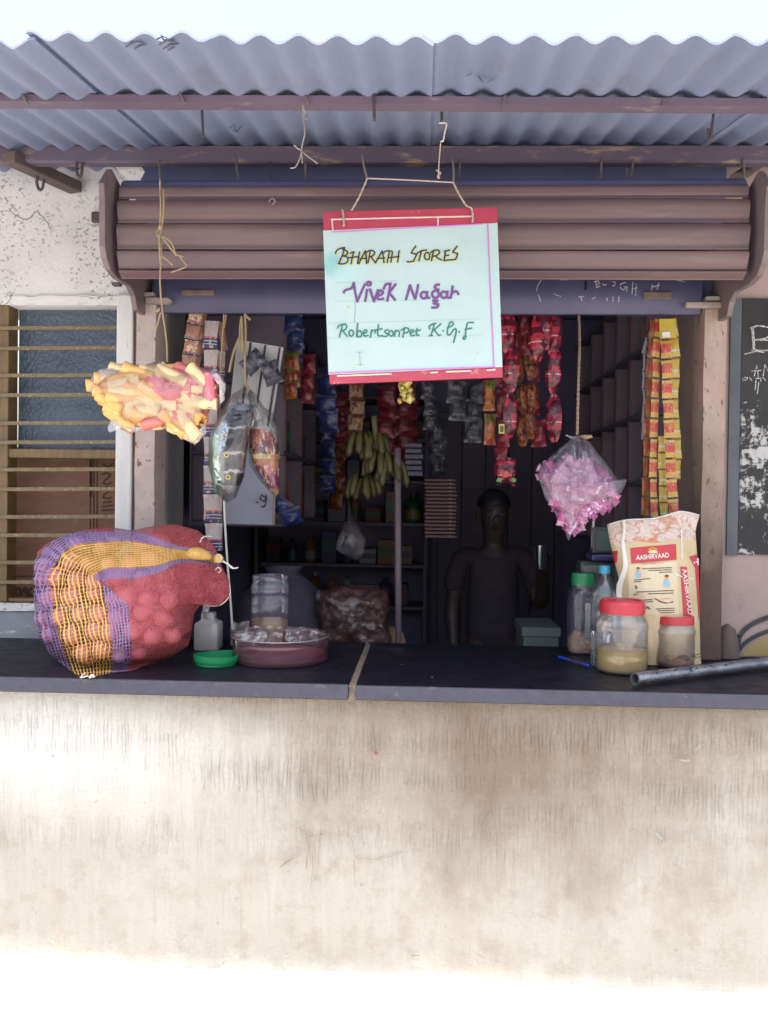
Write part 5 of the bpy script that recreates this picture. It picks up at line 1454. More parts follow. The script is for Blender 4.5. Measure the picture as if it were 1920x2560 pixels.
def sweet_mesh(mat, seed):
    mb = MB(); L, h, d = .030, .0135, .010
    def f(u, v, s=1):
        x = (u - .5) * (L + .016)
        e = min(1, max(0, (L/2 + .001 - abs(x)) / .004)) if abs(x) < L/2 + .001 else 0
        fan = 1 if e > .3 else .55 + .6 * min(1, (abs(x) - L/2) / .008)
        z = (v - .5) * h * fan; y = -s * (d/2 * e * math.sin(PI*v)**.5 + .0005) + (.0016 * math.sin(v*14 + seed) if e < .3 else 0)
        return Vector((x, y, z)) + wobble((x*30, v, s), .0008, 2, seed)
    for s in (1, -1): mb.grid(lambda u, v: f(u, v, s), 10, 4, flip=(s < 0))
    o = mb.build('sweet', mat, None, smooth=50); me = o.data; bpy.data.objects.remove(o); return me
sm = [printed('pink_sweet_wrapper', [(0, (.40, .20, .30)), (.17, (.29, .05, .15)), (.80, (.38, .20, .30))], (.34, .11, .22), 2.2, .52, .56, rough=.3, bump=.4, horizontal=True),
      printed('deep_pink_sweet_wrapper', [(0, (.24, .04, .14)), (.24, (.31, .065, .18)), (.58, (.46, .40, .45)), (.70, (.26, .045, .15))], (.24, .08, .19), 2.5, .58, .60, rough=.3, bump=.4, horizontal=True),
      printed('pale_pink_sweet_wrapper', [(0, (.30, .09, .20)), (.2, (.36, .14, .25)), (.8, (.31, .08, .19))], (.46, .38, .44), 2.5, .58, .60, rough=.3, bump=.4, horizontal=True)]
sweets = [sweet_mesh(m, i) for i, m in enumerate(sm)]
CBi = [(1449 + (x - 1449) * .84, 1220 + (y - 1220) * .86) for x, y in CB]
n_ = 0; tries = 0
while n_ < 150 and tries < 8000:
    tries += 1
    x, y = rnd.uniform(1345, 1545), rnd.uniform(1140, 1340)
    if y < 1160 + abs(x - 1430) * .16 + 8*math.sin(x*.06) or not inside((x, y), CBi): continue
    if x > 1532: continue
    dd = max(0, 1 - ((x-1450)/100)**2 - ((y-1225)/120)**2) ** .5
    o = link_mesh('sweet', rnd.choice(sweets), None, at(x, y, CY - (.040 * dd - (n_ % 3) * .012)), (rnd.uniform(-.3, .3), rnd.gauss(1.0, .6), rnd.uniform(-.2, .2)), (1.35, 1.2, 1.5))
    tag(o, 'pink wrapped sweet among the others in the knotted bag', 'sweet', 'pink wrapped sweets in the knotted bag'); n_ += 1

# ---- foil packs in a clear bag, left ----------------------------------------------------------------
KY = 2.47
t = thing('foil_pack', 'long black and silver foil snack pack with a green edge, in clear film', 'snack pack', at(580, 1236, KY))
KA = [(590,1007),(566,1018),(552,1045),(537,1080),(530,1115),(528,1155),(532,1190),(538,1215),(546,1236),(570,1238),(592,1230),(606,1190),(612,1140),(617,1100),(614,1055),(622,1025),(632,1012)]
def foil_black():
    m, n, l, b = _new('black_silver_foil')
    tc = n.new('ShaderNodeTexCoord'); sp = n.new('ShaderNodeSeparateXYZ'); l.new(tc.outputs['UV'], sp.inputs[0])
    cr = n.new('ShaderNodeValToRGB'); cr.color_ramp.interpolation = 'CONSTANT'
    el = cr.color_ramp.elements; st = [(0, (.20, .20, .22)), (.10, (.03, .03, .035)), (.24, (.34, .34, .34)), (.27, (.03, .03, .035)), (.44, (.32, .32, .32)), (.47, (.04, .04, .05)), (.72, (.30, .30, .30)), (.75, (.03, .03, .04)), (.93, (.25, .25, .27))]
    while len(el) < len(st): el.new(.5)
    for e, (p, c) in zip(el, st): e.position = p; e.color = _c(c)
    f = _noise(n, l, tc.outputs['UV'], 6, 4)
    vv = _math(n, l, 'ADD', sp.outputs[1], _math(n, l, 'MULTIPLY', _math(n, l, 'SUBTRACT', f, .5), .10))
    l.new(vv, cr.inputs[0])
    u = _math(n, l, 'ADD', sp.outputs[0], _math(n, l, 'MULTIPLY', _math(n, l, 'SUBTRACT', f, .5), .12))
    col = _mix(n, l, _range(n, l, u, .30, .36), (.20, .22, .21), cr.outputs[0])
    col = _mix(n, l, _range(n, l, u, .22, .25), (.03, .19, .09), col)
    l.new(col, b.inputs['Base Color']); b.inputs['Roughness'].default_value = .30; b.inputs['Metallic'].default_value = 0
    bp = n.new('ShaderNodeBump'); bp.inputs['Strength'].default_value = .8; bp.inputs['Distance'].default_value = .006
    l.new(_noise(n, l, _vec(n, l, (1, 1, 2.2)), 26, 3, .5, .5), bp.inputs['Height']); l.new(bp.outputs[0], b.inputs['Normal'])
    return m
KA = [(578 + (x - 578) * 1.10, y) for x, y in KA]
mb = MB(); pillow(mb, KA, (576, 1120), KY, .045, .04, 64, 10, .012, 24, 6, q=.6); mb.build('foil_body', foil_black(), t, smooth=True)
for x, y in ((566, 1138), (570, 1193)):
    c = at(x, y, KY - .052); mb = MB(); mb.lathe([(.004, 0), (.0075, 0)], (0, 0, 0), 14); mb.v = [Vector((v.x, 0, v.y)) + c for v in mb.v]
    mb.build('yellow_ring', M('yellow_print', (.52, .44, .10), rough=.4), t)
Fk = film('crinkled_clear_film', (1, 1, 1), .012, .26, .09, 1.0, 40, (.8, .8, .85))
def cone_film(name, pts, Y, d, par, seed):
    mb_ = MB(); c = Vector((sum(p[0] for p in pts)/len(pts), sum(p[1] for p in pts)/len(pts))); pillow(mb_, pts, c, Y, d, d, 56, 8, .012, 26, seed); return mb_.build(name, Fk, par, smooth=True)
cone_film('clear_film', [(612,962),(600,975),(578,985),(570,1000),(545,1045),(522,1085),(520,1160),(534,1225),(556,1250),(566,1258),(590,1245),(612,1190),(622,1100),(634,1040),(640,1012),(630,980)], KY, .062, t, 3)
t = thing('foil_pack', 'brown and purple printed snack pack in clear film right of the black one', 'snack pack', at(690, 1242, KY + .02))
KB = [(624,1080),(640,1050),(655,1045),(672,1070),(690,1100),(701,1140),(699,1180),(697,1236),(688,1242),(672,1222),(655,1195),(636,1168),(622,1130)]
P_brp = printed('brown_purple_foil', [(0, (.30, .20, .10)), (.10, (.20, .04, .09)), (.34, (.30, .06, .10)), (.40, (.36, .10, .03)), (.48, (.46, .36, .12)), (.54, (.13, .02, .025)), (.72, (.30, .06, .03)), (.86, (.4, .4, .42))], (.48, .16, .08), 5, .56, .58, rough=.22, bump=.9, c_b=(.5, .45, .42))
mb = MB(); pillow(mb, KB, (662, 1140), KY + .02, .045, .04, 56, 9, .012, 26, 9, q=.6); mb.build('foil_body', P_brp, t, smooth=True)
cone_film('clear_film', [(618,964),(640,985),(660,1018),(682,1030),(700,1065),(706,1120),(702,1180),(697,1248),(680,1236),(650,1202),(622,1160),(616,1100),(624,1020)], KY + .02, .058, t, 8)
tt = string_thing('twine knotted on the clear film of the two foil packs', [[(612,784),(614,830),(612,900),(614,962)], [(604,790),(600,830),(606,880),(604,790)], [(612,786),(622,796),(626,800)], [(614,962),(622,972),(618,980)], [(606,826),(584,880),(573,930)]], 2.46, .0036, m_string)
string_thing('thin twine hanging left of the clear film', [[(560,784),(556,850),(550,950),(548,960)], [(566,786),(560,820)]], 2.52, .0028, m_string)

# ---- white display boards behind ---------------------------------------------------------------------
m_bd = M('grey_white_board', (.31, .315, .41), (.27, .275, .37), 6, .6, bump=.15, c3=(.30, .30, .34), s3=7, lo3=.6, hi3=.8)
t = thing('white_board', 'plain grey white board with a smudged 9 hanging inside the opening', 'board', at(620, 1312, 2.84))
q = [at(562, 1075, 2.84), at(690, 1085, 2.86), at(684, 1313, 2.86), at(560, 1310, 2.84)]
mb = MB(); mb.add(q + [p + Vector((0, .012, 0)) for p in q], [(0,3,2,1), (4,5,6,7), (0,1,5,4), (1,2,6,5), (2,3,7,6), (3,0,4,7)]); mb.build('board_sheet', m_bd, t, bevel=.002)
def bdp(x, y): return at(x, y, 2.834)
s_ = MB()
for st in ([(664,1244),(654,1238),(650,1248),(660,1254),(666,1244),(664,1238)], [(666,1244),(664,1262),(656,1268)], [(654,1268),(662,1266)], [(640,1256),(646,1256)]): s_.ribbon([bdp(*p) for p in st], .004)
s_.build('lettering', m_ink, t)
mb = MB(); mb.tube([at(686, 1240, 2.83), at(684, 1311, 2.83)], .004, 6); mb.build('brown_binding', M('brown_binding', (.26, .19, .15), rough=.7), t)
t = thing('white_board', 'white ribbed board tilted behind the foil packs, dark upright lines on it', 'board', at(640, 1080, 2.80))
q = [at(592, 848, 2.72), at(708, 868, 2.72), at(676, 1078, 2.82), at(568, 1064, 2.82)]
mb = MB(); mb.add(q + [p + Vector((0, .014, 0)) for p in q], [(0,3,2,1), (4,5,6,7), (0,1,5,4), (1,2,6,5), (2,3,7,6), (3,0,4,7)])
mb.build('board_sheet', M('white_board', (.52, .51, .53), (.46, .45, .48), 8, .45), t, bevel=.002)
for k in (.30, .62, .93):
    a, b_ = q[0].lerp(q[1], k), q[3].lerp(q[2], k); mb = MB(); mb.bar(a + Vector((0, -.003, -.004)), b_ + Vector((0, -.003, .004)), .006, .004, up=Vector((0, 1, 0))); mb.build('upright_line', m_dkstrip, t)
for k, (x, y, w_, s0) in enumerate(((655, 905, .05, P_silver), (668, 925, .045, P_silver))):
    o = link_mesh('sweet_packet', pk(P_silver, .06, .075, .03)[k], None, at(x, y - 20, 2.68), (.2, .8 - k*1.2, .3)); tag(o, 'shiny silver crumpled packet pinned to the ribbed white board, ' + ('upper one' if k == 0 else 'lower one'), 'packet', 'silver packets on the ribbed board')

# ---- sachet strips --------------------------------------------------------------------------------------
def sachet_mesh(w, h, d, mat, seed=0):
    return packet_mesh(w, h, d, mat, seed, 4, 6, .10)
def sachets(lb, path, Y, n, w, mats, group, tilt=0, Y1=None, gap=.96):
    """perforated strip of sachets following path (px) from top to bottom"""
    pts = smooth_line([at(x, y, Y + ((Y1 or Y) - Y) * i / (len(path)-1)) for i, (x, y) in enumerate(path)], 8)
    L = [0]
    for a, b_ in zip(pts, pts[1:]): L.append(L[-1] + (b_ - a).length)
    h = L[-1] / n
    t_ = thing('sachet_strip', lb, 'sachet strip', pts[0], group)
    me = [sachet_mesh(w, h * gap, .007, m_, k) for k, m_ in enumerate(mats)]
    for k in range(n):
        d = h * k; i = max(j for j in range(len(L) - 1) if L[j] <= d + 1e-9)
        p = pts[i].lerp(pts[i+1], (d - L[i]) / max(1e-9, L[i+1] - L[i])); dr = (pts[min(i+2, len(pts)-1)] - pts[i]).normalized()
        ry = math.atan2(-dr.x, -dr.z)
        o = link_mesh('sachet', rnd.choice(me), t_, (0, 0, 0), (rnd.uniform(-.10, .10), ry + rnd.uniform(-.03, .03), tilt + rnd.uniform(-.16, .16)))
        # mesh hangs down from its origin
        o.location = p - pts[0]
        o.location.y += rnd.uniform(-.003, .003)
    return t_
S_cake = printed('biscuit_sachet_print', [(0, (.05, .04, .09)), (.17, (.36, .05, .05)), (.24, (.50, .40, .32)), (.62, (.42, .22, .12)), (.86, (.40, .05, .06)), (.93, (.45, .42, .42))], (.33, .10, .03), 3.2, .48, .52, rough=.28, bump=.25, c_b=(.56, .46, .36))
S_cake2 = printed('dark_biscuit_sachet_print', [(0, (.16, .10, .10)), (.2, (.28, .12, .08)), (.8, (.20, .10, .09))], (.30, .16, .11), 3, .5, .54, rough=.28, bump=.25)
S_blue = printed('navy_white_sachet_print', [(0, (.025, .025, .11)), (.13, (.40, .36, .38)), (.16, (.025, .025, .10)), (.24, (.45, .42, .44)), (.27, (.04, .04, .12)), (.36, (.48, .06, .07)), (.42, (.42, .36, .36)), (.9, (.46, .42, .42))], (.40, .30, .26), 2.6, .54, .58, rough=.3, bump=.25)
S_yel = printed('yellow_red_sachet_print', [(0, (.03, .02, .015)), (.035, (.44, .27, .05)), (.30, (.42, .035, .03)), (.80, (.46, .30, .06)), (.955, (.05, .03, .02))], (.34, .17, .04), 3.4, .55, .60, rough=.28, bump=.3, c_b=(.50, .22, .12))
S_yel2 = printed('plain_yellow_sachet_print', [(0, (.30, .18, .03)), (.06, (.50, .36, .06)), (.3, (.50, .46, .40)), (.42, (.48, .33, .05)), (.92, (.34, .2, .04))], (.40, .26, .04), 4, .58, .61, rough=.28, bump=.3)
S_brn = printed('brown_red_sachet_print', [(0, (.04, .02, .02)), (.05, (.30, .12, .03)), (.4, (.36, .05, .03)), (.85, (.28, .11, .03))], (.20, .07, .02), 3, .5, .55, rough=.3, bump=.3)
S_blk = printed('black_white_sachet_print', [(0, (.02, .02, .025)), (.2, (.30, .30, .31)), (.6, (.03, .03, .035)), (.75, (.34, .34, .35))], (.02, .02, .02), 2, .6, .62, rough=.3, bump=.2, horizontal=True)
sachets('biscuit picture sachet strip beside the left return of the opening', [(492,775),(487,800),(478,860),(470,915),(466,975),(470,1040)], 2.60, 7, .044, [S_cake, S_cake, S_cake2], 'sachet strips at the left end', .15)
sachets('brown edged sachet strip hung close behind the biscuit strip', [(508,778),(504,830),(492,915),(488,1000)], 2.63, 6, .026, [S_cake2], 'sachet strips at the left end', .5)
sachets('long navy and white sachet strip reaching down to the onion sack', [(530,802),(528,860),(527,950),(526,1060),(526,1170),(528,1280),(532,1380)], 2.62, 8, .046, [S_blue], 'sachet strips at the left end')
sachets('second navy and white sachet strip, nearly hidden beside the first', [(552,806),(556,840),(552,920),(545,1010),(546,1180),(548,1380)], 2.68, 8, .024, [S_blue, S_cake2], 'sachet strips at the left end', .5)
sachets('yellow and red sachet strip, frontmost of those at the right return', [(1661,800),(1664,850),(1668,950),(1672,1060),(1676,1160),(1681,1240),(1684,1296)], 2.56, 10, .031, [S_yel], 'sachet strips at the right end', -.2)
sachets('yellow and red sachet strip left of the frontmost one', [(1648,796),(1642,870),(1640,960),(1636,1060),(1634,1170),(1636,1296)], 2.585, 10, .026, [S_yel], 'sachet strips at the right end', .25)
sachets('shiny plain yellow sachet strip nearest the right return', [(1679,795),(1684,850),(1688,930),(1684,1000),(1690,1100),(1690,1200)], 2.60, 8, .030, [S_yel2], 'sachet strips at the right end', -.1)
sachets('brown red sachet strip behind the yellow ones', [(1636,800),(1630,880),(1624,980),(1618,1090),(1616,1190),(1614,1292)], 2.62, 10, .030, [S_brn], 'sachet strips at the right end', .3)
sachets('black and silver sachet strip, leftmost at the right end', [(1630,802),(1614,860),(1610,930),(1610,1000),(1608,1100)], 2.66, 7, .018, [S_blk], 'sachet strips at the right end', .4)
sachets('thin yellow sachet strip tucked low between the yellow red strips', [(1656,1090),(1656,1150),(1658,1220),(1660,1300)], 2.60, 5, .026, [S_yel2], 'sachet strips at the right end', .1)
# top card of the yellow strips
t = thing('header_card', 'bright yellow header card with a white patch, topping the yellow sachets', 'card', at(1668, 845, 2.53))
q = [at(1648, 797, 2.545), at(1687, 797, 2.545), at(1692, 845, 2.53), at(1650, 845, 2.53)]
mb = MB(); mb.add(q + [p + Vector((0, .003, 0)) for p in q], [(0,3,2,1), (4,5,6,7), (0,1,5,4), (1,2,6,5), (2,3,7,6), (3,0,4,7)]); mb.build('card', M('yellow_card', (.52, .40, .08), (.48, .34, .06), 30, .35), t)
mb = MB(); mb.add([at(1655, 830, 2.529), at(1675, 829, 2.529), at(1676, 843, 2.527), at(1656, 843, 2.527)], [(0, 3, 2, 1)]); mb.build('white_patch', M('white_print', (.6, .58, .52), rough=.4), t)

# ---- red and brown snack packs on strips, right of the sign -------------------------------------------------
PR = pk(P_red, .066, .14, .048, 4, .6); PR2 = pk(P_red, .060, .15, .046, 4, .7); PB = pk(P_brown, .046, .10, .032, 3, .65); PY_ = pk(P_dkred, .05, .09, .03, 3)
gp = 'snack packs hanging on strips right of the sign'
bag_strip('snack_strip', 'red snack pack strip, the long one touching the edge of the sign', 'snack strip', 1276, 775, [770, 868, 985], 2.66, 0, PR, gp, 6, m_dkstrip, 55)
bag_strip('snack_strip', 'red snack pack strip nearest the candy bag twine', 'snack strip', 1385, 775, [770, 864, 985], 2.66, 0, PR2, gp, 6, m_dkstrip, 60)
bag_strip('snack_strip', 'red and silver packs bunched short under the shutter rail', 'snack strip', 1350, 775, [760, 790], 2.64, 0, PR, gp, 10, m_dkstrip, 60)
bag_strip('snack_strip', 'short red pack pair hanging highest, next to the sign edge', 'snack strip', 1310, 775, [776, 815], 2.70, 0, PY_, gp, 5, m_dkstrip, 25)
bag_strip('snack_strip', 'brown snack pack strip between the two long red strips', 'snack strip', 1328, 775, [865, 955, 1020], 2.76, 0, PB, gp, 5, m_dkstrip, 25)
bag_strip('snack_strip', 'brown snack pack strip close behind the long red strip', 'snack strip', 1304, 900, [800, 880, 960, 1040], 2.82, 0, PB, gp, 4, m_dkstrip, 25)
bag_strip('snack_strip', 'dim brown green pack strip under the corner of the sign', 'snack strip', 1226, 940, [950, 1035], 2.76, 0, pk(P_orange, .04, .10, .03), gp, 4, m_dkstrip, 25)
bag_strip('snack_strip', 'dark red snack pack strip filling the gap between the long red strips', 'snack strip', 1342, 800, [800, 885, 970, 1050], 2.86, 0, PY_, gp, 8, m_dkstrip, 50)
bag_strip('snack_strip', 'dark red snack pack strip half hidden behind the sign corner', 'snack strip', 1255, 900, [900, 975, 1050, 1120], 2.84, 0, PY_, gp, 6, m_dkstrip, 50)
t = thing('red_pouch', 'red pouch with a round badge and green corners, lowest under the red strip', 'pouch', at(1266, 1140, 2.62))
mb = MB(); pillow(mb, [(1243,1150),(1266,1142),(1290,1150),(1288,1185),(1282,1208),(1290,1218),(1268,1206),(1240,1214),(1246,1200),(1240,1170)], (1266, 1178), 2.62, .022, .02, 40, 6, .006, 40, 2); mb.build('pouch_body', P_red, t, smooth=True)
m_grl = M('green_leaf_print', (.05, .22, .05), rough=.4)
for sx in (-1, 1):
    c = (1266 + sx*18, 1200); mb = MB(); q = [at(c[0] - 8, c[1] + 3, 2.594), at(c[0] - 3, c[1] - 6, 2.594), at(c[0] + 7, c[1] - 3, 2.594), at(c[0] + 4, c[1] + 6, 2.594)]; mb.add(q, [(0, 3, 2, 1)]); mb.build('green_corner', m_grl, t)
c = at(1265, 1186, 2.592); mb = MB(); mb.lathe([(0, 0), (.006, 0), (.010, .001)], (0, 0, 0), 16); mb.v = [Vector((v.x, -v.z, v.y)) + c for v in mb.v]; mb.build('round_badge', M('badge_red', (.45, .05, .04), rough=.3), t)
def n8(u, v): return at(1250 + 9*u, 1080 - 15*v, 2.61)
t = thing('price_tag', 'small yellow tag marked 8 stuck beside the long red strip', 'tag', at(1254, 1082, 2.62))
mb = MB(); q = [at(1247, 1060, 2.615), at(1261, 1060, 2.615), at(1261, 1084, 2.615), at(1247, 1084, 2.615)]; mb.add(q + [p + Vector((0, .002, 0)) for p in q], [(0,3,2,1), (4,5,6,7), (0,1,5,4), (1,2,6,5), (2,3,7,6), (3,0,4,7)]); mb.build('tag_card', M('tag_yellow', (.45, .42, .08), rough=.5), t)
text_mesh('8', n8, mats=M('tag_black', (.02, .02, .02), rough=.6), parent=t, bold=.02)
# shiny yellow bundle under the sign
t = thing('yellow_bundle', 'small bundle of shiny yellow wrapped pieces hanging below the sign', 'bundle', at(1012, 950, 2.5))
m_yf = M('yellow_foil', (.62, .50, .12), (.50, .34, .08), 60, .25, bump=.8, bscale=110, metal=.3, c3=(.66, .64, .56), s3=70, lo3=.55, hi3=.6)
for k in range(15):
    x, y = 1012 + rnd.uniform(-15, 15), 950 + 55 * k / 15
    if k > 11: x = 1012 + (k - 13) * 12; y = 998 + rnd.uniform(-4, 4)
    mb = MB(); r = 8 + rnd.uniform(-1, 3)
    pillow(mb, [(x + r*math.cos(2*PI*i/9) * (1 + .3*math.sin(i*3.1 + k)), y + r*1.2*math.sin(2*PI*i/9)) for i in range(9)], (x, y), 2.5 - .012 * (k % 3), .010, .01, 14, 3, .004, 90, k); mb.build('wrapped_piece', m_yf, t, smooth=True)
mb = MB(); mb.tube([at(1013, 800, 2.52), at(1012, 950, 2.51)], .0015, 5); mb.build('string', m_string, t)

# ---- thin white cord at the left --------------------------------------------------------------------------
string_thing('thin white cord hanging from the foil packs down to the counter', [[(560,1250),(562,1300),(568,1400),(576,1500),(581,1575)]], 2.50, .0034, m_white_s)
string_thing('grey wire loop hanging low against the shutter left of the sign', [[(672,505),(680,496),(688,503),(680,512)]], 2.24, .0015, m_fray)
# ================================================================== GOODS ON THE COUNTER
TOP = CZ + .0008
# ---- net sack of onions -----------------------------------------------------------------------
SO = [(83,1445),(94,1380),(120,1358),(154,1341),(210,1325),(270,1316),(328,1326),(370,1318),(436,1310),(498,1326),(540,1368),(548,1399),(556,1418),(575,1453),(575,1491),(552,1515),(520,1513),(501,1513),(486,1530),(482,1569),(471,1615),(430,1640),(386,1657),(328,1677),(270,1684),(232,1692),(193,1688),(166,1669),(127,1638),(108,1607),(93,1561),(86,1520)]
path = [(232,1695,46),(226,1640,60),(212,1570,66),(198,1500,66),(192,1446,64),(206,1408,50),(262,1388,34),(330,1386,34),(390,1388,26),(440,1386,14),(500,1390,10),(552,1400,9)]
pl_ = smooth_line([Vector(p) for p in path], 6)
cum = [0]
for a, b_ in zip(pl_, pl_[1:]): cum.append(cum[-1] + (b_.xy - a.xy).length)
def band(x, y):
    best = None
    for i in range(len(pl_) - 1):
        a, b_ = pl_[i], pl_[i+1]; d = b_.xy - a.xy; L2 = d.length_squared
        t_ = max(0, min(1, ((x - a.x)*d.x + (y - a.y)*d.y) / max(1e-9, L2))); q = a.xy + d * t_
        e = Vector((x, y)) - q; dist = e.length
        if best is None or dist < best[0]:
            best = (dist, (1 if d.x*e.y - d.y*e.x > 0 else -1), a.z + (b_.z - a.z)*t_, cum[i] + (cum[i+1]-cum[i])*t_)
    return best[1] * best[0] / best[2], best[3] / 100
OY = 2.33
def sack_base(x, y, t_):
    d = max(0, 1 - t_**2.6) ** .55
    low = min(1, max(0, (y - 1330) / 330))
    fx = 1 if x < 440 else max(.35, 1 - (x - 440) / 160)
    return OY - (.115 + .085 * low) * d * fx
oc = Vector((280, 1500)); SOr = resample(SO, 220)
onions = []
r_on = .0275
gy = 1362
row = 0
while gy < 1690:
    gx = 100 + (26 if row % 2 else 0)
    while gx < 480:
        x, y = gx + rnd.uniform(-13, 13), gy + rnd.uniform(-10, 10)
        if inside((x, y), [(oc.x + (p.x - oc.x)*.90, oc.y + (p.y - oc.y)*.92) for p in SOr[::4]]) and not (x > 400 and y < 1470) and x < 442:
            onions.append((x, y, r_on * rnd.uniform(.78, 1.22)))
        gx += 50
    gy += 44; row += 1
def tparam(x, y):
    """how far out towards the rim a point lies"""
    d = Vector((x, y)) - oc; a = d.length
    if a < 1e-6: return 0
    d /= a; lo, hi = 0, 600
    for _ in range(18):
        m_ = (lo + hi) / 2; p = oc + d * m_
        if inside((p.x, p.y), SOr): lo = m_
        else: hi = m_
    return min(1, a / max(1, hi))
on3 = []
for (x, y, r) in onions:
    Yb = sack_base(x, y, tparam(x, y))
    c = at(x, y, Yb + r * (.62 + .10 * min(1, max(0, (x - 258) / 60)) + .4 * min(1, max(0, (1412 - y) / 20))))
    if c.z < TOP + r + .002: c.z = TOP + r + .002
    on3.append((c, r))
m_onion = M('papery_onion_skin', (.60, .22, .27), (.46, .13, .19), 30, .35, c3=(.56, .30, .28), s3=22, lo3=.55, hi3=.68, stretch=(1, 1, .5), bump=.2)
on_me = []
for k in range(3):
    mb = MB(); mb.lathe([(0, -.96), (.30, -.93), (.72, -.68), (.98, -.18), (.95, .25), (.68, .66), (.28, .90), (.10, 1.04), (.06, 1.2), (0, 1.22)], (0, 0, 0), 14)
    for v in mb.v: v += wobble(v, .06, 1.6, k)
    o = mb.build('onion', m_onion, None, smooth=True); on_me.append(o.data); bpy.data.objects.remove(o)
for (c, r) in on3:
    o = link_mesh('onion', rnd.choice(on_me), None, c, (rnd.uniform(-1, 1), rnd.uniform(-1, 1), rnd.uniform(0, 6)), (r * .94,) * 3)
    tag(o, 'reddish onion showing through the mesh of the onion sack', 'onion', 'onions in the net sack')
def net_mat():
    m, n, l, b = _new('woven_net')
    out = n['Material Output']
    tc = n.new('ShaderNodeTexCoord'); sp = n.new('ShaderNodeSeparateXYZ'); l.new(tc.outputs['UV'], sp.inputs[0])
    v = _vec(n, l)
    u = sp.outputs[0]; s_ = sp.outputs[1]
    wob = _math(n, l, 'MULTIPLY', _math(n, l, 'SUBTRACT', _noise(n, l, v, 30, 3), .5), .30)
    au = _math(n, l, 'ABSOLUTE', _math(n, l, 'ADD', u, _math(n, l, 'MULTIPLY', wob, .4)))
    def line(src, freq, wd):
        f = _math(n, l, 'FRACT', _math(n, l, 'MULTIPLY', _math(n, l, 'ADD', src, _math(n, l, 'MULTIPLY', wob, .25)), freq))
        f = _math(n, l, 'ABSOLUTE', _math(n, l, 'SUBTRACT', f, .5))
        return _range(n, l, f, wd - .04, wd + .04, 1, 0)
    A = line(u, 6.4, .19); B = line(s_, 11, .09)
    An = line(u, 8.0, .24); Bn = line(s_, 13, .17)
    yel = _range(n, l, au, .97, 1.02, 1, 0); pur = _range(n, l, au, 1.70, 1.86, 1, 0)
    col = _mix(n, l, pur, _mix(n, l, _range(n, l, _noise(n, l, v, 40, 4), .35, .7), (.40, .062, .078), (.48, .115, .125)), (.23, .155, .31))
    col = _mix(n, l, yel, col, (.62, .36, .09))
    a_y = _math(n, l, 'MAXIMUM', A, _math(n, l, 'MULTIPLY', B, .85)); a_p = _math(n, l, 'MAXIMUM', _math(n, l, 'MULTIPLY', An, .9), _math(n, l, 'MULTIPLY', Bn, .8))
    a_r = _range(n, l, _noise(n, l, _vec(n, l, (1, 1, 1)), 380, 2), .38, .62, .36, .80)
    mx = n.new('ShaderNodeMix'); l.new(pur, mx.inputs[0]); l.new(a_r, mx.inputs[2]); l.new(a_p, mx.inputs[3])
    my = n.new('ShaderNodeMix'); l.new(yel, my.inputs[0]); l.new(mx.outputs[0], my.inputs[2]); l.new(a_y, my.inputs[3])
    # gathered cloth on top is layered and lets less through
    lay = _range(n, l, s_, 2.75, 3.0, 0, .35)
    al = _math(n, l, 'MAXIMUM', my.outputs[0], lay)
    l.new(col, b.inputs['Base Color']); b.inputs['Roughness'].default_value = .55; b.inputs['Specular IOR Level'].default_value = .35
    l.new(al, b.inputs['Alpha'])
    bp = n.new('ShaderNodeBump'); bp.inputs['Strength'].default_value = .6; bp.inputs['Distance'].default_value = .004
    l.new(_math(n, l, 'ADD', my.outputs[0], _math(n, l, 'MULTIPLY', _noise(n, l, v, 50, 4), .6)), bp.inputs['Height']); l.new(bp.outputs[0], b.inputs['Normal'])
    return m
t = thing('onion_sack', 'red net sack of onions with purple and yellow woven stripes, tied at its neck', 'sack', (at(280, 1680, 2.3).x, 2.3, TOP))
N, R = 220, 64
mb = MB(); vs, uvs, fs = [], [], []
for r in range(R + 1):
    t_ = r / R; t_ = 1 - (1 - t_)**1.25
    for k in range(N):
        p = oc.lerp(SOr[k], t_)
        Y = sack_base(p.x, p.y, t_)
        w3 = at(p.x, p.y, Y)
        # loose cloth folds on top and at the neck
        loose = max(0, min(1, (1420 - p.y) / 60)) if p.x < 430 else 1
        w3.y += loose * .010 * noise.noise(Vector((p.x * .018 + p.y*.012, p.y * .06 - p.x*.02, 3))) * (1 - t_**6)
        if p.x > 430:
            w3.y += .012 * math.sin((p.y - 1390) * .10 + (p.x - 430) * .03) * (1 - t_**8)
        w3.y -= .004 + (.012 * (.5 + noise.noise(Vector((p.x*.010, p.y*.022 + p.x*.010, 8)))) + .006 * noise.noise(Vector((p.x*.03 - p.y*.02, p.y*.03, 2)))) * (1 - t_**6) * (1 if p.x > 262 else .15)
        ymin = w3.y + .004 * (1 - loose)
        for c, rr in on3:
            dx = w3.x - c.x; dz = w3.z - c.z; d2 = dx*dx + dz*dz
            if d2 < (rr + .012)**2:
                h = c.y - math.sqrt(max(0, (rr + .003)**2 - d2)) if d2 < (rr + .003)**2 else 9
                h2 = c.y - .010 + .9 * (math.sqrt(d2) - rr)
                ymin = min(ymin, h, max(h2, ymin - .006))
        w3.y = ymin
        if w3.z < TOP + .001:
            w3 = onz(p.x, p.y, TOP + .001) if p.y > 1600 else Vector((w3.x, w3.y, TOP + .001))
        vs.append(w3); uvs.append(band(p.x, p.y))
for r in range(R):
    for k in range(N):
        k2 = (k + 1) % N; fs.append((r*N+k, r*N+k2, (r+1)*N+k2, (r+1)*N+k))
mb.add(vs, fs, 0, uvs)
vs2, uv2, fs2 = [], [], []     # back of the sack
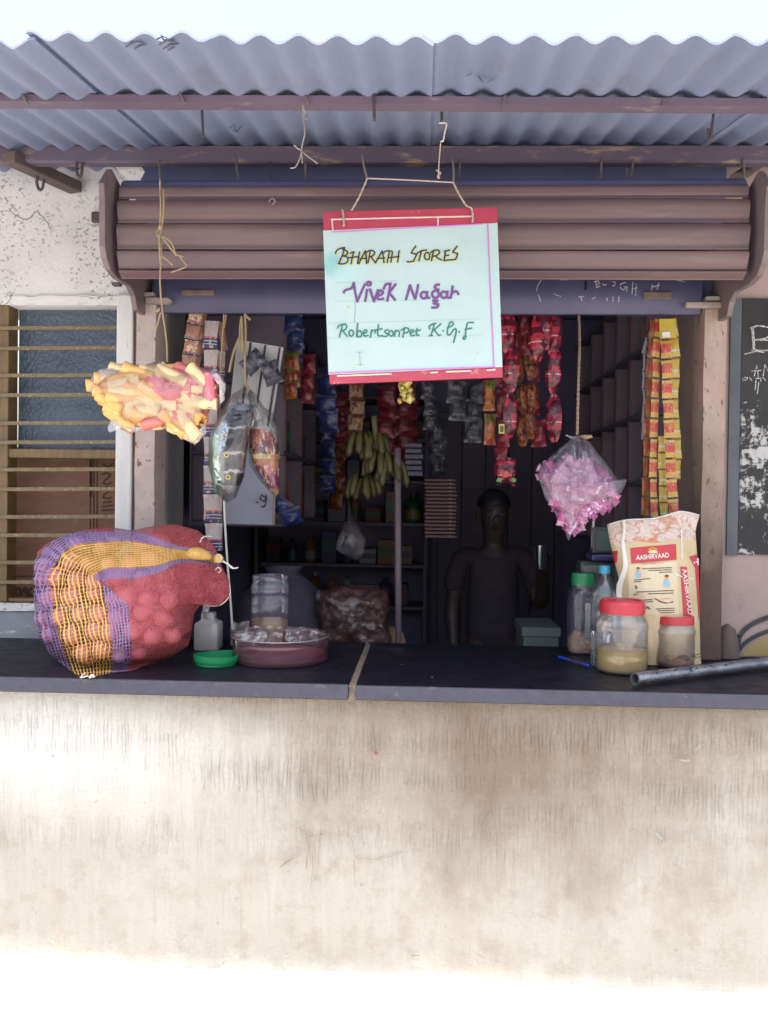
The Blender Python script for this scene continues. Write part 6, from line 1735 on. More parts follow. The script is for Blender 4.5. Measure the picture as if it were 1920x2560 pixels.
for r in range(9):
    t_ = r / 8
    for k in range(0, N, 4):
        p = oc.lerp(SOr[k], t_); w3 = at(p.x, p.y, OY + .14 * max(0, 1 - t_**2.4)**.5)
        if w3.z < TOP + .001: w3.z = TOP + .001
        vs2.append(w3); uv2.append((4, 0))
n4 = N // 4
for r in range(8):
    for k in range(n4):
        k2 = (k+1) % n4; fs2.append((r*n4+k, (r+1)*n4+k, (r+1)*n4+k2, r*n4+k2))
mb.add(vs2, fs2, 0, uv2)
mb.build('net_bag', net_mat(), t, smooth=True)
m_ycord = M('yellow_net_cord', (.56, .34, .10), (.44, .25, .06), 90, .7, bump=.5)
mb = MB(); mb.tube(smooth_line([at(432, 1372, OY - .07), at(470, 1382, OY - .06), at(505, 1386, OY - .055), at(528, 1394, OY - .05)], 4), [.006 + .012*math.sin(PI*min(1, i/12)) for i in range(13)], 8)
for v in mb.v: v += wobble(v, .002, 80, 2)
mb.build('gathered_neck', m_ycord, t, smooth=True)
mb = MB(); mb.lathe([(0, -.013), (.010, -.010), (.014, 0), (.010, .010), (0, .013)], at(547, 1396, OY - .055), 10)
for v in mb.v: v += wobble(v, .003, 90, 4)
mb.build('knot', m_ycord, t, smooth=True)
twist([at(556, 1402, OY - .06), at(570, 1410, OY - .065), at(582, 1420, OY - .065), at(595, 1419, OY - .06)], .0032, 'tie_cord', t, m_white_s)
twist([at(543, 1386, OY - .065), at(552, 1390, OY - .068), at(552, 1402, OY - .068), at(543, 1404, OY - .066)], .0022, 'tie_cord', t, m_white_s)
twist([at(500, 1356, OY - .05), at(506, 1344, OY - .05), at(520, 1340, OY - .045), at(530, 1342, OY - .04)], .0020, 'tie_cord', t, m_white_s)
twist([at(538, 1425, OY - .05), at(546, 1418, OY - .054), at(553, 1426, OY - .05), at(545, 1432, OY - .05)], .0016, 'tie_cord', t, m_white_s)
mb = MB(); mb.tube(smooth_line([at(512, 1513, OY - .012), at(540, 1515, OY - .012), at(562, 1505, OY - .010), at(575, 1484, OY - .006), at(574, 1460, OY - .004)], 5), .0016, 5); mb.build('hem_thread', m_white_s, t, smooth=True)
mb = MB()
a = onz(200, 1694, TOP + .003); b_ = onz(212, 1690, TOP + .004)
mb.tube([a, a + Vector((.008, .012, .010)), a + Vector((.018, 0, .004)), a + Vector((.004, -.004, .001))], .0018, 5); mb.tube([onz(224, 1693, TOP + .002), onz(232, 1688, TOP + .008), onz(236, 1693, TOP + .003)], .004, 5)
mb.build('white_thread_end', m_white_s, t)

# ---- clear plastics and lids ------------------------------------------------------------------------
Fj = film('clear_jar_plastic', (.97, .95, .96), .10, .36, .10, .12, 12, (.86, .80, .84))
Fj2 = film('dusty_jar_plastic', (.90, .90, .96), .075, .26, .14, .12, 12, (.55, .53, .68))
Fw = film('bottle_plastic', (.96, .97, 1), .05, .42, .08, .5, 22, (.8, .85, .9))
m_rlid = M('red_plastic_lid', (.50, .035, .05), (.44, .03, .045), 20, .38, bump=.05, rvar=.08, c3=(.54, .16, .17), s3=40, lo3=.62, hi3=.75)
m_glid = M('green_plastic_lid', (.012, .24, .10), (.01, .19, .075), 20, .35)
def jar(name, lb, c, prof, mat, lid=None, lidmat=None, n=36, sq=0.0, cat='jar'):
    t_ = thing(name, lb, cat, c)
    mb_ = MB(); mb_.lathe(prof, (0, 0, 0), n, sq=sq); mb_.build('jar_body', mat, t_, world=False, smooth=50)
    if lid:
        mb_ = MB(); mb_.lathe(lid, (0, 0, 0), n); mb_.build('lid', lidmat, t_, world=False, smooth=35)
    return t_
def content(t_, prof, mat, name, n=28, sq=0.0, amp=0):
    mb_ = MB(); mb_.lathe(prof, (0, 0, 0), n, sq=sq)
    if amp:
        for v in mb_.v:
            if v.z > .012: v += wobble(v, amp, 45, 3)
    return mb_.build(name, mat, t_, world=False, smooth=50)
# big oil jar
c = onz(1553, 1676, TOP); c.z = TOP; R_ = 62.5 * c.y / 2130
oj = jar('oil_jar', 'large clear jar with red lid, one third full of yellow cooking oil', c, [(0, .0), (R_*.92, 0), (R_*.985, .006), (R_*1.0, .016), (R_*1.0, .042), (R_*.985, .047), (R_*1.0, .052), (R_*1.0, .112), (R_*1.015, .118), (R_*1.0, .128), (R_*.93, .142), (R_*.84, .152), (R_*.82, .160), (R_*.82, .168)], Fj)
mb = MB(); mb.lathe([(R_*.835, .158), (R_*.885, .158), (R_*.885, .182), (R_*.86, .190), (R_*.80, .194), (R_*.72, .193), (R_*.70, .190), (0, .190)], (0, 0, 0), 36)
mb.build('lid', m_rlid, oj, world=False, smooth=35)
def oil():
    m, n, l, b = _new('cooking_oil')
    b.inputs['Base Color'].default_value = (.62, .42, .035, 1); b.inputs['Roughness'].default_value = .12; b.inputs['Alpha'].default_value = .90
    return m
m_oil = oil()
content(oj, [(0, .004), (R_*.90, .004), (R_*.965, .010), (R_*.975, .040), (R_*.97, .047), (R_*.975, .060), (0, .060)], m_oil, 'cooking_oil')
mb = MB(); mb.lathe([(R_*.95, .0605), (R_*.985, .0612), (R_*.985, .064), (R_*.96, .0635)], (0, 0, 0), 36); mb.build('oil_line', M('oil_residue', (.50, .38, .16), rough=.2), oj, world=False, smooth=True)
# green lidded jar with sweets
c = onz(1457, 1630, TOP); c.z = TOP; R_ = 38 * c.y / 2130
gj = jar('sweet_jar', 'ribbed clear jar with green lid holding pale brown sweets at its bottom', c, [(0, 0), (R_*.95, 0), (R_*1.0, .008)] + [(R_*(1.0 - (.02 if i % 2 else 0)), .02 + .006*i) for i in range(5)] + [(R_, .06), (R_, .13)] + [(R_*(1.0 - (.035 if i % 2 else 0) - .004*i), .135 + .006*i) for i in range(9)] + [(R_*.80, .195), (R_*.74, .202), (R_*.74, .212)], Fj2, [(R_*.77, .205), (R_*.80, .205), (R_*.80, .235), (R_*.76, .243), (0, .243)], m_glid, sq=.25)
content(gj, [(0, .004), (R_*.90, .004), (R_*.95, .010), (R_*.95, .042), (R_*.6, .062), (0, .060)], M('pale_brown_sweets', (.50, .32, .18), (.36, .20, .10), 60, .5, bump=.9, bscale=90, c3=(.62, .52, .42), s3=55, lo3=.56, hi3=.62), 'sweet_filling', sq=.25, amp=.006)
mb = MB(); mb.add([(-.004, -R_*1.0, .05), (.022, -R_*.93, .05), (.022, -R_*.93, .155), (-.004, -R_*1.0, .155)], [(0, 1, 2, 3)]); mb.build('paper_label', M('faded_label', (.44, .44, .40), rough=.6), gj, world=False)
# water bottle
c = onz(1508, 1648, TOP); c.z = TOP; R_ = 33 * c.y / 2130
wb_ = jar('water_bottle', 'empty clear water bottle with blue cap between the jars and the flour bag', c, [(0, .004), (R_*.7, 0), (R_*.96, .006), (R_, .02)] + [(R_*(1 - .045*(i % 2)), .03 + .010*i) for i in range(12)] + [(R_*.95, .155), (R_*1.02, .165), (R_*1.0, .185), (R_*.92, .205), (R_*.72, .226), (R_*.45, .243), (R_*.37, .250), (R_*.37, .262)], Fw, cat='bottle')
mb = MB(); mb.lathe([(R_*.38, .252), (R_*.42, .252), (R_*.42, .2705), (R_*.36, .275), (0, .275)], (0, 0, 0), 20); mb.build('cap', M('sky_blue_cap', (.05, .32, .52), rough=.4), wb_, world=False, smooth=35)
# half hidden small jar with red label
c = onz(1617, 1655, TOP); c.z = TOP; R_ = 36 * c.y / 2130
hj = jar('small_jar', 'small red lidded jar with red label, half hidden behind the oil jar', c, [(0, 0), (R_*.93, 0), (R_, .008), (R_, .09), (R_*1.02, .096), (R_*.9, .108), (R_*.86, .116)], Fj, [(R_*.88, .112), (R_*.92, .112), (R_*.92, .134), (R_*.88, .139), (0, .139)], m_rlid)
mb = MB(); mb.lathe([(R_*1.008, .030), (R_*1.008, .066)], (0, 0, 0), 32); mb.build('printed_label', printed('red_white_label', [(0, (.5, .46, .44)), (.12, (.46, .06, .06)), (.3, (.52, .48, .45)), (.42, (.45, .05, .06)), (.85, (.5, .42, .38))], None, bump=0), hj, world=False, smooth=True)
content(hj, [(0, .004), (R_*.9, .004), (R_*.94, .012), (R_*.9, .026), (0, .03)], M('brown_spice', (.26, .10, .05), (.16, .06, .03), 70, .7, bump=.8, bscale=120), 'spice_filling', amp=.003)
# right spice jar
c = onz(1684, 1662, TOP); c.z = TOP; R_ = 49 * c.y / 2130
sj = jar('spice_jar', 'squat clear jar with red lid, a few brown spices inside, before the flour bag', c, [(0, 0), (R_*.90, 0), (R_*.97, .006), (R_*1.0, .018), (R_*.985, .028), (R_, .034), (R_, .088), (R_*1.04, .094), (R_*1.04, .100), (R_*.97, .106), (R_*.95, .116), (R_*.90, .120), (R_*.90, .126)], Fj)
mb = MB(); mb.lathe([(R_*.905, .118), (R_*.955, .118), (R_*.955, .136), (R_*.93, .1405), (R_*.80, .1405), (R_*.78, .138), (0, .138)], (0, 0, 0), 36); mb.build('lid', m_rlid, sj, world=False, smooth=35)
content(sj, [(0, .003), (R_*.86, .003), (R_*.93, .010), (R_*.8, .018), (R_*.3, .024), (0, .026)], M('rusty_spice', (.36, .15, .05), (.22, .08, .03), 60, .6, bump=.9, bscale=100), 'spice_filling', amp=.006)
mb = MB(); mb.lathe([(0, 0), (.014, .001), (.017, .008), (.010, .014), (0, .015)], (-.016, -.018, .018), 10); mb.build('orange_piece', M('orange_piece', (.55, .24, .05), rough=.5), sj, world=False, smooth=True)
mb = MB(); mb.lathe([(0, 0), (.020, .001), (.020, .007), (.010, .013), (0, .014)], (.020, -.014, .017), 10)
for v in mb.v: v += wobble(v, .003, 90)
mb.build('dark_piece', M('dark_spice', (.08, .035, .025), rough=.6), sj, world=False, smooth=True)
# loose clear cup edge between bottle and oil jar
c = onz(1500, 1662, TOP); c.z = TOP
mb = MB(); mb.lathe([(0, .002), (.024, 0), (.026, .004), (.029, .088), (.031, .092), (.030, .094)], c, 20)
for v in mb.v: v += wobble(v, .002, 40)
o = mb.build('clear_cup', Fw, smooth=40); tag(o, 'crumpled clear plastic cup tucked left of the oil jar', 'cup')

# ---- flour bag ----------------------------------------------------------------------------------------
Lx = [(1281,1524),(1312,1518),(1345,1523),(1390,1533),(1442,1546),(1520,1552),(1600,1556),(1668,1560)]
Rx = [(1281,1748),(1292,1748),(1325,1738),(1390,1743),(1455,1748),(1553,1749),(1634,1751),(1668,1754)]
def interp(tab, y):
    for (y0, x0), (y1, x1) in zip(tab, tab[1:]):
        if y <= y1: return x0 + (x1 - x0) * max(0, (y - y0)) / (y1 - y0)
    return tab[-1][1]
def top_y(u): return 1312 - 31 * min(1, u / .78) + 9 * max(0, (u - .78) / .22) - 4*math.sin(u*9)
BY = 2.475
def bagY(x, y):
    u = min(1, max(0, (x - interp(Lx, y)) / (interp(Rx, y) - interp(Lx, y)))); v = min(1, max(0, (1662 - y) / 370))
    h = math.sin(PI * u) ** .6 * (.012 + .055 * (1 - v) ** .5 * (1 - .5*(1-v)**4)) if 0 < u < 1 else 0
    w_ = .006 * noise.noise(Vector((u * 4, v * 5, 1))) + .004 * noise.noise(Vector((u * 11, v * 7, 4))) + .008 * noise.noise(Vector((u*2.5 + v, v*9, 8))) * max(0, v - .55) * 2
    return BY - h + w_ * (1 if 0 < u < 1 else .4)
def bg(x, y, off=0):
    p = at(x, y, bagY(x, y) - off)
    if p.z < TOP + .0005: p.z = TOP + .0005
    return p
t = thing('flour_bag', 'tall cream and red printed bag of wheat flour leaning by the right post', 'flour bag', (at(1640, 1660, BY).x, BY, TOP))
m_bag = M('cream_printed_plastic', (.56, .44, .27), (.52, .40, .235), 6, .34, bump=.3, bscale=40)
mb = MB()
def bfront(u, v):
    y = 1664 + (top_y(u) - 1664) * v; x = interp(Lx, y) + (interp(Rx, y) - interp(Lx, y)) * u
    return bg(x, y)
mb.grid(bfront, 44, 64)
def bback(u, v):
    p = bfront(u, v); p.y = BY + (.045 * math.sin(PI*u)**.6 * (1 - v)**.5 if 0 < u < 1 else 0) + .001; return p
mb.grid(bback, 16, 16, flip=True)
mb.build('bag_body', m_bag, t, smooth=True)
def patch(pts, mat, name, off=.0016, nu=16, nv=10):
    """print patch: four photo corners, laid on the bag's curved face"""
    q = [Vector((p[0], p[1])) for p in pts]
    def f(u, v):
        a = q[0].lerp(q[1], u); b_ = q[3].lerp(q[2], u); p = b_.lerp(a, v); return bg(p.x, p.y, off)
    mb_ = MB(); mb_.grid(f, nu, nv); return mb_.build(name, mat, t, smooth=True)
def z7(x, y): return (1380 + x / 3.072, 1260 + y / 3.072)
def sketch_mat():
    m, n, l, b = _new('sketch_print')
    v = _vec(n, l, (1, 1, 1.6))
    col = _mix(n, l, _range(n, l, _noise(n, l, v, 24, 5, .6, 1.5), .50, .60), (.58, .47, .42), (.46, .24, .15))
    col = _mix(n, l, _range(n, l, _noise(n, l, v, 15, 3), .60, .66), col, (.55, .20, .08))
    w_ = _noise(n, l, v, 34, 4, .6, 2.5); w_ = _math(n, l, 'ABSOLUTE', _math(n, l, 'SUBTRACT', w_, .5))
    col = _mix(n, l, _range(n, l, w_, .0, .022, .9, 0), col, (.17, .07, .06))
    col = _mix(n, l, _range(n, l, _noise(n, l, _vec(n, l, (1, 1, .8)), 19, 4, .6, 1), .60, .66), col, (.62, .56, .56))
    l.new(col, b.inputs['Base Color']); b.inputs['Roughness'].default_value = .32; return m
tp_ = [z7(430, 165), z7(1126, 92), z7(1100, 262), z7(448, 318)]
q = [(1519.5, 1314), (1747, 1291), (1738, 1346), (1524, 1362)]
mb = MB()
def f(u, v):
    yb = 1362 - 16*u + 3*math.sin(u*14); yt = top_y(u) + 2; y = yb + (yt - yb)*v; x = interp(Lx, y) + (interp(Rx, y) - interp(Lx, y)) * (.005 + .99*u); return bg(x, y, .0012)
mb.grid(f, 40, 14); mb.build('sketch_band', sketch_mat(), t, smooth=True)
m_pred = M('red_packet_print', (.47, .03, .045), (.43, .025, .04), 10, .34)
m_pw = M('white_packet_print', (.68, .66, .63), (.62, .60, .58), 30, .35)
# folded white seam down the left
seam = [(548,125),(556,200),(545,300),(560,400),(565,480),(548,560),(530,620),(525,700),(540,760)]
mb = MB(); sw = [.010, .008, .010, .012, .014, .020, .024, .022, .016]
pts = smooth_line([bg(*z7(*p), .0022) for p in seam], 4)
ws = [sw[min(len(sw)-1, int(i/4))] * (1 - (i % 4)/4) + sw[min(len(sw)-1, int(i/4)+1)] * (i % 4)/4 for i in range(len(pts))]
vs, fs = [], []
for p, w_ in zip(pts, ws): vs += [p + Vector((-w_*.5, 0, 0)), p + Vector((0, -.004, 0)), p + Vector((w_*.5, 0, 0))]
for i in range(len(pts)-1): fs += [(3*i, 3*i+3, 3*i+4, 3*i+1), (3*i+1, 3*i+4, 3*i+5, 3*i+2)]
mb.add(vs, [tuple(reversed(f_)) for f_ in fs]); mb.build('white_seam', m_pw, t, smooth=True)
patch([z7(600, 338), z7(953, 306), z7(957, 428), z7(610, 458)], m_pred, 'logo_panel', .0016, 18, 8)
patch([z7(592, 470), z7(958, 440), z7(975, 850), z7(590, 850)], M('lighter_cream_panel', (.62, .52, .36), (.58, .48, .32), 8, .34), 'text_panel', .0010, 18, 24)
patch([z7(986, 482), z7(1036, 482), z7(1072, 860), z7(1010, 860)], m_pred, 'side_strip', .0018, 6, 24)
patch([z7(1054, 404), z7(1116, 386), z7(1130, 520), z7(1104, 500)], m_pred, 'gusset_panel', .0018, 6, 10)
patch([z7(1100, 500), z7(1129, 520), z7(1138, 880), z7(1128, 880)], m_pred, 'gusset_panel', .0016, 4, 20)
patch([z7(460, 366), z7(505, 358), z7(500, 440), z7(482, 462)], m_pred, 'corner_panel', .0016, 6, 8)
def bag_text(body, x0, y0, x1, y1, h, name='lettering', mat=m_pw, off=.0030, bold=0, **k):
    """baseline from (x0,y0) to (x1,y1) in enlarged photo pixels, letters h tall"""
    L = math.hypot(x1 - x0, y1 - y0); ux, uy = (x1 - x0) / L, (y1 - y0) / L
    def mp(u, v): return bg(*z7(x0 + ux*L*u + uy*h*v, y0 + uy*L*u - ux*h*v), off)
    return text_mesh(body, mp, name=name, mats=mat, parent=t, bold=bold, **k)
bag_text('AASHIRVAAD', 648, 430, 900, 408, 36, bold=.02)
m_pf = M('faded_red_print', (.45, .16, .12), rough=.4); m_pk = M('brown_black_print', (.07, .045, .04), rough=.4)
bag_text('WHOLE WHEAT ATTA', 680, 466, 856, 458, 14, mat=m_pf)
def bstroke(lst, wd, mat, name, off=.0030):
    s_ = MB()
    for st in lst: s_.ribbon([bg(*z7(*p), off) for p in st], wd)
    return s_.build(name, mat, t)
# leaf crest over the name
s_ = MB()
for k, a in enumerate((-62, -38, -13, 13, 38, 62)):
    c0 = (775, 380); dx, dy = math.sin(math.radians(a)), -math.cos(math.radians(a))
    tip = (c0[0] + dx*46, c0[1] + dy*34); mid = (c0[0] + dx*26, c0[1] + dy*20)
    s_.add([bg(*z7(*c0), .0030), bg(*z7(mid[0] - dy*9, mid[1] + dx*9), .0030), bg(*z7(*tip), .0030), bg(*z7(mid[0] + dy*9, mid[1] - dx*9), .0030)], [(0, 1, 2, 3)])
s_.build('leaf_crest', M('pale_crest_print', (.66, .52, .30), rough=.35), t)
bstroke([[(745 + 4*i, 350 - 14*math.sin(PI*i/15)) for i in range(16)]], .0035, M('orange_crest_print', (.60, .28, .06), rough=.35), 'crest_arc', .0032)
# small print, word by word
def words(x0, x1, y0, y1, wd=.0024):
    out = []; x = x0
    while x < x1:
        w_ = rnd.uniform(12, 34); e = min(x1, x + w_); yy = y0 + (y1 - y0) * (x - x0) / (x1 - x0)
        out.append([(x, yy), (e, yy + (y1-y0) * (e-x) / (x1-x0))]); x = e + 6
    return out
ln = []
for a in ((696,920,498,488), (742,920,512,504), (826,922,526,520), (632,752,584,572), (632,684,598,594), (644,932,676,664), (740,932,690,684), (704,776,738,732), (720,776,752,748), (800,940,806,800), (812,940,820,816), (830,940,836,832), (624,660,696,692)): ln += words(*a)
bstroke(ln, .0022, m_pk, 'small_print')
m_fig = M('blue_figure_print', (.22, .42, .56), rough=.4); m_skinp = M('skin_print', (.52, .28, .16), rough=.4); m_hairp = M('hair_print', (.10, .05, .04), rough=.4)
def disc(x, y, rx, ry, mat, name, off=.0030):
    s_ = MB(); s_.add([bg(*z7(x + rx*math.cos(2*PI*k/12), y + ry*math.sin(2*PI*k/12)), off) for k in range(12)], [tuple(range(12))]); s_.build(name, mat, t)
for (x, y, sc, m_) in ((882, 560, 1.0, m_fig), (662, 500, .85, m_fig)):
    disc(x, y + 6, 15*sc, 15*sc, m_skinp, 'printed_face'); disc(x, y - 8, 16*sc, 9*sc, m_hairp, 'printed_hair', .0033)
    s_ = MB(); s_.add([bg(*z7(x + dx*sc, y + dy*sc), .0030) for dx, dy in ((-16, 24), (16, 24), (24, 66), (14, 76), (-16, 76), (-24, 60))], [tuple(range(6))]); s_.build('printed_shirt', m_, t)
disc(884, 740, 48, 18, M('pale_dough_print', (.60, .44, .30), rough=.4), 'printed_bowl'); bstroke([[(788,726),(812,736),(836,752),(880,760),(930,752)]], .0030, m_pk, 'printed_spoon', .0033)
bstroke([[(640,630),(650,636),(648,650)], [(720,800),(735,790),(750,806)]], .0040, m_hairp, 'printed_mark')
bag_text('AASHIRVAAD', 1000, 500, 1046, 850, 34, bold=.01)
bag_text('A', 1086, 455, 1128, 470, 50, bold=.02)
bag_text('D', 472, 392, 502, 386, 26, mat=M('green_dark_print', (.02, .06, .03), rough=.4), bold=.02)
bstroke([[(995,200),(1000,420)], [(950,545),(1080,575)], [(945,530),(1000,560)]], .0030, m_pw, 'crease_highlight', .0028)  # white strokes painted as light caught on the creases
mb = MB(); mb.tube([bg(*z7(u_, 0), 0) if False else at(1519 + (1748-1519)*k/24, top_y(k/24) , bagY(1519 + (1748-1519)*k/24, top_y(k/24))) for k, u_ in enumerate(range(25))], .0022, 5); mb.build('cut_edge', m_pw, t, smooth=True)
bstroke([[(1072,1150),(1100,1160),(1140,1150)], [(1068,1166),(1110,1178),(1142,1172)]], .0022, m_pk, 'bottom_crease')

# ---- weighing scale behind the jars -----------------------------------------------------------------------
t = thing('weighing_scale', 'dark weighing scale with a pole display behind the green lidded jar', 'scale', (at(1490, 1600, 2.67).x, 2.67, TOP))
m_sc = M('dark_scale_housing', (.035, .036, .045), (.05, .05, .06), 8, .4); m_scb = M('navy_scale_tray', (.035, .04, .12), rough=.35)
a, b_ = at(1448, 1600, 2.64), at(1545, 1404, 2.64)
mb = MB(); mb.box(a.x, b_.x, 2.64, 2.71, TOP, b_.z); mb.build('housing', m_sc, t, bevel=.008)
mb = MB(); mb.box(a.x + .03, b_.x + .006, 2.62, 2.715, b_.z + .001, b_.z + .022); mb.build('tray', m_scb, t, bevel=.006)
a2, b2 = at(1483, 1366, 2.64), at(1522, 1318, 2.64)
mb = MB(); mb.box(a2.x, b2.x + .02, 2.65, 2.69, b_.z + .0225, b2.z); mb.build('display', m_sc, t, bevel=.005)
mb = MB(); mb.box(a2.x + .01, b2.x + .01, 2.6475, 2.6495, b_.z + .032, b2.z - .012); mb.build('screen', M('dead_grey_screen', (.09, .11, .11), rough=.15), t)
mb = MB(); mb.tube([at(1481, 1368, 2.66), at(1484, 1300, 2.66)], .004, 8); mb.build('pole', M('pale_rod', (.5, .48, .48), rough=.4), t, smooth=True)
mb = MB(); mb.box(a.x + .008, a.x + .06, 2.635, 2.6395, b_.z - .06, b_.z - .012); mb.build('keypad', M('grey_keypad', (.12, .13, .13), rough=.4), t, bevel=.003)

# ---- pen, pipe -----------------------------------------------------------------------------------------------
pa, pb = onz(1396, 1642, TOP + .005), onz(1474, 1665, TOP + .005)
t = thing('pen', 'blue ballpoint pen lying on the black counter left of the jars', 'pen', (pa + pb) / 2)
m_pen = M('blue_pen_plastic', (.02, .05, .45), rough=.25); m_pent = M('smoky_pen_barrel', (.05, .06, .16), rough=.15)
mb = MB(); mb.tube([pa.lerp(pb, .02), pa.lerp(pb, .28)], .0052, 8); mb.build('cap', m_pen, t, smooth=40)
mb = MB(); mb.tube([pa.lerp(pb, .28), pa.lerp(pb, .84)], .0040, 8); mb.build('barrel', m_pent, t, smooth=40)
mb = MB(); mb.tube([pa.lerp(pb, .84), pa.lerp(pb, .97), pb], [.0044, .0042, .002], 8); mb.build('end_plug', m_pen, t, smooth=40)
rp_ = .0165
p0, p1 = onz(1588, 1697, TOP + rp_), onz(1925, 1656, TOP + rp_)
dr = (p1 - p0).normalized(); p2 = p0 + dr * .9
t = thing('metal_pipe', 'grey pitted metal pipe lying across the right end of the black counter', 'pipe', p0)
m_pipe = M('pitted_grey_metal', (.30, .30, .33), (.20, .20, .23), 20, .34, metal=.75, bump=.6, bscale=60, c3=(.03, .03, .035), s3=60, lo3=.62, hi3=.66, rvar=.12)
mb = MB(); K_ = 60; mb.tube([p0 + (p2 - p0) * k / K_ for k in range(K_ + 1)], rp_ - .0005, 20, caps=False)
mb.tube([p0 + dr * .12, p0 + dr*.06, p0], rp_ * .72, 20, caps=False)
n0 = (K_ + 1) * 20
for k in range(20):
    k2 = (k+1) % 20
    a_ = mb.v[k]; i_ = min(range(20), key=lambda q: (mb.v[n0 + 40 + q] - a_).length); a_ = mb.v[k2]; i2 = min(range(20), key=lambda q: (mb.v[n0 + 40 + q] - a_).length)
    mb.f.append([k, n0 + 40 + i_, n0 + 40 + i2, k2]); mb.mi.append(0); mb.uv.append([(0, 0)]*4)
for v in mb.v:
    e = wobble(v, .0014, 45, 2); v += e
mb.build('pipe_wall', m_pipe, t, smooth=40)
mb = MB()
for k in range(34):
    s_ = rnd.choice((rnd.uniform(.05, .30), rnd.uniform(.05, .5))); a_ = rnd.uniform(.5, 2.2)
    nx = dr.cross(Vector((0, 0, 1))).normalized(); n_ = nx * math.cos(a_) + Vector((0, 0, 1)) * math.sin(a_)
    if n_.y > 0: n_ = Vector((n_.x, -n_.y, n_.z))
    c = p0 + dr * s_ + n_ * (rp_ + .0006); tx = dr; ty = n_.cross(dr); r1, r2 = rnd.uniform(.0015, .006), rnd.uniform(.001, .0025)
    mb.add([c + tx * r1 * math.cos(2*PI*i/8) * rnd.uniform(.7, 1.2) + ty * r2 * math.sin(2*PI*i/8) for i in range(8)], [tuple(range(8))])
o = mb.build('corrosion_pit', M('pit_black', (.012, .012, .014), rough=.7), t); tag(o, kind='stuff')

# ---- left end of the counter ---------------------------------------------------------------------------------
c = onz(521, 1622, TOP); c.z = TOP; hw = .037
t = thing('square_bottle', 'small square milky bottle with a crumpled foil neck beside the onion sack', 'bottle', c)
F_m = film('milky_plastic', (.9, .9, .9), .62, .3, .2, .3, 30, (.74, .70, .70))
mb = MB()
for s_ in range(1):
    mb.lathe([(0, 0), (hw*.96, 0), (hw*1.03, .004), (hw*1.03, .072), (hw*.98, .080), (hw*.62, .088), (hw*.55, .094), (hw*.55, .106)], (0, 0, 0), 32, sq=.9)
mb.build('bottle_body', F_m, t, world=False, smooth=40)
content(t, [(0, .003), (hw*.94, .003), (hw*.98, .008), (hw*.98, .062), (0, .064)], M('grey_white_powder', (.72, .68, .66), (.66, .62, .60), 30, .9), 'powder_filling', sq=.9)
mb = MB(); mb.lathe([(hw*.57, .094), (hw*.64, .095), (hw*.64, .108), (hw*.58, .112), (hw*.1, .113)], (0, 0, 0), 20); mb.build('neck_ring', M('dull_foil', (.30, .29, .29), (.42, .41, .40), 60, .35, metal=.6, bump=.5), t, world=False, smooth=40)
mb = MB(); mb.add([(-.022, .0, .10), (.002, -.012, .104), (.006, -.006, .135), (-.018, .006, .139), (-.006, .004, .122)], [(0, 1, 4), (1, 2, 4), (2, 3, 4), (3, 0, 4)]); mb.build('foil_flap', M('torn_foil', (.55, .54, .53), rough=.3, metal=.5), t, world=False)
mb = MB(); mb.lathe([(0, -.0005), (.004, 0)], (0, 0, 0), 8)
# green lid
c = onz(540, 1660, TOP); c.z = TOP; R_ = 56 * c.y / 2130
mb = MB(); mb.lathe([(0, .004), (R_*.80, .004), (R_*.84, .0), (R_*.90, .0), (R_*.92, .004), (R_*.90, .006), (R_*.91, .010), (R_*1.0, .012), (R_*1.01, .026), (R_*.985, .0275), (R_*.96, .026), (R_*.955, .008), (0, .0075)], (0, 0, 0), 48)
for v in mb.v: v.z += .0022 * math.sin(2*math.atan2(v.y, v.x)) * (v.z / .026)
t = thing('jar_lid', 'green plastic jar lid lying upside down on the counter beside the tray', 'lid', c); mb.build('lid_shell', m_glid, t, world=False, smooth=35)
# round clear tray
c = onz(700, 1648, TOP); c.z = TOP; R_ = 122 * c.y / 2130
t = thing('round_tray', 'round shallow clear plastic tray with crumpled wrappers and a reddish bottom', 'tray', c)
F_t = film('smoky_tray_plastic', (.55, .42, .47), .30, .30, .12, .25, 16, (.20, .10, .13))
mb = MB(); mb.lathe([(0, .004), (R_*.93, .004), (R_*.955, .0), (R_*.985, .003), (R_*.99, .012), (R_*.975, .030), (R_*.985, .040), (R_*1.0, .046), (R_*.995, .052), (R_*1.0, .066), (R_*1.015, .068), (R_*1.01, .071), (R_*.985, .069)], (0, 0, 0), 64); mb.build('tray_shell', F_t, t, world=False, smooth=50)
mb = MB(); mb.lathe([(R_*1.0, .0665), (R_*1.018, .068), (R_*1.012, .0715), (R_*.995, .070)], (0, 0, 0), 64); mb.build('bright_rim', film('rim_plastic', (.8, .8, .82), .30, .5, .1, 0, 10, (.6, .58, .6)), t, world=False, smooth=True)
content(t, [(0, .006), (R_*.90, .006), (R_*.93, .010), (R_*.91, .022), (R_*.5, .026), (0, .024)], M('dark_red_bottom', (.22, .03, .05), (.30, .07, .08), 14, .45, bump=.6, bscale=50, c3=(.14, .10, .10), s3=16, lo3=.55, hi3=.65), 'red_filling', amp=.004)
Fx = film('stiff_wrapper', (1, 1, 1), .16, .50, .08, 1.0, 26, (.52, .48, .50))
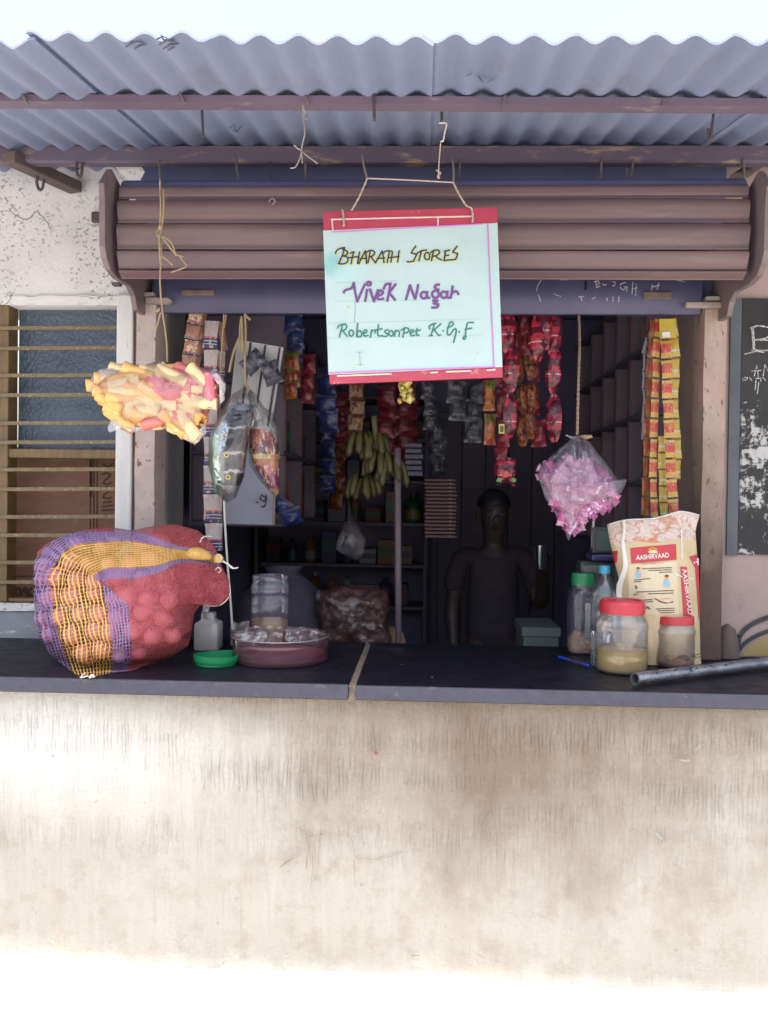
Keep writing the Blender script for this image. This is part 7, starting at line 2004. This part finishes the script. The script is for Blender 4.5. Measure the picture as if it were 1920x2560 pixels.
for k, (x, y, w_, h_, Y, rz) in enumerate(((600, 1585, 48, 60, 2.36, -.5), (618, 1605, 60, 45, 2.33, .4), (675, 1590, 60, 46, 2.49, 0), (640, 1588, 50, 44, 2.46, .3), (740, 1588, 46, 42, 2.47, -.2), (775, 1590, 40, 40, 2.45, -.5))):
    mb = MB()
    def fx(u, v, x=x, y=y, w_=w_, h_=h_, Y=Y, rz=rz, k=k):
        p = at(x + (u - .5) * w_, y + (.5 - v) * h_, Y + (u - .5) * rz * .08); q_ = noise.noise_vector(Vector((u*3 + k*5, v*3, k))); return p + Vector((q_.x*.006, q_.y*.014, q_.z*.006))
    mb.grid(fx, 8, 8); mb.build('crumpled_wrapper', Fx, t, smooth=False)
# clear jar of tan powder
c = Vector((at(675, 1500, 2.57).x, 2.57, TOP)); R_ = 47.5 * 2.57 / 2130; H_ = at(675, 1438, 2.57).z - TOP
pj = jar('powder_jar', 'open clear ridged jar half full of tan powder behind the round tray', c, [(0, .002), (R_*.9, 0), (R_*.97, .006), (R_, .02), (R_, H_*.44), (R_*.975, H_*.455), (R_*.975, H_*.475), (R_, H_*.49), (R_, H_*.72), (R_*.97, H_*.735), (R_*.97, H_*.75), (R_, H_*.77), (R_*1.0, H_*.86), (R_*.95, H_*.89), (R_*.95, H_*.985), (R_*.97, H_), (R_*.93, H_*.995)], Fj2)
content(pj, [(0, .004), (R_*.9, .004), (R_*.955, .012), (R_*.965, H_*.40), (R_*.6, H_*.415), (0, H_*.39)], M('tan_powder', (.46, .26, .12), (.40, .22, .10), 40, .9, bump=.3), 'tan_powder')
# small chips and crumbs on the slab
mb = MB()
for k in range(26):
    p = onz(rnd.uniform(560, 1900), rnd.uniform(1655, 1715), TOP + .001); r = rnd.uniform(.0008, .0022)
    mb.add([p + Vector((r*math.cos(a)*1.6, r*math.sin(a), .0006)) for a in (0, 1.3, 2.4, 3.6, 5)], [(0, 1, 2, 3, 4)])
o = mb.build('crumbs', M('pale_crumbs', (.34, .30, .28), rough=.8)); tag(o, kind='stuff'); o['label'] = 'pale crumbs and dust specks on the black counter'
